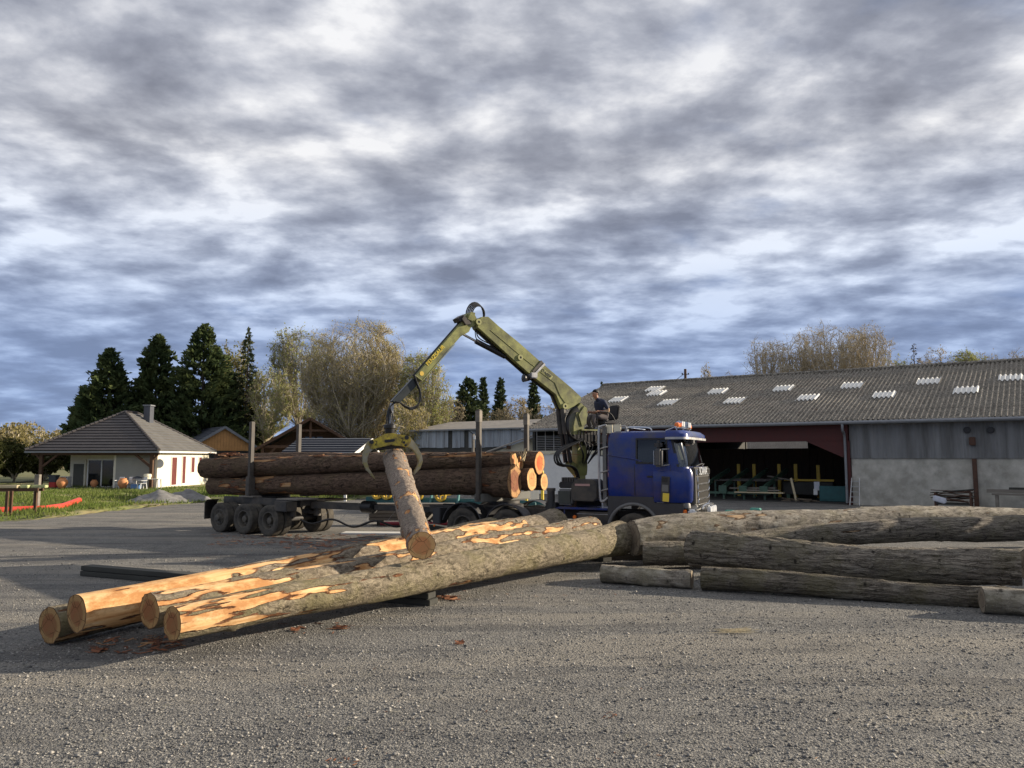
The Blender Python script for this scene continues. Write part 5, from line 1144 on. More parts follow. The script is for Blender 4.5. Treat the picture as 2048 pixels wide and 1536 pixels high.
# ================================================================== TRUCK
TA = R(-25); TD = Vector((math.cos(TA), math.sin(TA), 0)); TNB = Vector((-math.sin(TA), math.cos(TA), 0)); TO = Vector((-1.49, 23.2, 0)) + TNB * 1.25
def TN(px, py, yl=-1.25):
    h = PH(px, py, TO + TNB * yl, TNB); v = h - TO; return v.dot(TD), h.z
def wheel(parent, x, y, r=.525, w=.30, side=-1, rimmat='rim', deep=True, dual=False):
    # side -1: outer face towards -y
    m = MB(); hw = w / 2; rb = r * .56
    def tyre(y0):
        prof = [(rb, -hw * .75), (rb + .03, -hw * .86), (r * .78, -hw), (r * .93, -hw * .96), (r * .985, -hw * .84)]
        ng = 4
        for k in range(ng + 1):
            yy = -hw * .8 + 1.6 * hw * k / ng; prof.append((r, yy - (.035 if k else 0) + .0)); 
            prof.append((r, yy + .03 if k < ng else hw * .8))
            if k < ng: prof += [(r - .018, yy + .034), (r - .018, yy + 1.6 * hw / ng - .04)]
        prof += [(r * .985, hw * .84), (r * .93, hw * .96), (r * .78, hw), (rb + .03, hw * .86), (rb, hw * .75)]
        m.lathe(prof, 40, (0, y0, 0))
    tyre(0)
    if dual: tyre(-side * (w + .03))
    t = m.build('wheel', 'tyre', parent, smooth=True, loc=(x, y, r), angle=50)
    s = side; m = MB(); d = (.13 if deep else -.02)
    m.lathe([(rb + .02, s * hw * .80), (rb - .01, s * hw * .82), (rb - .03, s * (hw * .6)), (rb - .05, s * (hw - d - .05)), (rb * .62, s * (hw - d - .07)), (rb * .55, s * (hw - d - .02)), (.12, s * (hw - d - .02)), (.11, s * (hw - d + .06)), (.085, s * (hw - d + .07)), (0, s * (hw - d + .07))], 32)
    for k in range(10):
        a = k * 2 * math.pi / 10; m.cyl((rb * .78 * math.cos(a) * .95, s * (hw - d - .07), rb * .78 * math.sin(a) * .95), (rb * .78 * math.cos(a) * .95, s * (hw - d - .02), rb * .78 * math.sin(a) * .95), .018, 6)
    m.build('rim', rimmat, t, smooth=True); return t

def truck():
    o = empty('timber_truck', TO, TA, label='blue timber truck cab and chassis with silver grille', cat='truck')
    # chassis
    for y in (-.42, .42): MB().b2(-1.6, 6.3, y - .05, y + .05, .78, 1.06).build('chassis_rail', 'steel_dark', o, bevel=.008)
    for x in (-1.5, -.3, .75, 2.2, 3.4): MB().b2(x - .06, x + .06, -.4, .4, .82, 1.0).build('cross_member', 'steel_dark', o)
    for x, dual in ((0, True), (1.45, True), (5.25, False)):
        for s in (-1, 1): wheel(o, x, s * (1.25 - .16), .525, .30, s, 'rim', dual, dual)
        MB().cyl((x, -1.0, .525), (x, 1.0, .525), .09, 10).build('axle', 'steel_dark', o)
    MB().tube([(-.5, 0, .55), (1.45, 0, .55), (5.0, 0, .75)], .06, 8).build('drive_shaft', 'steel_dark', o)
    # drive axle mudguards
    for x in (0, 1.45):
        for s in (-1, 1):
            a = arc((x, 0, .54), .66, 12, 168, 16); V = []; 
            for p in a: 
                for yy in (s * .72, s * 1.27): V.append((p.x, yy, p.z))
            n = len(a); m = MB(); m.add(V, [(2 * i, 2 * i + 2, 2 * i + 3, 2 * i + 1) for i in range(n - 1)])
            m.tube([(p.x, s * 1.27, p.z) for p in a], .022, 6); m.build('mudguard', 'plastic_grey', o, smooth=True)
    MB().b2(-1.05, -.78, -1.2, -.75, .55, 1.02).build('mudflap_bracket', 'plastic_grey', o, bevel=.02)
    MB().b2(-1.65, -1.55, -1.2, 1.2, .6, .85).build('rear_beam', 'steel_dark', o)
    m = MB(); m.lathe([(0, -1.27), (.03, -1.27), (.035, -1.24), (0, -1.24)], 10, (-.95, 0, .5)); m.build('tail_lamp', 'orange_lens', o)
    # fuel box and steps
    x0, z1 = TN(1156, 1017); x1, z0 = TN(1242, 1056)
    MB().b2(3.62, 4.62, -1.2, -.6, .38, 1.05).build('fuel_tank', 'steel_dark', o, bevel=.04)
    MB().b2(3.62, 4.62, -1.212, -1.19, .985, 1.0).build('trim_strip', 'alu', o)
    MB().b2(3.0, 4.5, -1.15, .9, 1.10, 1.16).build('deck_plate', 'cab_blue', o, bevel=.01)
    m = MB(); m.tube(smooth_path([(3.0, -1.2, 1.15), (2.98, -1.22, .7), (3.0, -1.22, .45), (3.5, -1.22, .42)], 4), .02, 6); m.tube([(3.25, -1.22, 1.1), (3.25, -1.22, .43)], .018, 6); m.tube([(3.0, -1.22, .72), (3.5, -1.22, .72)], .016, 6); m.build('step_frame', 'cab_blue', o, smooth=True)
    m = MB(); m.lathe([(0, -1.25), (.05, -1.25), (.05, -1.2), (0, -1.2)], 10, (3.56, 0, .9)); m.build('side_marker', 'orange_lens', o)
    # oil cooler, oil tank, stabiliser leg
    a = [(x, -.86, z) for x, z in ((3.46, 1.45), (3.50, 1.34), (4.12, 1.34), (4.22, 1.45), (4.22, 1.78), (4.12, 1.94), (3.60, 1.94), (3.46, 1.78))]
    MB().prism(a, (0, .75, 0)).build('oil_tank', 'steel_dark', o, bevel=.02)
    MB().b2(3.58, 4.02, -1.245, -1.235, 1.76, 1.82).build('oil_tank_label', 'label_pink', o)
    b = MB().b2(3.02, 3.46, -1.18, -.85, 1.22, 1.66).build('oil_cooler', 'plastic_light', o, bevel=.05)
    MB().b2(3.07, 3.41, -1.19, -1.175, 1.27, 1.61).build('cooler_mesh', 'cooler_mesh', b)
    MB().b2(3.0, 3.5, -1.0, -.4, 1.68, 1.86).build('valve_block', 'steel_black', o, bevel=.03)
    for k in range(6): MB().b2(3.03 + k * .075, 3.08 + k * .075, -.85, -.6, 1.86, 1.98).build('valve', 'steel_dark', o)
    m = MB(); m.cyl((2.78, -1.05, .7), (2.78, -1.05, 1.62), .11, 14); m.cyl((2.78, -1.05, 1.60), (2.78, -1.05, 1.68), .13, 14); m.cyl((2.78, -1.05, .35), (2.78, -1.05, .72), .08, 12); m.lathe([(0, .30), (.2, .30), (.2, .36), (.08, .38), (0, .38)], 16, (2.78, -1.05, 0), axis='z'); m.build('stabiliser_leg', 'steel_dark', o, smooth=True)
    MB().b2(2.62, 2.94, -1.1, 1.1, 1.02, 1.28).build('stabiliser_beam', 'steel_dark', o, bevel=.02)
    # ----- cab shell (lofted, real window openings)
    ZL = [1.50, 1.62, 2.02, 2.30, 2.42, 3.02, 3.08, 3.16, 3.23, 3.27]
    FX = [6.76, 6.78, 6.76, 6.70, 6.68, 6.54, 6.53, 6.51, 6.47, 6.30]
    HW = [1.20, 1.23, 1.25, 1.25, 1.25, 1.21, 1.205, 1.19, 1.14, 1.03]
    RX = [4.53, 4.52, 4.52, 4.52, 4.52, 4.53, 4.535, 4.55, 4.60, 4.70]
    def ring(i, grow=0.0):
        fx, hw, rx = FX[i] + grow, HW[i] + grow, RX[i] - grow; rc = .25; pts = []
        xs = [rx + .06, 4.95, 5.38, 5.80, 6.19, fx - rc]
        pts += [(rx, -hw + .06)]
        pts += [(x, -hw) for x in xs]
        for k in range(1, 6): t = R(-90 + 90 * k / 6); pts.append((fx - rc + rc * math.cos(t), -hw + rc + rc * math.sin(t)))
        for k in range(0, 9):
            yy = (-hw + rc) * (1 - k / 4); pts.append((fx + .05 * (1 - (yy / hw) ** 2), yy))
        for k in range(1, 6): t = R(0 + 90 * k / 6); pts.append((fx - rc + rc * math.cos(t), hw - rc + rc * math.sin(t)))
        pts += [(x, hw) for x in xs[::-1]] + [(rx, hw - .06), (rx, 0)]
        return pts
    def shell(grow):
        V = []; 
        for i in range(len(ZL)): V += [(x, y, ZL[i]) for x, y in ring(i, grow)]
        n = len(ring(0)); body = []; glass = {}
        for i in range(len(ZL) - 1):
            for k in range(n):
                f = (i * n + k, i * n + (k + 1) % n, (i + 1) * n + (k + 1) % n, (i + 1) * n + k)
                win = None
                if i == 3 and 7 <= k <= 24: win = 'front'
                if i == 4:
                    if k in (3, 4): win = 'near'
                    if k in (n - 6, n - 7): win = 'far'
                    if 7 <= k <= 24: win = 'front'
                if win: glass.setdefault(win, []).append(f)
                else: body.append(f)
        return V, body, glass, n
    V, body, glass, n = shell(0.0); top = tuple(range((len(ZL) - 1) * n, len(ZL) * n)); bot = tuple(range(n))[::-1]
    m = MB(); m.add(V, body + [top, bot]); m.build('cab_body', 'cab_blue', o, smooth=True, angle=32)
    V2, body2, glass2, _ = shell(-.045); m = MB(); m.add(V2, body2 + [top, bot]); m.build('cab_lining', 'lining', o)
    for k, nm in (('near', 'side_window'), ('far', 'side_window'), ('front', 'windscreen')):
        used = sorted({i for f in glass[k] for i in f}); mp = {v: j for j, v in enumerate(used)}
        me = bpy.data.meshes.new(nm); me.from_pydata([Vector(V[i]).lerp(Vector(V2[i]), .4) for i in used], [], [tuple(mp[i] for i in f) for f in glass[k]]); me.polygons.foreach_set('use_smooth', [True] * len(me.polygons)); link(nm, me, 'cab_glass' if k == 'front' else 'side_glass', o)
    # dark surround of the windows
    for s in (-1, 1):
        hw = 1.252; m = MB(); zz = (2.40, 3.05)
        for p, q in (((5.36, zz[0]), (5.36, zz[1])), ((6.21, zz[0]), (6.17, zz[1])), ((5.34, zz[0]), (6.23, zz[0])), ((5.34, zz[1]), (6.2, zz[1]))): m.bar((p[0], s * (hw - (.035 if p[1] > 3 else .0)), p[1]), (q[0], s * (hw - (.035 if q[1] > 3 else 0)), q[1]), .02, .045, up=(0, 0, 1) if p[1] == q[1] else (1, 0, 0))
        m.build('window_seal', 'steel_black', o)
        # door shut lines, handle, swage crease
        m = MB(); 
        for xx in (5.30, 6.28): m.b2(xx - .006, xx + .006, s * 1.247 - .006, s * 1.247 + .006, 1.52, 2.36)
        m.build('shut_line', 'steel_black', o)
        m = MB(); m.tube([(4.54, s * 1.25, 2.62), (5.3, s * 1.255, 2.50), (5.5, s * 1.25, 2.44)], .018, 6); m.build('swage_line', 'cab_blue', o, smooth=True)
        MB().box((5.72, s * 1.262, 2.04), (.16, .035, .05)).build('door_handle', 'steel_black', o, bevel=.01)
    for s in (-1, 1):
        r0 = ring(3, .004); r1 = ring(5, .004); kk = 7 if s < 0 else len(r0) - 10
        q0 = [r0[j] for j in ((6, 7) if s < 0 else (26, 25))]; q1 = [r1[j] for j in ((6, 7) if s < 0 else (26, 25))]
        m = MB(); m.add([(q0[0][0], q0[0][1], 2.30), (q0[1][0], q0[1][1], 2.30), (q1[1][0], q1[1][1], 3.02), (q1[0][0], q1[0][1], 3.02)], [(0, 1, 2, 3)]); m.build('pillar_trim', 'steel_black', o)
    # interior
    MB().b2(4.7, 6.6, -1.1, 1.1, 1.52, 1.58).build('cab_floor', 'steel_black', o)
    MB().b2(6.2, 6.62, -1.1, 1.1, 1.9, 2.30).build('dashboard', 'plastic_grey', o, bevel=.05)
    for y in (-.65, .65):
        st = MB().b2(5.2, 5.75, y - .27, y + .27, 1.75, 2.05).build('cab_seat', 'headrest', o, bevel=.05)
        MB().box((5.22, y, 2.42), (.18, .5, .8), ry=-.12).build('seat_back', 'headrest', st, bevel=.05)
    MB().box((6.40, -.75, 2.72), (.03, .36, .5), ry=-.3).build('sun_blind', 'paint_cream', o); MB().box((6.42, .15, 2.93), (.08, .5, .10)).build('sign_lamp', 'orange_lens', o)
    m = MB(); m.lathe([(.2, -.02), (.22, 0), (.2, .02), (.18, 0)], 20, (0, 0, 0), axis='z', closed=True); m.build('steering_wheel', 'steel_black', o, loc=(6.15, .65, 2.42), rot=(0, -.9, 0))
    # visor over the windscreen
    V = []; Fs = []; ks = range(5, 27); nn = len(ks)
    for zz, gr, i in ((3.05, .16, 5), (3.06, .19, 5), (3.18, .19, 6), (3.27, .10, 7)):
        r_ = ring(i, gr); V += [(r_[k][0], r_[k][1], zz) for k in ks]
    r_ = ring(6, -.01); V += [(r_[k][0], r_[k][1], 3.06) for k in ks]
    for j in range(3): Fs += [(j * nn + k, j * nn + k + 1, (j + 1) * nn + k + 1, (j + 1) * nn + k) for k in range(nn - 1)]
    Fs += [(k, 4 * nn + k, 4 * nn + k + 1, k + 1) for k in range(nn - 1)]
    m = MB(); m.add(V, Fs); m.build('sun_visor', 'cab_blue', o, smooth=True, angle=50)
    V = []; r_ = ring(5, .205); 
    for zz in (3.03, 3.09): V += [(r_[k][0], r_[k][1], zz) for k in ks]
    m = MB(); m.add(V, [(k, k + 1, nn + k + 1, nn + k) for k in range(nn - 1)]); m.build('visor_trim', 'alu', o, smooth=True)
    # wipers
    m = MB(); m.tube([(6.80, -.5, 2.31), (6.79, .1, 2.36), (6.78, .5, 2.38)], .014, 5); m.tube([(6.80, .3, 2.31), (6.77, .75, 2.37)], .014, 5); m.build('wiper', 'steel_black', o)
    # front corner fairing below windscreen (near/far)
    for s in (-1, 1):
        pts = []
        for k in range(0, 13): t = R(-100 + 105 * k / 12); pts.append((6.38 + .44 * math.cos(t), s * (-.86 * -1) if False else s * (.85 - .44 * math.sin(t) * 1.0 if False else 0), 0))
        V = []; nn2 = 13
        for zz, g_ in ((1.36, -.04), (1.42, -.01), (1.9, .01), (2.14, 0.0), (2.26, -.05)):
            for k in range(nn2): t = R(90 * k / 12); V.append((6.36 + (.46 + g_) * math.sin(t), s * (.99 + (.28 + g_) * math.cos(t)), zz))
            V.append((5.82, s * (1.27 + g_), zz))
        st = nn2 + 1; order = [nn2] + list(range(nn2)); Fs = [(j * st + order[k], j * st + order[k + 1], (j + 1) * st + order[k + 1], (j + 1) * st + order[k]) for j in range(4) for k in range(nn2)]
        m = MB(); m.add(V, Fs + [tuple(4 * st + q for q in order), tuple(order)[::-1]]); m.build('corner_fairing', 'cab_blue', o, smooth=True, angle=40)
    sx, sz = TN(1338, 980, -1.32); st = MB().box((6.15, -1.325, 1.72), (.22, .012, .66), ry=.06).build('sticker_panel', 'plastic_grey', o)
    MB().box((6.165, -1.334, 1.50), (.17, .008, .22), ry=.06).build('sticker', 'sticker_yellow', st); MB().box((6.15, -1.334, 1.74), (.17, .008, .18), ry=.06).build('sticker', 'plastic_light', st); MB().box((6.14, -1.334, 1.96), (.17, .008, .12), ry=.06).build('sticker', 'steel_black', st)
    # lower side skirt with wheel arch, both sides
    for s in (-1, 1):
        a = arc((5.25, s * 1.14, .60), .68, 180, 0, 18)
        poly = [Vector((4.53, s * 1.14, 1.50)), Vector((4.53, s * 1.14, .62))] + a + [Vector((5.95, s * 1.14, .52)), Vector((6.50, s * 1.14, .52)), Vector((6.62, s * 1.14, 1.34)), Vector((5.84, s * 1.14, 1.34)), Vector((5.80, s * 1.14, 1.50))]
        m = MB(); m.prism(poly, (0, .2, 0)); m.build('side_skirt', 'plastic_grey', o)
        m = MB(); m.tube([(p.x, s * 1.25, p.z) for p in arc((5.25, 0, .60), .70, 175, 5, 18)], .045, 8); m.build('wheel_arch', 'plastic_light', o, smooth=True)
        MB().b2(5.98, 6.42, s * 1.25 - .015, s * 1.25 + .015, .86, .92).build('step_edge', 'alu', o)
    # grille
    MB().b2(6.64, 6.87, -.98, .98, 1.30, 2.29).build('grille_panel', 'grille_grey', o, bevel=.03)
    for k, (z0, z1) in enumerate(((1.86, 2.02), (1.66, 1.82), (1.46, 1.62), (1.30, 1.42))):
        q = MB().b2(6.86, 6.885, -.70 + .02 * k, .70 - .02 * k, z0, z1).build('grille_opening', 'grille_dark', o, bevel=.01)
        m = MB(); w = .77 - .02 * k; m.tube(smooth_path([(6.89, -w, z1 + .01), (6.90, -w + .04, z0 - .01), (6.91, 0, z0 - .02), (6.90, w - .04, z0 - .01), (6.89, w, z1 + .01)], 4), .018, 6); m.build('grille_slat', 'chrome', o, smooth=True)
    for s in (-1, 1):
        q = MB().box((6.87, s * .76, 2.16), (.05, .24, .20), rz=-s * .15).build('vent_surround', 'chrome', o, bevel=.04); MB().box((6.895, s * .76, 2.16), (.02, .17, .13), rz=-s * .15).build('vent', 'grille_dark', q, bevel=.02)
    MB().b2(6.868, 6.882, -.56, .56, 2.06, 2.27).build('badge_plate', 'grille_dark', o)
    M = Matrix.Translation((6.89, 0.0, 2.17)) @ Matrix.Rotation(R(90), 4, 'Z') @ Matrix.Rotation(R(90), 4, 'X')
    text_mesh('badge', 'SCANIA', .30, 'lamp_glass', o, M, .01, 1.0)
    # bumper, lamps
    MB().b2(6.42, 6.88, -1.18, 1.18, .42, 1.16).build('bumper', 'plastic_grey', o, bevel=.06); MB().b2(6.55, 6.86, -.8, .8, 1.14, 1.30).build('bumper_step', 'alu', o, bevel=.03)
    for s in (-1, 1):
        q = MB().box((6.74, s * .98, 1.08), (.22, .38, .22), rz=-s * .45).build('headlight', 'lamp_glass', o, bevel=.04)
        for k in (-1, 1): m = MB(); m.lathe([(0, -.01), (.07, -.01), (.085, .02), (0, .02)], 14, (6.86, s * .96 + k * .09, 1.08), axis='x'); m.build('lamp_bowl', 'chrome', q)
        MB().box((6.60, s * 1.19, 1.08), (.16, .06, .20)).build('indicator', 'orange_lens', o, bevel=.02)
        m = MB(); m.lathe([(0, 0), (.14, 0), (.13, .10), (.06, .22), (0, .24)], 16, (6.62, s * 1.05, 1.22), axis='z'); m.build('marker_dome', 'plastic_light', o, smooth=True)
    bb = MB(); bb.tube(smooth_path([(6.85, -.75, .75), (6.98, -.72, .95), (7.0, -.70, 1.24), (7.0, .7, 1.24), (6.98, .72, .95), (6.85, .75, .75)], 4), .035, 8); bb.tube([(7.0, -.7, .98), (7.0, .7, .98)], .03, 8)
    for y in (-.35, 0, .35): bb.tube([(7.0, y, .98), (7.0, y, 1.24)], .02, 6)
    bb.build('bull_bar', 'chrome', o, smooth=True)
    for y in (-.1, .14, .38, .6):
        m = MB(); m.lathe([(0, .05), (.095, .05), (.105, .03), (.09, -.05), (0, -.07)], 18, (7.06, y, 1.12), axis='x'); m.build('driving_lamp', 'lamp_glass', o, smooth=True)
    # roof bars, beacon and work lamps
    m = MB(); m.tube([(6.36, -.95, 3.36), (6.36, .95, 3.36)], .03, 8)
    for y in (-.8, 0, .8): m.tube([(6.36, y, 3.2), (6.36, y, 3.36)], .02, 6)
    m.tube([(6.36, -.95, 3.36), (6.1, -.95, 3.27)], .02, 6); m.build('roof_bar', 'chrome', o, smooth=True)
    m = MB(); m.tube(smooth_path([(5.0, -.9, 3.26), (5.05, -.9, 3.38), (5.6, -.9, 3.36), (5.7, -.9, 3.28)], 4), .022, 6); m.tube([(5.05, -.9, 3.37), (5.05, .8, 3.37)], .02, 6); m.build('roof_rail', 'chrome', o, smooth=True)
    for y, mt in ((-.72, 'orange_lens'), (.82, 'orange_lens')):
        m = MB(); m.lathe([(0, 0), (.07, 0), (.075, .02), (.065, .09), (.04, .115), (0, .12)], 14, (6.36, y, 3.385), axis='z'); m.build('beacon', mt, o, smooth=True)
    for y in (-.42, -.22, .38, .58):
        q = MB().box((6.36, y, 3.47), (.16, .155, .17)).build('work_lamp', 'chrome', o, bevel=.02); MB().box((6.445, y, 3.47), (.012, .13, .14)).build('lens', 'lamp_glass', q)
    # mirrors (both sides)
    for s in (-1, 1):
        q = MB().box((6.02, s * 1.44, 2.88), (.20, .26, .24)).build('mirror', 'plastic_grey', o, bevel=.07); 
        q2 = MB().box((6.02, s * 1.44, 2.54), (.22, .28, .48)).build('mirror', 'plastic_mid', o, bevel=.05); MB().box((5.915, s * 1.44, 2.54), (.01, .22, .38)).build('mirror_glass', 'chrome', q2)
        m = MB(); m.tube([(6.25, s * 1.22, 2.78), (6.06, s * 1.36, 2.76)], .02, 6); m.tube([(6.25, s * 1.24, 2.36), (6.06, s * 1.38, 2.33)], .02, 6); m.build('mirror_arm', 'alu', o)
    q = MB().box((6.72, -.62, 2.98), (.14, .24, .16)).build('ramp_mirror', 'plastic_grey', o, bevel=.03)
    # tube ladder behind the cab
    m = MB(); m.tube(smooth_path([(4.50, -1.17, 3.44), (4.33, -1.2, 3.40), (4.28, -1.2, 3.28), (4.28, -1.2, 2.4), (4.30, -1.2, 1.50), (4.36, -1.2, 1.34), (4.52, -1.18, 1.45)], 5), .032, 8)
    m.build('ladder_rail', 'alu', o, smooth=True)
    for z in (2.78, 2.12, 1.62): MB().tube([(4.28, -1.2, z), (4.53, -1.16, z + .07)], .02, 6).build('rung', 'alu', o)
    MB().b2(4.36, 4.46, -1.12, -1.02, 1.2, 3.40).build('headboard_post', 'plastic_light', o); MB().b2(4.36, 4.46, 1.02, 1.12, 1.2, 3.40).build('headboard_post', 'plastic_light', o)
    for x0, x1 in ((4.38, 4.62), (4.65, 4.86)): MB().b2(x0, x1, -1.02, -.98, 3.22, 3.46).build('plate', 'paint_cream', o, bevel=.008)
    m = MB(); m.tube(smooth_path([(4.86, -1.0, 3.42), (5.0, -1.0, 3.40), (5.04, -1.0, 3.26)], 4), .022, 6); m.build('roof_rail', 'alu', o, smooth=True)
    # truck bunk with two stakes
    ns = AY(957, 985, 22.9); fs = AY(1053, 905, 24.9); inv = Matrix.Rotation(-TA, 4, 'Z') @ Matrix.Translation(-TO)
    a = inv @ Vector((ns.x, ns.y, 0)); b = inv @ Vector((fs.x, fs.y, 0)); c = (a + b) / 2
    m = MB(); m.lathe([(0, 1.06), (.62, 1.06), (.62, 1.12), (.5, 1.16), (.5, 1.24), (0, 1.24)], 28, (c.x, c.y, 0), axis='z'); m.build('turntable', 'steel_dark', o, smooth=True, angle=30)
    MB().bar(Vector((a.x, a.y, 1.36)), Vector((b.x, b.y, 1.36)), .34, .24).build('bunk_beam', 'bunk_block', o, bevel=.02)
    for p in (a, b):
        q = MB().bar((p.x, p.y, 1.3), (p.x, p.y, 3.97), .13, .16, up=(0, 1, 0)).build('stake', 'stake_steel', o, bevel=.015); MB().bar((p.x, p.y, 3.6), (p.x, p.y, 3.93), .145, .175, up=(0, 1, 0)).build('stake_cap', 'plank_grey', q)
    return o
pm('plastic_mid', (.075, .075, .076), .6, .12, 5); pm('lining', (.05, .05, .05), .8, .1); pm('label_pink', (.45, .27, .24), .6, .1); pm('cooler_mesh', (.06, .065, .055), .7, .2, 8, bump=.4, bscale=120); pm('grille_dark', (.035, .034, .031), .85, .15, 8, bump=.5, bscale=90, spec=.1); pm('bunk_block', (.12, .12, .105), .7, .2, 6)
truck()

# ================================================================== TRAILER DOLLY
def trailer():
    ang = R(-34); d = Vector((math.cos(ang), math.sin(ang), 0)); nb = Vector((-d.y, d.x, 0)); W2 = G(490, 1068); W2.z = 0
    org = W2 + nb * 1.1; o = empty('log_trailer', org, ang, label='dirty three-axle pole trailer under the rear of the log load', cat='trailer')
    for i, x in enumerate((-1.28, 0, 1.28)):
        for s in (-1, 1): wheel(o, x, s * 1.08, .50, .29, s, 'rim_cream' if (s > 0 and i == 2) else 'rim', i != 0, True)
        MB().cyl((x, -.9, .5), (x, .9, .5), .08, 10).build('axle', 'steel_dark', o)
        for s in (-1, 1): MB().bar((x - .35, s * .55, .72), (x + .35, s * .55, .66), .09, .12).build('spring', 'steel_dark', o)
    for s in (-1, 1):
        MB().b2(-2.0, 2.05, s * .48 - .06, s * .48 + .06, .92, 1.18).build('chassis_rail', 'steel_dark', o, bevel=.01)
        m = MB(); pts = [(-2.02, .55), (-2.02, 1.0), (-1.9, 1.10), (-1.2, 1.13), (1.9, 1.10)]; V = []
        for x, z in pts: V += [(x, s * .78, z), (x, s * 1.26, z)]
        m.add(V, [(2 * i, 2 * i + 1, 2 * i + 3, 2 * i + 2) for i in range(len(pts) - 2)]); 
        for x, z in ((-2.03, .55), (-2.03, 1.0)): pass
        m.build('mudguard', 'steel_dark', o); MB().b2(-2.06, -2.02, s * 1.02 - .24, s * 1.02 + .24, .42, 1.02).build('mudflap', 'steel_dark', o)
    for x in (-1.9, -.6, .6, 1.95): MB().b2(x - .06, x + .06, -.5, .5, .96, 1.14).build('cross_member', 'steel_dark', o)
    MB().b2(1.55, 2.15, -1.2, -.75, .82, 1.14).build('side_box', 'steel_dark', o, bevel=.02); MB().b2(1.5, 2.4, .2, 1.2, 1.10, 1.16).build('deck_plate', 'bunk_wood', o); MB().b2(1.3, 2.3, -.9, .0, 1.17, 1.21).build('deck_plate', 'plank_grey', o)
    
    for x, y in ((1.75, -.6), (2.05, .2)): m = MB(); m.cyl((x, y, .62), (x, y, .95), .12, 14); m.build('air_tank', 'steel_dark', o, smooth=True)
    for s in (-1, 1): m = MB(); m.lathe([(0, 0), (.06, 0), (.06, .03), (0, .03)], 10, (-2.09, s * .9, .8), axis='x'); m.build('tail_lamp', 'red_lens', o)
    # bunk
    inv = Matrix.Rotation(-ang, 4, 'Z') @ Matrix.Translation(-org); ns = AY(500, 985, 27); fs = AY(597, 900, 29.1); a = inv @ Vector((ns.x, ns.y, 0)); b = inv @ Vector((fs.x, fs.y, 0)); c = (a + b) / 2
    m = MB(); m.lathe([(0, 1.14), (.55, 1.14), (.55, 1.2), (.4, 1.22), (.4, 1.26), (0, 1.26)], 28, (c.x, c.y, 0), axis='z'); m.build('turntable', 'steel_dark', o, smooth=True, angle=30)
    MB().bar((a.x, a.y, 1.34), (b.x, b.y, 1.34), .34, .2).build('bunk_beam', 'steel_dark', o, bevel=.02); MB().b2(.55, 1.05, .7, 1.2, 1.2, 1.32).build('wedge', 'plank_pale', o, bevel=.01)
    MB().b2(a.x - .35, a.x + .4, a.y - .18, a.y + .18, 1.185, 1.23).build('bunk_foot', 'plank_grey', o)
    for p in (a, b):
        q = MB().bar((p.x, p.y, 1.25), (p.x, p.y, 3.8), .14, .16, up=(0, 1, 0)).build('stake', 'stake_steel', o, bevel=.015); MB().bar((p.x, p.y, 1.22), (p.x, p.y, 1.9), .24, .26, up=(0, 1, 0)).build('stake_socket', 'stake_steel', q, bevel=.03)
        MB().bar((p.x, p.y, 2.95), (p.x, p.y, 3.78), .10, .12, up=(0, 1, 0)).build('stake_cap', 'alu_worn', q)
    # pole (drawbar) to the truck
    p0 = Vector((2.0, 0, .98)); tr = inv @ (TO + TD * -1.5 + Vector((0, 0, .88)))
    m = MB(); m.bar(p0, p0.lerp(tr, .45), .20, .22); m.build('pole', 'steel_dark', o, bevel=.01)
    m = MB(); m.bar(p0.lerp(tr, .40), tr, .15, .17); m.build('pole', 'steel_dark', o, bevel=.01)
    q = p0.lerp(tr, .45); m = MB(); m.cyl(q - Vector((.2, 0, 0)), q + Vector((.25, 0, 0)), .20, 16); m.build('pole_clamp', 'steel_black', o, smooth=True)
    # hanging hoses
    for k, (yo, sag) in enumerate(((-.15, .55), (-.08, .48))):
        pts = []; nn = 40
        for i in range(nn + 1):
            t = i / nn; p = Vector((2.2, -.5, .62)).lerp(tr + Vector((0, -.3, -.1)), t); p.z = .55 - .10 * math.sin(t * 6 * math.pi + k * .4) - .12 * math.sin(t * math.pi); p.y += yo; pts.append(p)
        m = MB(); m.tube(pts, .035 if k == 0 else .022, 6); m.build('hose', 'hose_black', o, smooth=True)
    for t in (.15, .3, .48, .66, .85):
        p = Vector((2.2, -.5, .5)).lerp(tr + Vector((0, -.3, -.1)), t); r_ = p0.lerp(tr, t); m = MB(); m.tube([(p.x, p.y - .1, .5), (r_.x, r_.y, r_.z - .1)], .006, 4); m.build('hanger', 'alu', o)
pm('alu_worn', (.30, .29, .27), .5, .25, 6, metal=.4)
trailer()

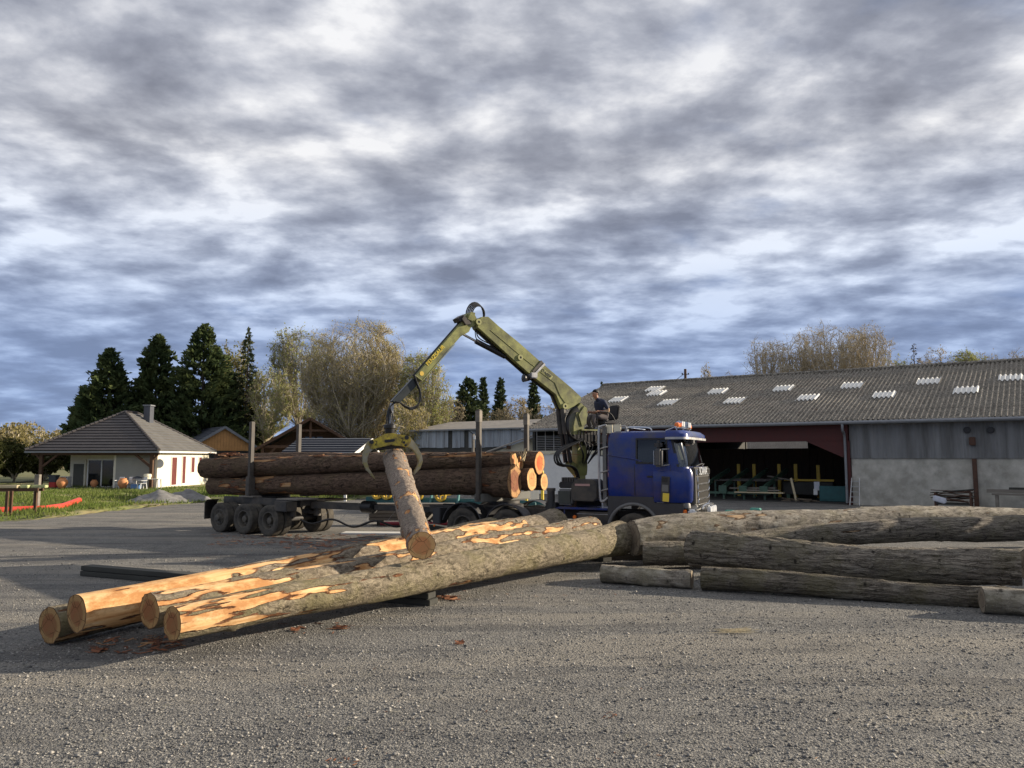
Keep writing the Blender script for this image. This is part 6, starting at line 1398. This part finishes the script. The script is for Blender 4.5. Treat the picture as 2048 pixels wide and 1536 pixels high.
# ================================================================== CRANE
CRO = Vector((2.0, 22.95, 0)); CG_ = Vector((-3.04, 20.0, 0)); CB = (CG_ - CRO).normalized(); CN = Vector((-CB.y, CB.x, 0)); CANG = math.atan2(CB.y, CB.x)
CINV = Matrix.Rotation(-CANG, 4, 'Z') @ Matrix.Translation(-CRO)
def CL(px, py, off=0.0): return CINV @ PH(px, py, CRO + CN * off, CN)      # local: x along boom, y sideways, z up
SD = -1 if (CN.y > 0) else 1      # local y sign that faces the camera
def crane():
    o = empty('loader_crane', CRO, CANG, label='olive green hydraulic loader crane with yellow grapple behind the truck cab', cat='crane')
    P = lambda pts: [Vector((CL(*p).x, 0, CL(*p).z)) for p in pts]
    wid = .34
    boom = P([(947.4, 644.8), (957, 635.7), (971, 635), (992, 654), (1031.5, 686), (1071, 721), (1106, 751), (1135.4, 775.4), (1156.5, 795.2), (1155, 804), (1143, 812.6), (1129, 819.5), (1117, 817.5), (1105.7, 790.3), (1046.4, 743.3), (1014, 714.8), (950, 656.7)])
    b = MB(); b.prism(boom, (0, wid, 0)); bo = b.build('main_boom', 'crane_green', o, bevel=.012)
    # weld ribs / stiffeners on both cheeks
    for s in (-1, 1):
        y = s * (wid / 2 + .006); m = MB()
        for path in (((975, 662), (1046, 722), (1066, 737)), ((1074, 745), (1102, 766))):
            pts = P(path); m.tube([(p.x, y, p.z) for p in pts], .007, 5)
        m.build('weld_seam', 'crane_light', bo)
        m = MB(); m.prism([(p.x, y, p.z) for p in P([(1102, 765), (1128, 773), (1154, 795), (1140, 806), (1124, 808), (1113, 792)])], (0, .018, 0)); m.build('gusset_plate', 'crane_green', bo, bevel=.006)
        for (px, py) in ((951, 646), (1034, 716.5), (1123, 813), (1160, 824)):
            q = CL(px, py); m = MB(); m.lathe([(.035, y + s * .03), (.085, y + s * .03), (.09, y), (.035, y)], 16, (q.x, 0, q.z), closed=True); pb = m.build('pin_boss', 'crane_light', bo)
            m = MB(); m.cyl((q.x, y - s * .02, q.z), (q.x, y + s * .02, q.z), .036, 12); m.build('pin', 'steel_black', bo)
    # dark steel channel along the upper and lower boom edges
    for path in (((975, 636), (992, 652), (1031.5, 684), (1071, 719)), ((1078, 725), (1106, 749), (1135, 773), (1156, 793)), ((951, 659), (1014, 717), (1046, 746), (1105, 792), (1117, 819))):
        pts = P(path); m = MB(); m.tube([(p.x, 0, p.z) for p in pts], .035, 6); m.build('edge_strip', 'steel_black', bo)
    # collar strap
    a, c = P([(1079, 726), (1061, 747)]); m = MB(); m.bar(a, c, wid + .05, .15, up=CB_up(a, c)); m.build('collar', 'steel_dark', bo); m = MB(); m.bar(P([(1082, 729)])[0], P([(1064, 748)])[0], wid + .08, .06, up=CB_up(a, c)); m.build('collar_strap', 'alu', bo)
    q = P([(1060, 748)])[0]; m = MB(); m.box((q.x, SD * .1, q.z - .06), (.22, .3, .16)); m.build('lamp_bracket', 'alu', bo, bevel=.02); q = P([(1047, 757)])[0]; m = MB(); m.lathe([(0, -.14), (.07, -.13), (.12, .06), (0, .08)], 14, (q.x, SD * .1, q.z), axis='x'); m.build('boom_lamp', 'steel_black', bo, smooth=True)
    # lettering on the boom cheek
    def letter(body, px0, py0, px1, py1, size, mat, parent, w):
        a = CL(px0, py0); c = CL(px1, py1); d = Vector((c.x - a.x, 0, c.z - a.z)).normalized(); nrm = Vector((0, SD, 0)); u = nrm.cross(d)
        mid = (a + c) / 2; M = Matrix(((d.x, u.x, nrm.x, mid.x), (d.y, u.y, nrm.y, SD * (w / 2 + .008)), (d.z, u.z, nrm.z, mid.z), (0, 0, 0, 1))); text_mesh('lettering', body, size, mat, parent, M, .004, 1.0)
    pl = [CL(*p) for p in ((1079, 738), (1100, 754), (1095, 760), (1074, 744))]
    m = MB(); m.prism([(p.x, SD * (wid / 2 + .004), p.z) for p in pl], (0, .004, 0)); m.build('name_plate', 'crane_light', bo)
    letter('DASEF', 1076.5, 740.5, 1096, 756.5, .13, 'label_black', bo, wid + .008)
    # jib
    wj = .26
    jib = P([(943.7, 627), (950, 639), (947.4, 651.7), (937.5, 656.7), (934, 665), (917.7, 674), (838.5, 764), (826, 753), (919, 645.6), (930, 629.5)])
    m = MB(); m.prism(jib, (0, wj, 0)); jo = m.build('jib', 'crane_green', o, bevel=.012)
    for path in (((919, 645), (826, 752)),):
        pts = P(path); m = MB(); m.tube([(p.x, 0, p.z) for p in pts], .03, 6); m.build('edge_strip', 'steel_black', jo)
    for s in (-1, 1):
        m = MB(); pts = P([(828, 753), (840, 762)]); m.tube([(p.x, s * (wj / 2 + .006), p.z) for p in pts], .012, 5); pts = P([(840, 763), (905, 690)]); m.tube([(p.x, s * (wj / 2 + .006), p.z) for p in pts], .010, 5); m.build('weld_seam', 'crane_light', jo)
    letter('PENZSAUR', 853, 727, 880, 697, .15, 'sticker_yellow', jo, wj)
    q = CL(839.5, 748); m = MB(); m.lathe([(0, SD * (wj / 2 + .002)), (.06, SD * (wj / 2 + .002)), (.06, SD * (wj / 2 + .008)), (0, SD * (wj / 2 + .008))], 18, (q.x, 0, q.z)); m.build('emblem', 'sticker_gold', jo)
    # linkage head between jib and boom
    m = MB(); m.prism(P([(921, 633), (931, 641), (936, 650), (925, 652), (917, 640)]), (0, .42, 0)); m.build('link_plate', 'steel_dark', jo, bevel=.01)
    m = MB(); m.prism(P([(934, 626), (944, 628), (938, 645), (928, 641)]), (0, .44, 0)); m.build('link_plate', 'crane_green', jo, bevel=.01)
    m = MB(); m.box((CL(918, 638).x, 0, CL(918, 638).z), (.2, .34, .12), ry=.6); m.build('hose_guard', 'steel_black', jo)
    # jib cylinder under the boom
    a, c, e = P([(927, 669), (962, 688), (1010, 713)]); m = MB(); m.cyl(a, c, .035, 10); m.build('cylinder_rod', 'chrome', o, smooth=True); m = MB(); m.cyl(c.lerp(a, .3), e, .075, 12); m.build('cylinder', 'steel_black', o, smooth=True)
    m = MB(); m.tube(smooth_path(P([(952, 657), (955, 672), (965, 681), (985, 690)]), 4), .018, 5); m.tube(smooth_path(P([(950, 662), (953, 678), (966, 686), (986, 694)]), 4), .015, 5); m.build('hose', 'hose_black', o, smooth=True)
    # extension
    m = MB(); ex = P([(823.7, 757), (836, 767), (796.5, 807), (781, 803)]); m.prism(ex, (0, .17, 0)); m.build('extension', 'extension_black', o, bevel=.01)
    # hoses over the elbow
    for k in range(5):
        y = -.14 + .07 * k; cx, cy, rx_, ry_ = 954 - k * .4, 630, 17.5 - k * 1.3, 27 - k * 2.6
        pts = P([(cx + rx_ * math.cos(R(195 - 17.5 * i)), cy - ry_ * math.sin(R(195 - 17.5 * i))) for i in range(13)]); m = MB(); m.tube([(p.x, y, p.z) for p in pts], .019, 6); m.build('hose', 'hose_black', o, smooth=True)
    for k in range(2):
        pts = P([(825, 752 - k), (830, 768), (836, 785 - k * 3), (836.5, 800), (829, 815 - k * 3), (818, 819 - k * 3), (806, 814 - k * 2), (797, 806), (788, 804)]); m = MB(); m.tube([(p.x, SD * (.11 + .03 * k), p.z) for p in smooth_path(pts, 5)], .022, 6); m.build('hose', 'hose_black', o, smooth=True)
    for k in range(5):
        y = -.09 + .045 * k; pts = P([(790 - k * .6, 806), (781 - k * .8, 814), (777 + k * 1.2, 828), (776 + k * 1.8, 842), (777 + k * 1.5, 853)]); m = MB(); m.tube([(p.x, y, p.z) for p in smooth_path(pts, 5)], .017, 6); m.build('hose', 'hose_black', o, smooth=True)
    a, c = P([(784, 806), (781, 852)]); m = MB(); m.bar(a, c, .08, .10, up=(0, 1, 0)); m.build('suspension_link', 'alu', o, bevel=.01)
    c, e = P([(780, 850), (779.5, 870)]); m = MB(); h = c.z; m.lathe([(0, e.z - .02), (.10, e.z - .02), (.12, e.z + .08), (.13, h - .1), (.16, h - .08), (.16, h), (.06, h + .04), (0, h + .04)], 20, ((c.x + e.x) / 2, 0, 0), axis='z'); m.build('rotator', 'steel_black', o, smooth=True, angle=30)
    # ---- grapple in the plane across the held log
    gw = PH(779.5, 866, CRO, CN); gd = Vector((.97, .255, 0)).normalized(); gn = Vector((-gd.y, gd.x, 0))
    def GP(x, y): 
        h = PH(720 + x / 6.98, 740 + y / 6.98, gw, gn); return CINV @ h
    gnl = (CINV.to_3x3() @ gn)
    def plate(name, pts, offs, th, mat, parent, bevel=.008):
        m = MB()
        for f in offs: m.prism([Vector(GP(*p)) + gnl * f for p in pts], gnl * th)
        return m.build(name, mat, parent, bevel=bevel)
    body = [(150, 975), (240, 955), (330, 900), (390, 885), (460, 885), (560, 910), (640, 915), (690, 935), (700, 1000), (650, 1075), (560, 1065), (420, 1050), (260, 1085), (150, 1110), (110, 1040)]
    gb = plate('grapple', body, (-.17, .17), .04, 'grapple_yellow', o)
    core = [(250, 970), (400, 900), (540, 925), (640, 960), (600, 1040), (420, 1035), (260, 1070)]; plate('grapple_core', core, (0,), .28, 'grapple_yellow', gb, .015)
    slot = [(335, 985), (345, 975), (465, 965), (478, 980), (470, 1000), (350, 1018), (332, 1005)]; plate('slot', slot, (-.195,), .006, 'steel_black', gb, 0)
    for (x, y, r_) in ((153, 1007, .055), (638, 945, .055), (600, 1012, .032), (625, 1052, .03)):
        q = Vector(GP(x, y)); m = MB(); m.cyl(q - gnl * .225, q + gnl * .225, r_, 14); m.build('pin', 'steel_black', gb, smooth=True)
    for x, y in ((215, 1025), (577, 985)):
        u = Vector((CINV.to_3x3() @ gd)); M = Matrix(((u.x, 0, -gnl.x, 0), (u.y, 0, -gnl.y, 0), (u.z, 1, -gnl.z, 0), (0, 0, 0, 1))); q = Vector(GP(x, y)) - gnl * .196; M.translation = q; text_mesh('mark', '2', .17, 'label_black', gb, M, .003)
    jl_o = [(110, 990), (62, 1070), (32, 1180), (36, 1300), (85, 1395), (150, 1470), (215, 1530)]; jl_i = [(180, 1465), (120, 1370), (98, 1290), (100, 1220), (130, 1150), (200, 1095), (180, 1020)]
    jr_o = [(672, 925), (740, 990), (800, 1080), (855, 1190), (868, 1270), (835, 1370), (745, 1465)]; jr_i = [(760, 1400), (800, 1330), (812, 1265), (780, 1185), (720, 1100), (650, 1075), (640, 960)]
    jl = plate('jaw', jl_o + jl_i, (-.13, .09), .03, 'grapple_steel', gb); jr = plate('jaw', jr_o + jr_i, (-.13, .09), .03, 'grapple_steel', gb)
    for pts, pr in ((jl_o, jl), (jr_o, jr)):
        m = MB()
        for (x, y) in pts[2:6:1]: q = Vector(GP(x + (10 if pr is jl else -10), y)); m.cyl(q - gnl * .13, q + gnl * .09, .022, 8)
        m.build('cross_tube', 'grapple_steel', pr)
    for i, (x, y) in enumerate(((230, 1100), (600, 1075))):
        q = Vector(GP(x, y)); r_ = Vector(GP(560 if i == 0 else 250, 1060)); m = MB(); m.cyl(q, r_, .05, 10); m.build('grapple_cylinder', 'steel_dark', gb, smooth=True)
    # ---- column
    b = CL(1154, 935, 0); zc0 = 1.28; pt = CL(1160, 824)
    m = MB(); m.b2(-.45, .45, -.5, .5, 1.06, 1.42); m.build('crane_base', 'steel_dark', o, bevel=.03)
    m = MB(); m.b2(-.12, .12, -.16, .16, 1.4, 2.05); m.build('lower_column', 'crane_light', o, bevel=.03)
    m = MB(); m.add([(x * w_, y * w_ * .9, z) for z, w_ in ((2.02, .17), (2.25, .185), (3.1, .165), (3.25, .13)) for x, y in ((-1, -1), (1, -1), (1, 1), (-1, 1))], [(i * 4 + k, i * 4 + (k + 1) % 4, i * 4 + 4 + (k + 1) % 4, i * 4 + 4 + k) for i in range(3) for k in range(4)] + [(0, 3, 2, 1), (12, 13, 14, 15)]); m.build('column', 'crane_green', o, bevel=.02)
    m = MB(); m.prism(P([(1139, 870), (1139, 852), (1147, 815), (1154, 806), (1166, 818), (1168, 830), (1160, 858), (1162, 870)]), (0, .40, 0)); m.build('column_head', 'crane_green', o, bevel=.012)
    m = MB(); m.prism(P([(1160, 812), (1166, 818), (1164, 848), (1155, 854), (1148, 830)]), (0, .46, 0)); m.build('pivot_bracket', 'crane_green', o, bevel=.01)
    # lift cylinder
    for s in (-1, 1):
        a, c, e = P([(1121, 817), (1126, 868), (1136, 925)]); m = MB(); m.cyl(Vector((a.x, s * .12, a.z)), Vector((e.x, s * .12, e.z)), .065, 12); m.build('lift_cylinder', 'steel_black', o, smooth=True); m = MB(); m.cyl(Vector((a.x, s * .12, a.z - .02)), Vector((c.x, s * .12, c.z)), .075, 10); m.build('cylinder_sleeve', 'steel_dark', o, smooth=True)
    m = MB(); m.bar(P([(1137, 926)])[0], Vector((0, 0, 2.0)), .3, .16); m.build('cylinder_foot', 'crane_green', o)
    # valve bank, hoses round the column head
    q = CL(1160, 873); 
    for k in range(9): m = MB(); x = -.74 + k * .125; m.b2(x, x + .105, -.24 - .03 * (k % 2), .24, q.z - .16 - .05 * (k % 3), q.z + .05); m.build('valve_section', 'hose_black', o, bevel=.012)
    for k in range(10):
        y = SD * (.12 + .03 * (k % 4)); x = -.7 + k * .1; m = MB(); m.tube(smooth_path([(x, y, q.z - .1), (x + .03 * (k % 3 - 1), y + SD * .14, q.z - .3), (.5 * x - .05, y + SD * .1, q.z - .55), (.25 * x - .05, y, q.z - .8)], 4), .016, 5); m.build('hose', 'hose_black', o, smooth=True)
    for k in range(9): m = MB(); x = -.7 + k * .11; m.cyl((x, SD * .22, q.z + .05), (x, SD * .22, q.z + .16), .02, 6); m.build('valve_spool', 'steel_dark', o)
    for k in range(7):
        y = SD * (.10 + .045 * k); pts = P([(1150 - k, 812 + k * 2), (1137 - k * 1.2, 822 + k), (1128 - k * .8, 842), (1129 - k * .6, 862 + k), (1140, 876 + k * .7), (1152, 878)]); m = MB(); m.tube([(p.x, y, p.z) for p in smooth_path(pts, 5)], .02, 6); m.build('hose', 'hose_black', o, smooth=True)
    for k in range(3):
        y = SD * (.28 + .06 * k); pts = P([(1150, 878 + k), (1136, 885 + k), (1118, 892 + k * 2), (1106, 900 + k * 2), (1098 + k * 2, 912), (1101 + k * 3, 926), (1114, 932 - k), (1128, 932), (1138, 940), (1143, 956)]); m = MB(); m.tube([(p.x, y, p.z) for p in smooth_path(pts, 6)], .035 if k == 1 else .026, 7); m.build('hose', 'hose_black', o, smooth=True)
    # seat platform and operator's seat
    z = CL(1205, 842).z
    m = MB(); m.bar((-.1, 0, q.z), (-.95, 0, z - .25), .10, .12); m.bar((-.95, 0, z - .25), (-1.0, 0, z - .1), .1, .1, up=(1, 0, 0)); m.build('seat_arm', 'steel_black', o)
    m = MB(); m.b2(-1.22, -.72, -.26, .26, z - .12, z); m.build('seat', 'headrest', o, bevel=.04); m = MB(); m.box((-1.30, 0, z + .26), (.1, .50, .46), ry=-.15); m.build('seat_back', 'headrest', o, bevel=.04)
    for s in (-1, 1):
        m = MB(); m.tube(smooth_path([(-1.1, s * .30, z + .02), (-.9, s * .32, z + .22), (-.55, s * .30, z + .26)], 4), .022, 6); m.build('armrest', 'steel_black', o, smooth=True); m = MB(); m.tube([(-.52, s * .2, z - .35), (-.50, s * .2, z + .32)], .018, 6); m.build('control_lever', 'steel_black', o, smooth=True)
    zf = CL(1172, 858).z; m = MB(); m.b2(-.5, .12, -.3, .3, zf - .06, zf - .02); m.build('foot_plate', 'crane_green', o)
    m = MB(); 
    for p, q2 in (((-.55, .3, zf - .8), (-.55, .3, zf - .04)), ((-.9, .3, zf - .8), (-.9, .3, zf - .1)), ((-.55, .3, zf - .8), (-.9, .3, zf - .8)), ((-.55, .3, zf - .45), (-.9, .3, zf - .45))): m.tube([p, q2], .015, 5)
    m.build('access_step', 'steel_black', o)
    return o, z, zf
def CB_up(a, c): return Vector((0, 1, 0)).cross((c - a).normalized())
pm('extension_black', (.022, .028, .028), .4, .2, 4)
CRANE, SEATZ, FOOTZ = crane()

# held log
def held():
    gw = PH(779.5, 866, CRO, CN); gd = Vector((.97, .255, 0)).normalized(); gn = Vector((-gd.y, gd.x, 0))
    H1 = PH(790, 923, gw, gn); H0 = AY(843, 1091, 13.0); ax = (H1 - H0).normalized()
    make_log(H0, H1 + ax * .45, .235, .30, 'bark_fir_rough', 'end_fresh', 'end_fir', 41, strip_fn=lambda t, a: .13 + (.14 if math.cos(a) < -.5 else 0) + .36 * max(0, math.sin(t * 40 + .6 * math.sin(a))) ** 10, nl=120, ns=52, knots=26, rough=1.6, label='fir log with ringed flaky bark hanging from the yellow grapple', group='log held by the crane')
held()

# ================================================================== CRANE OPERATOR
def operator():
    z = SEATZ; hip = Vector((-.98, 0, z + .11)); rs = {}; V = []; E = []; Rd = []; Lb = []
    def v(p, r, lab): V.append(Vector(p)); Rd.append(r * (1.13 if lab in ('jacket_navy', 'trousers', 'shirt_tan') else 1.0)); Lb.append(lab); return len(V) - 1
    def chain(i0, pts):
        i = i0
        for p, r, lab in pts:
            j = v(p, r, lab); E.append((i, j)); i = j
        return i
    pel = v(hip, .145, 'trousers')
    chest = chain(pel, [(hip + Vector((.06, 0, .20)), .14, 'jacket_navy'), (hip + Vector((.16, 0, .40)), .155, 'jacket_navy')])
    neckb = chain(chest, [(hip + Vector((.25, 0, .51)), .085, 'jacket_navy')]); nk = chain(neckb, [(hip + Vector((.31, 0, .57)), .06, 'skin')])
    head = chain(nk, [(hip + Vector((.37, 0, .63)), .085, 'skin'), (hip + Vector((.38, 0, .71)), .096, 'skin'), (hip + Vector((.365, 0, .76)), .08, 'skin')])
    for s in (-1, 1):
        sh = chain(chest, [(hip + Vector((.20, s * .20, .44)), .078, 'jacket_navy')])
        hand = chain(sh, [(hip + Vector((.13, s * .26, .29)), .06, 'jacket_navy'), (hip + Vector((.09, s * .28, .17)), .054, 'shirt_tan'), (hip + Vector((.22, s * .25, .15)), .045, 'shirt_tan'), (hip + Vector((.38, s * .21, .16)), .034, 'skin'), (hip + Vector((.44, s * .20, .17)), .036, 'skin')])
        hp = V[hand]
        for k in range(4): chain(hand, [(hp + Vector((.035, s * (-.03 + .02 * k), .012)), .010, 'skin'), (hp + Vector((.06, s * (-.03 + .02 * k), -.012 - .003 * k)), .009, 'skin'), (hp + Vector((.05, s * (-.03 + .02 * k), -.04)), .008, 'skin')])
        chain(hand, [(hp + Vector((.0, s * -.04, .01)), .011, 'skin'), (hp + Vector((.03, s * -.055, -.012)), .009, 'skin')])
        kn = chain(pel, [(hip + Vector((.10, s * .10, -.02)), .105, 'trousers'), (hip + Vector((.50, s * .13, .03)), .075, 'trousers')])
        an = chain(kn, [(hip + Vector((.56, s * .13, -.14)), .068, 'trousers'), (Vector((hip.x + .50, s * .13, FOOTZ + .10)), .05, 'trousers')])
        chain(an, [(Vector((hip.x + .52, s * .13, FOOTZ + .04)), .048, 'boots'), (Vector((hip.x + .68, s * .14, FOOTZ + .022)), .04, 'boots')])
    me = bpy.data.meshes.new('person'); me.from_pydata([tuple(p) for p in V], E, []); ob = bpy.data.objects.new('person_rig', me); col.objects.link(ob)
    md = ob.modifiers.new('skin', 'SKIN'); md.use_smooth_shade = True
    for i, sv in enumerate(me.skin_vertices[0].data): sv.radius = (Rd[i], Rd[i]); sv.use_root = (i == 0)
    sb = ob.modifiers.new('sub', 'SUBSURF'); sb.levels = 2; sb.render_levels = 2
    dg = bpy.context.evaluated_depsgraph_get(); m2 = bpy.data.meshes.new_from_object(ob.evaluated_get(dg)); bpy.data.objects.remove(ob)
    m2.materials.clear(); names = ['skin', 'jacket_navy', 'shirt_tan', 'trousers', 'boots']
    segs = [(V[a], V[b], Lb[b], max(Rd[a], Rd[b])) for a, b in E]
    root = link('person', m2, names); root.location = CRO; root.rotation_euler = (0, 0, CANG)
    for p in m2.polygons:
        c = p.center; best = 9; lab = 'skin'
        for a, b, l, r_ in segs:
            ab = b - a; t = max(0, min(1, (c - a).dot(ab) / max(1e-9, ab.length_squared))); d = (c - (a + ab * t)).length / r_
            if d < best: best = d; lab = l
        p.material_index = names.index(lab); p.use_smooth = True
    tag(root, 'person in dark jacket and grey trousers seated at the crane controls', 'person')
    hc = hip + Vector((.37, 0, .715)); bm = bmesh.new(); bmesh.ops.create_uvsphere(bm, u_segments=20, v_segments=14, radius=1.0)
    bmesh.ops.delete(bm, geom=[q for q in bm.verts if (q.co.z < .05 and q.co.x > -.15) or q.co.z < -.5 or (q.co.x > .72 and q.co.z < .45)], context='VERTS')
    for q in bm.verts: q.co = hc + Vector((q.co.x * .116 - .012, q.co.y * .106, q.co.z * .125 + .012)) * 1.0
    mh = bpy.data.meshes.new('hair'); bm.to_mesh(mh); bm.free(); link('hair', mh, 'hair', root)
    m = MB(); m.add([hc + Vector(q) for q in ((.09, -.018, -.03), (.09, .018, -.03), (.125, 0, -.045), (.088, 0, .02))], [(0, 2, 3), (1, 3, 2), (0, 1, 2), (0, 3, 1)]); m.build('nose', 'skin', root)
    for s in (-1, 1):
        m = MB(); m.lathe([(0, 0), (.014, .004), (0, .012)], 8, hc + Vector((.094, s * .035, 0)), axis='x'); m.build('eye', 'hair', root); m = MB(); m.box(hc + Vector((.0, s * .10, -.02)), (.035, .02, .06)); m.build('ear', 'skin', root, bevel=.008)
    m = MB(); m.box(hc + Vector((.088, 0, -.075)), (.02, .045, .008)); m.build('mouth', 'bin_red', root)
operator()

# ================================================================== SMALL THINGS AROUND THE YARD
def yard_things():
    # trestle with planks at left
    c = G(22, 1034); o = empty('timber_trestle', (c.x, c.y, 0), R(6), label='weathered timber trestle at the edge of the lawn', cat='trestle')
    s = c.y / FPX
    for x, y in ((-.75, .1), (0.0, -.4), (.12, -.3), (.72, .5)): MB().b2(x - .05, x + .05, y - .05, y + .05, 0, 1.12).build('leg', 'timber_brown', o)
    MB().bar((-1.6, -.1, 1.16), (1.0, .1, 1.16), .12, .14).build('beam', 'timber_brown', o); MB().bar((-1.2, .5, 1.14), (1.0, .55, 1.14), .12, .12).build('beam', 'timber_brown', o)
    for x0, x1, y, m_, lab in ((-1.7, .25, 0, 'plank_pale', 'pale plank lying on the trestle'), (.3, .62, .1, 'plank_green', 'short mossy block lying on the trestle beside the pale plank'), (.66, 1.25, .3, 'plank_green', 'mossy slab at the end of the trestle')):
        p = MB().b2(x0, x1, y - .15, y + .15, 0, .12).build('plank', m_, bevel=.02, loc=(c.x, c.y, 1.235), rot=(0, 0, R(6))); tag(p, lab, 'plank')
    c = G(72, 1024); o = empty('fence_post', (c.x, c.y, 0), 0, label='grey wooden post standing by the red pipe', cat='post'); MB().b2(-.11, .11, -.1, .1, 0, 1.75).build('post', 'plank_grey', o, bevel=.01); MB().b2(-.16, .16, -.14, .14, 0, .1).build('foot', 'plank_dark', o)
    pts = [G(-60, 1030), G(40, 1026), G(90, 1024), G(125, 1019), G(157, 1012)]; m = MB(); m.tube([Vector((p.x, p.y, .16 + .14 * (i == 4))) - pts[0] * 1 + Vector((0, 0, pts[0].z)) for i, p in enumerate(smooth_path(pts, 5) if False else pts)], .15, 12)
    p = m.build('drain_pipe', 'pipe_red', smooth=True, loc=(pts[0].x, pts[0].y, 0)); tag(p, 'bright red plastic pipe lying along the lawn edge', 'pipe')
    # pale stick on the lawn edge
    a = G(262, 1014); o = MB().bar((0, 0, .04), (1.3, .4, .10), .08, .05).build('plank', 'plank_pale', loc=(a.x, a.y, .02)); tag(o, 'pale plank lying beside the larger gravel heap', 'plank')
    # teal roller conveyor behind the truck
    c = AY(745, 1000, 38); c.z = 0; e = AY(945, 1000, 35); d = e - c; ang = math.atan2(d.y, d.x); L = math.hypot(d.x, d.y) + 3.5
    o = empty('roller_conveyor', c, ang, label='teal steel conveyor with yellow pulleys behind the truck', cat='conveyor')
    MB().b2(0, L, -.5, -.38, .26, .66).build('side_beam', 'mill_teal', o, bevel=.02); MB().b2(0, L, .38, .5, .26, .66).build('side_beam', 'mill_teal', o, bevel=.02); MB().b2(.1, L - .1, -.36, .36, .2, .32).build('base_frame', 'mill_teal', o)
    for k in range(7): MB().b2(.2 + k * (L - .5) / 6 - .07, .2 + k * (L - .5) / 6 + .07, -.36, .36, 0, .26).build('leg', 'mill_teal', o)
    for k, x in enumerate((.75, 1.35, 2.6, 3.2, 4.5)):
        m = MB(); m.lathe([(.20, -.05), (.30, -.06), (.32, 0), (.30, .06), (.20, .05)], 22, (x, -.56, .86), closed=True); m.cyl((x, -.6, .86), (x, .45, .86), .05, 8)
        for j in range(3): a = j * math.pi * 2 / 3 + .4; m.bar((x, -.56, .86), (x + .25 * math.cos(a), -.56, .86 + .25 * math.sin(a)), .04, .06)
        m.build('pulley', 'mill_yellow', o)
    for x in (3.9, 5.4): MB().bar((x, -.55, .2), (x + .12, -.55, 1.1), .1, .08).build('stanchion', 'mill_teal_light', o)
    # yellow posts + white board by the barn wall
    for px, lab in ((1053, 'yellow steel bollard post below the log ends near the white board'), (1085, 'taller yellow steel post beside the truck frame')):
        c = AY(px, 1000, 36); t = 1.15 if px < 1060 else 1.9; o = empty('yellow_post', (c.x, c.y, 0), 0, label=lab, cat='post'); m = MB(); m.cyl((0, 0, .02), (0, 0, t), .07, 12); m.lathe([(.07, t), (.06, t + .04), (0, t + .05)], 12, axis='z'); m.build('post', 'sticker_yellow', o, smooth=True); MB().b2(-.14, .14, -.14, .14, 0, .03).build('base_plate', 'steel_dark', o)
    c = AY(1055, 988, 37); o = empty('white_board', (c.x, c.y, 0), 0, label='white board on legs behind the truck bunk', cat='board'); MB().b2(-.55, .55, -.03, .03, .55, 1.2).build('panel', 'paint_white', o, bevel=.01)
    for x in (-.45, .45): MB().b2(x - .04, x + .04, .03, .09, 0, 1.1).build('leg', 'plank_grey', o)
    # pallet of grey timber with red pipe and white slab between truck and trailer
    c = G(730, 1052); d = G(880, 1052) - c; o = empty('timber_stack', (c.x, c.y, 0), math.atan2(d.y, d.x), label='grey timber pack standing behind the trailer pole', cat='timber stack')
    for k in range(5): MB().b2(.1, 3.3, .2, .75, .18 + k * .13, .295 + k * .13).build('beam', 'plank_grey', o, bevel=.01)
    for x in (.5, 1.7, 2.9): MB().b2(x - .08, x + .08, .1, .85, 0, .18).build('bearer', 'plank_dark', o)
    o2 = MB().tube([(.6, -.15, .1), (3.4, -.1, .1)], .075, 12).build('steel_tube', 'tube_red', smooth=True, loc=(c.x, c.y, .0), rot=(0, 0, math.atan2(d.y, d.x))); tag(o2, 'dark red tube lying before the grey timber pack', 'tube')
    a = G(690, 1066); d2 = G(815, 1067) - a; o3 = MB().b2(0, d2.length + 3.5, -.5, .1, 0, .05).build('concrete_slab', 'paint_white', bevel=.008, loc=(a.x, a.y, .003), rot=(0, 0, math.atan2(d2.y, d2.x))); tag(o3, 'pale concrete slab lying on the gravel under the trailer pole', 'slab')
    q = G(737, 1040); o4 = MB(); o4.lathe([(0, 0), (.10, 0), (.16, .12), (.15, .26), (0, .30)], 16, axis='z'); o4 = o4.build('yellow_drum', 'sticker_yellow', smooth=True, loc=(q.x + .2, q.y + 1.6, .005)); tag(o4, 'small yellow drum at the end of the grey timber pack', 'drum')
pm('mill_teal_light', (.10, .26, .25), .5, .1); pm('tube_red', (.22, .02, .035), .45, .15)
yard_things()
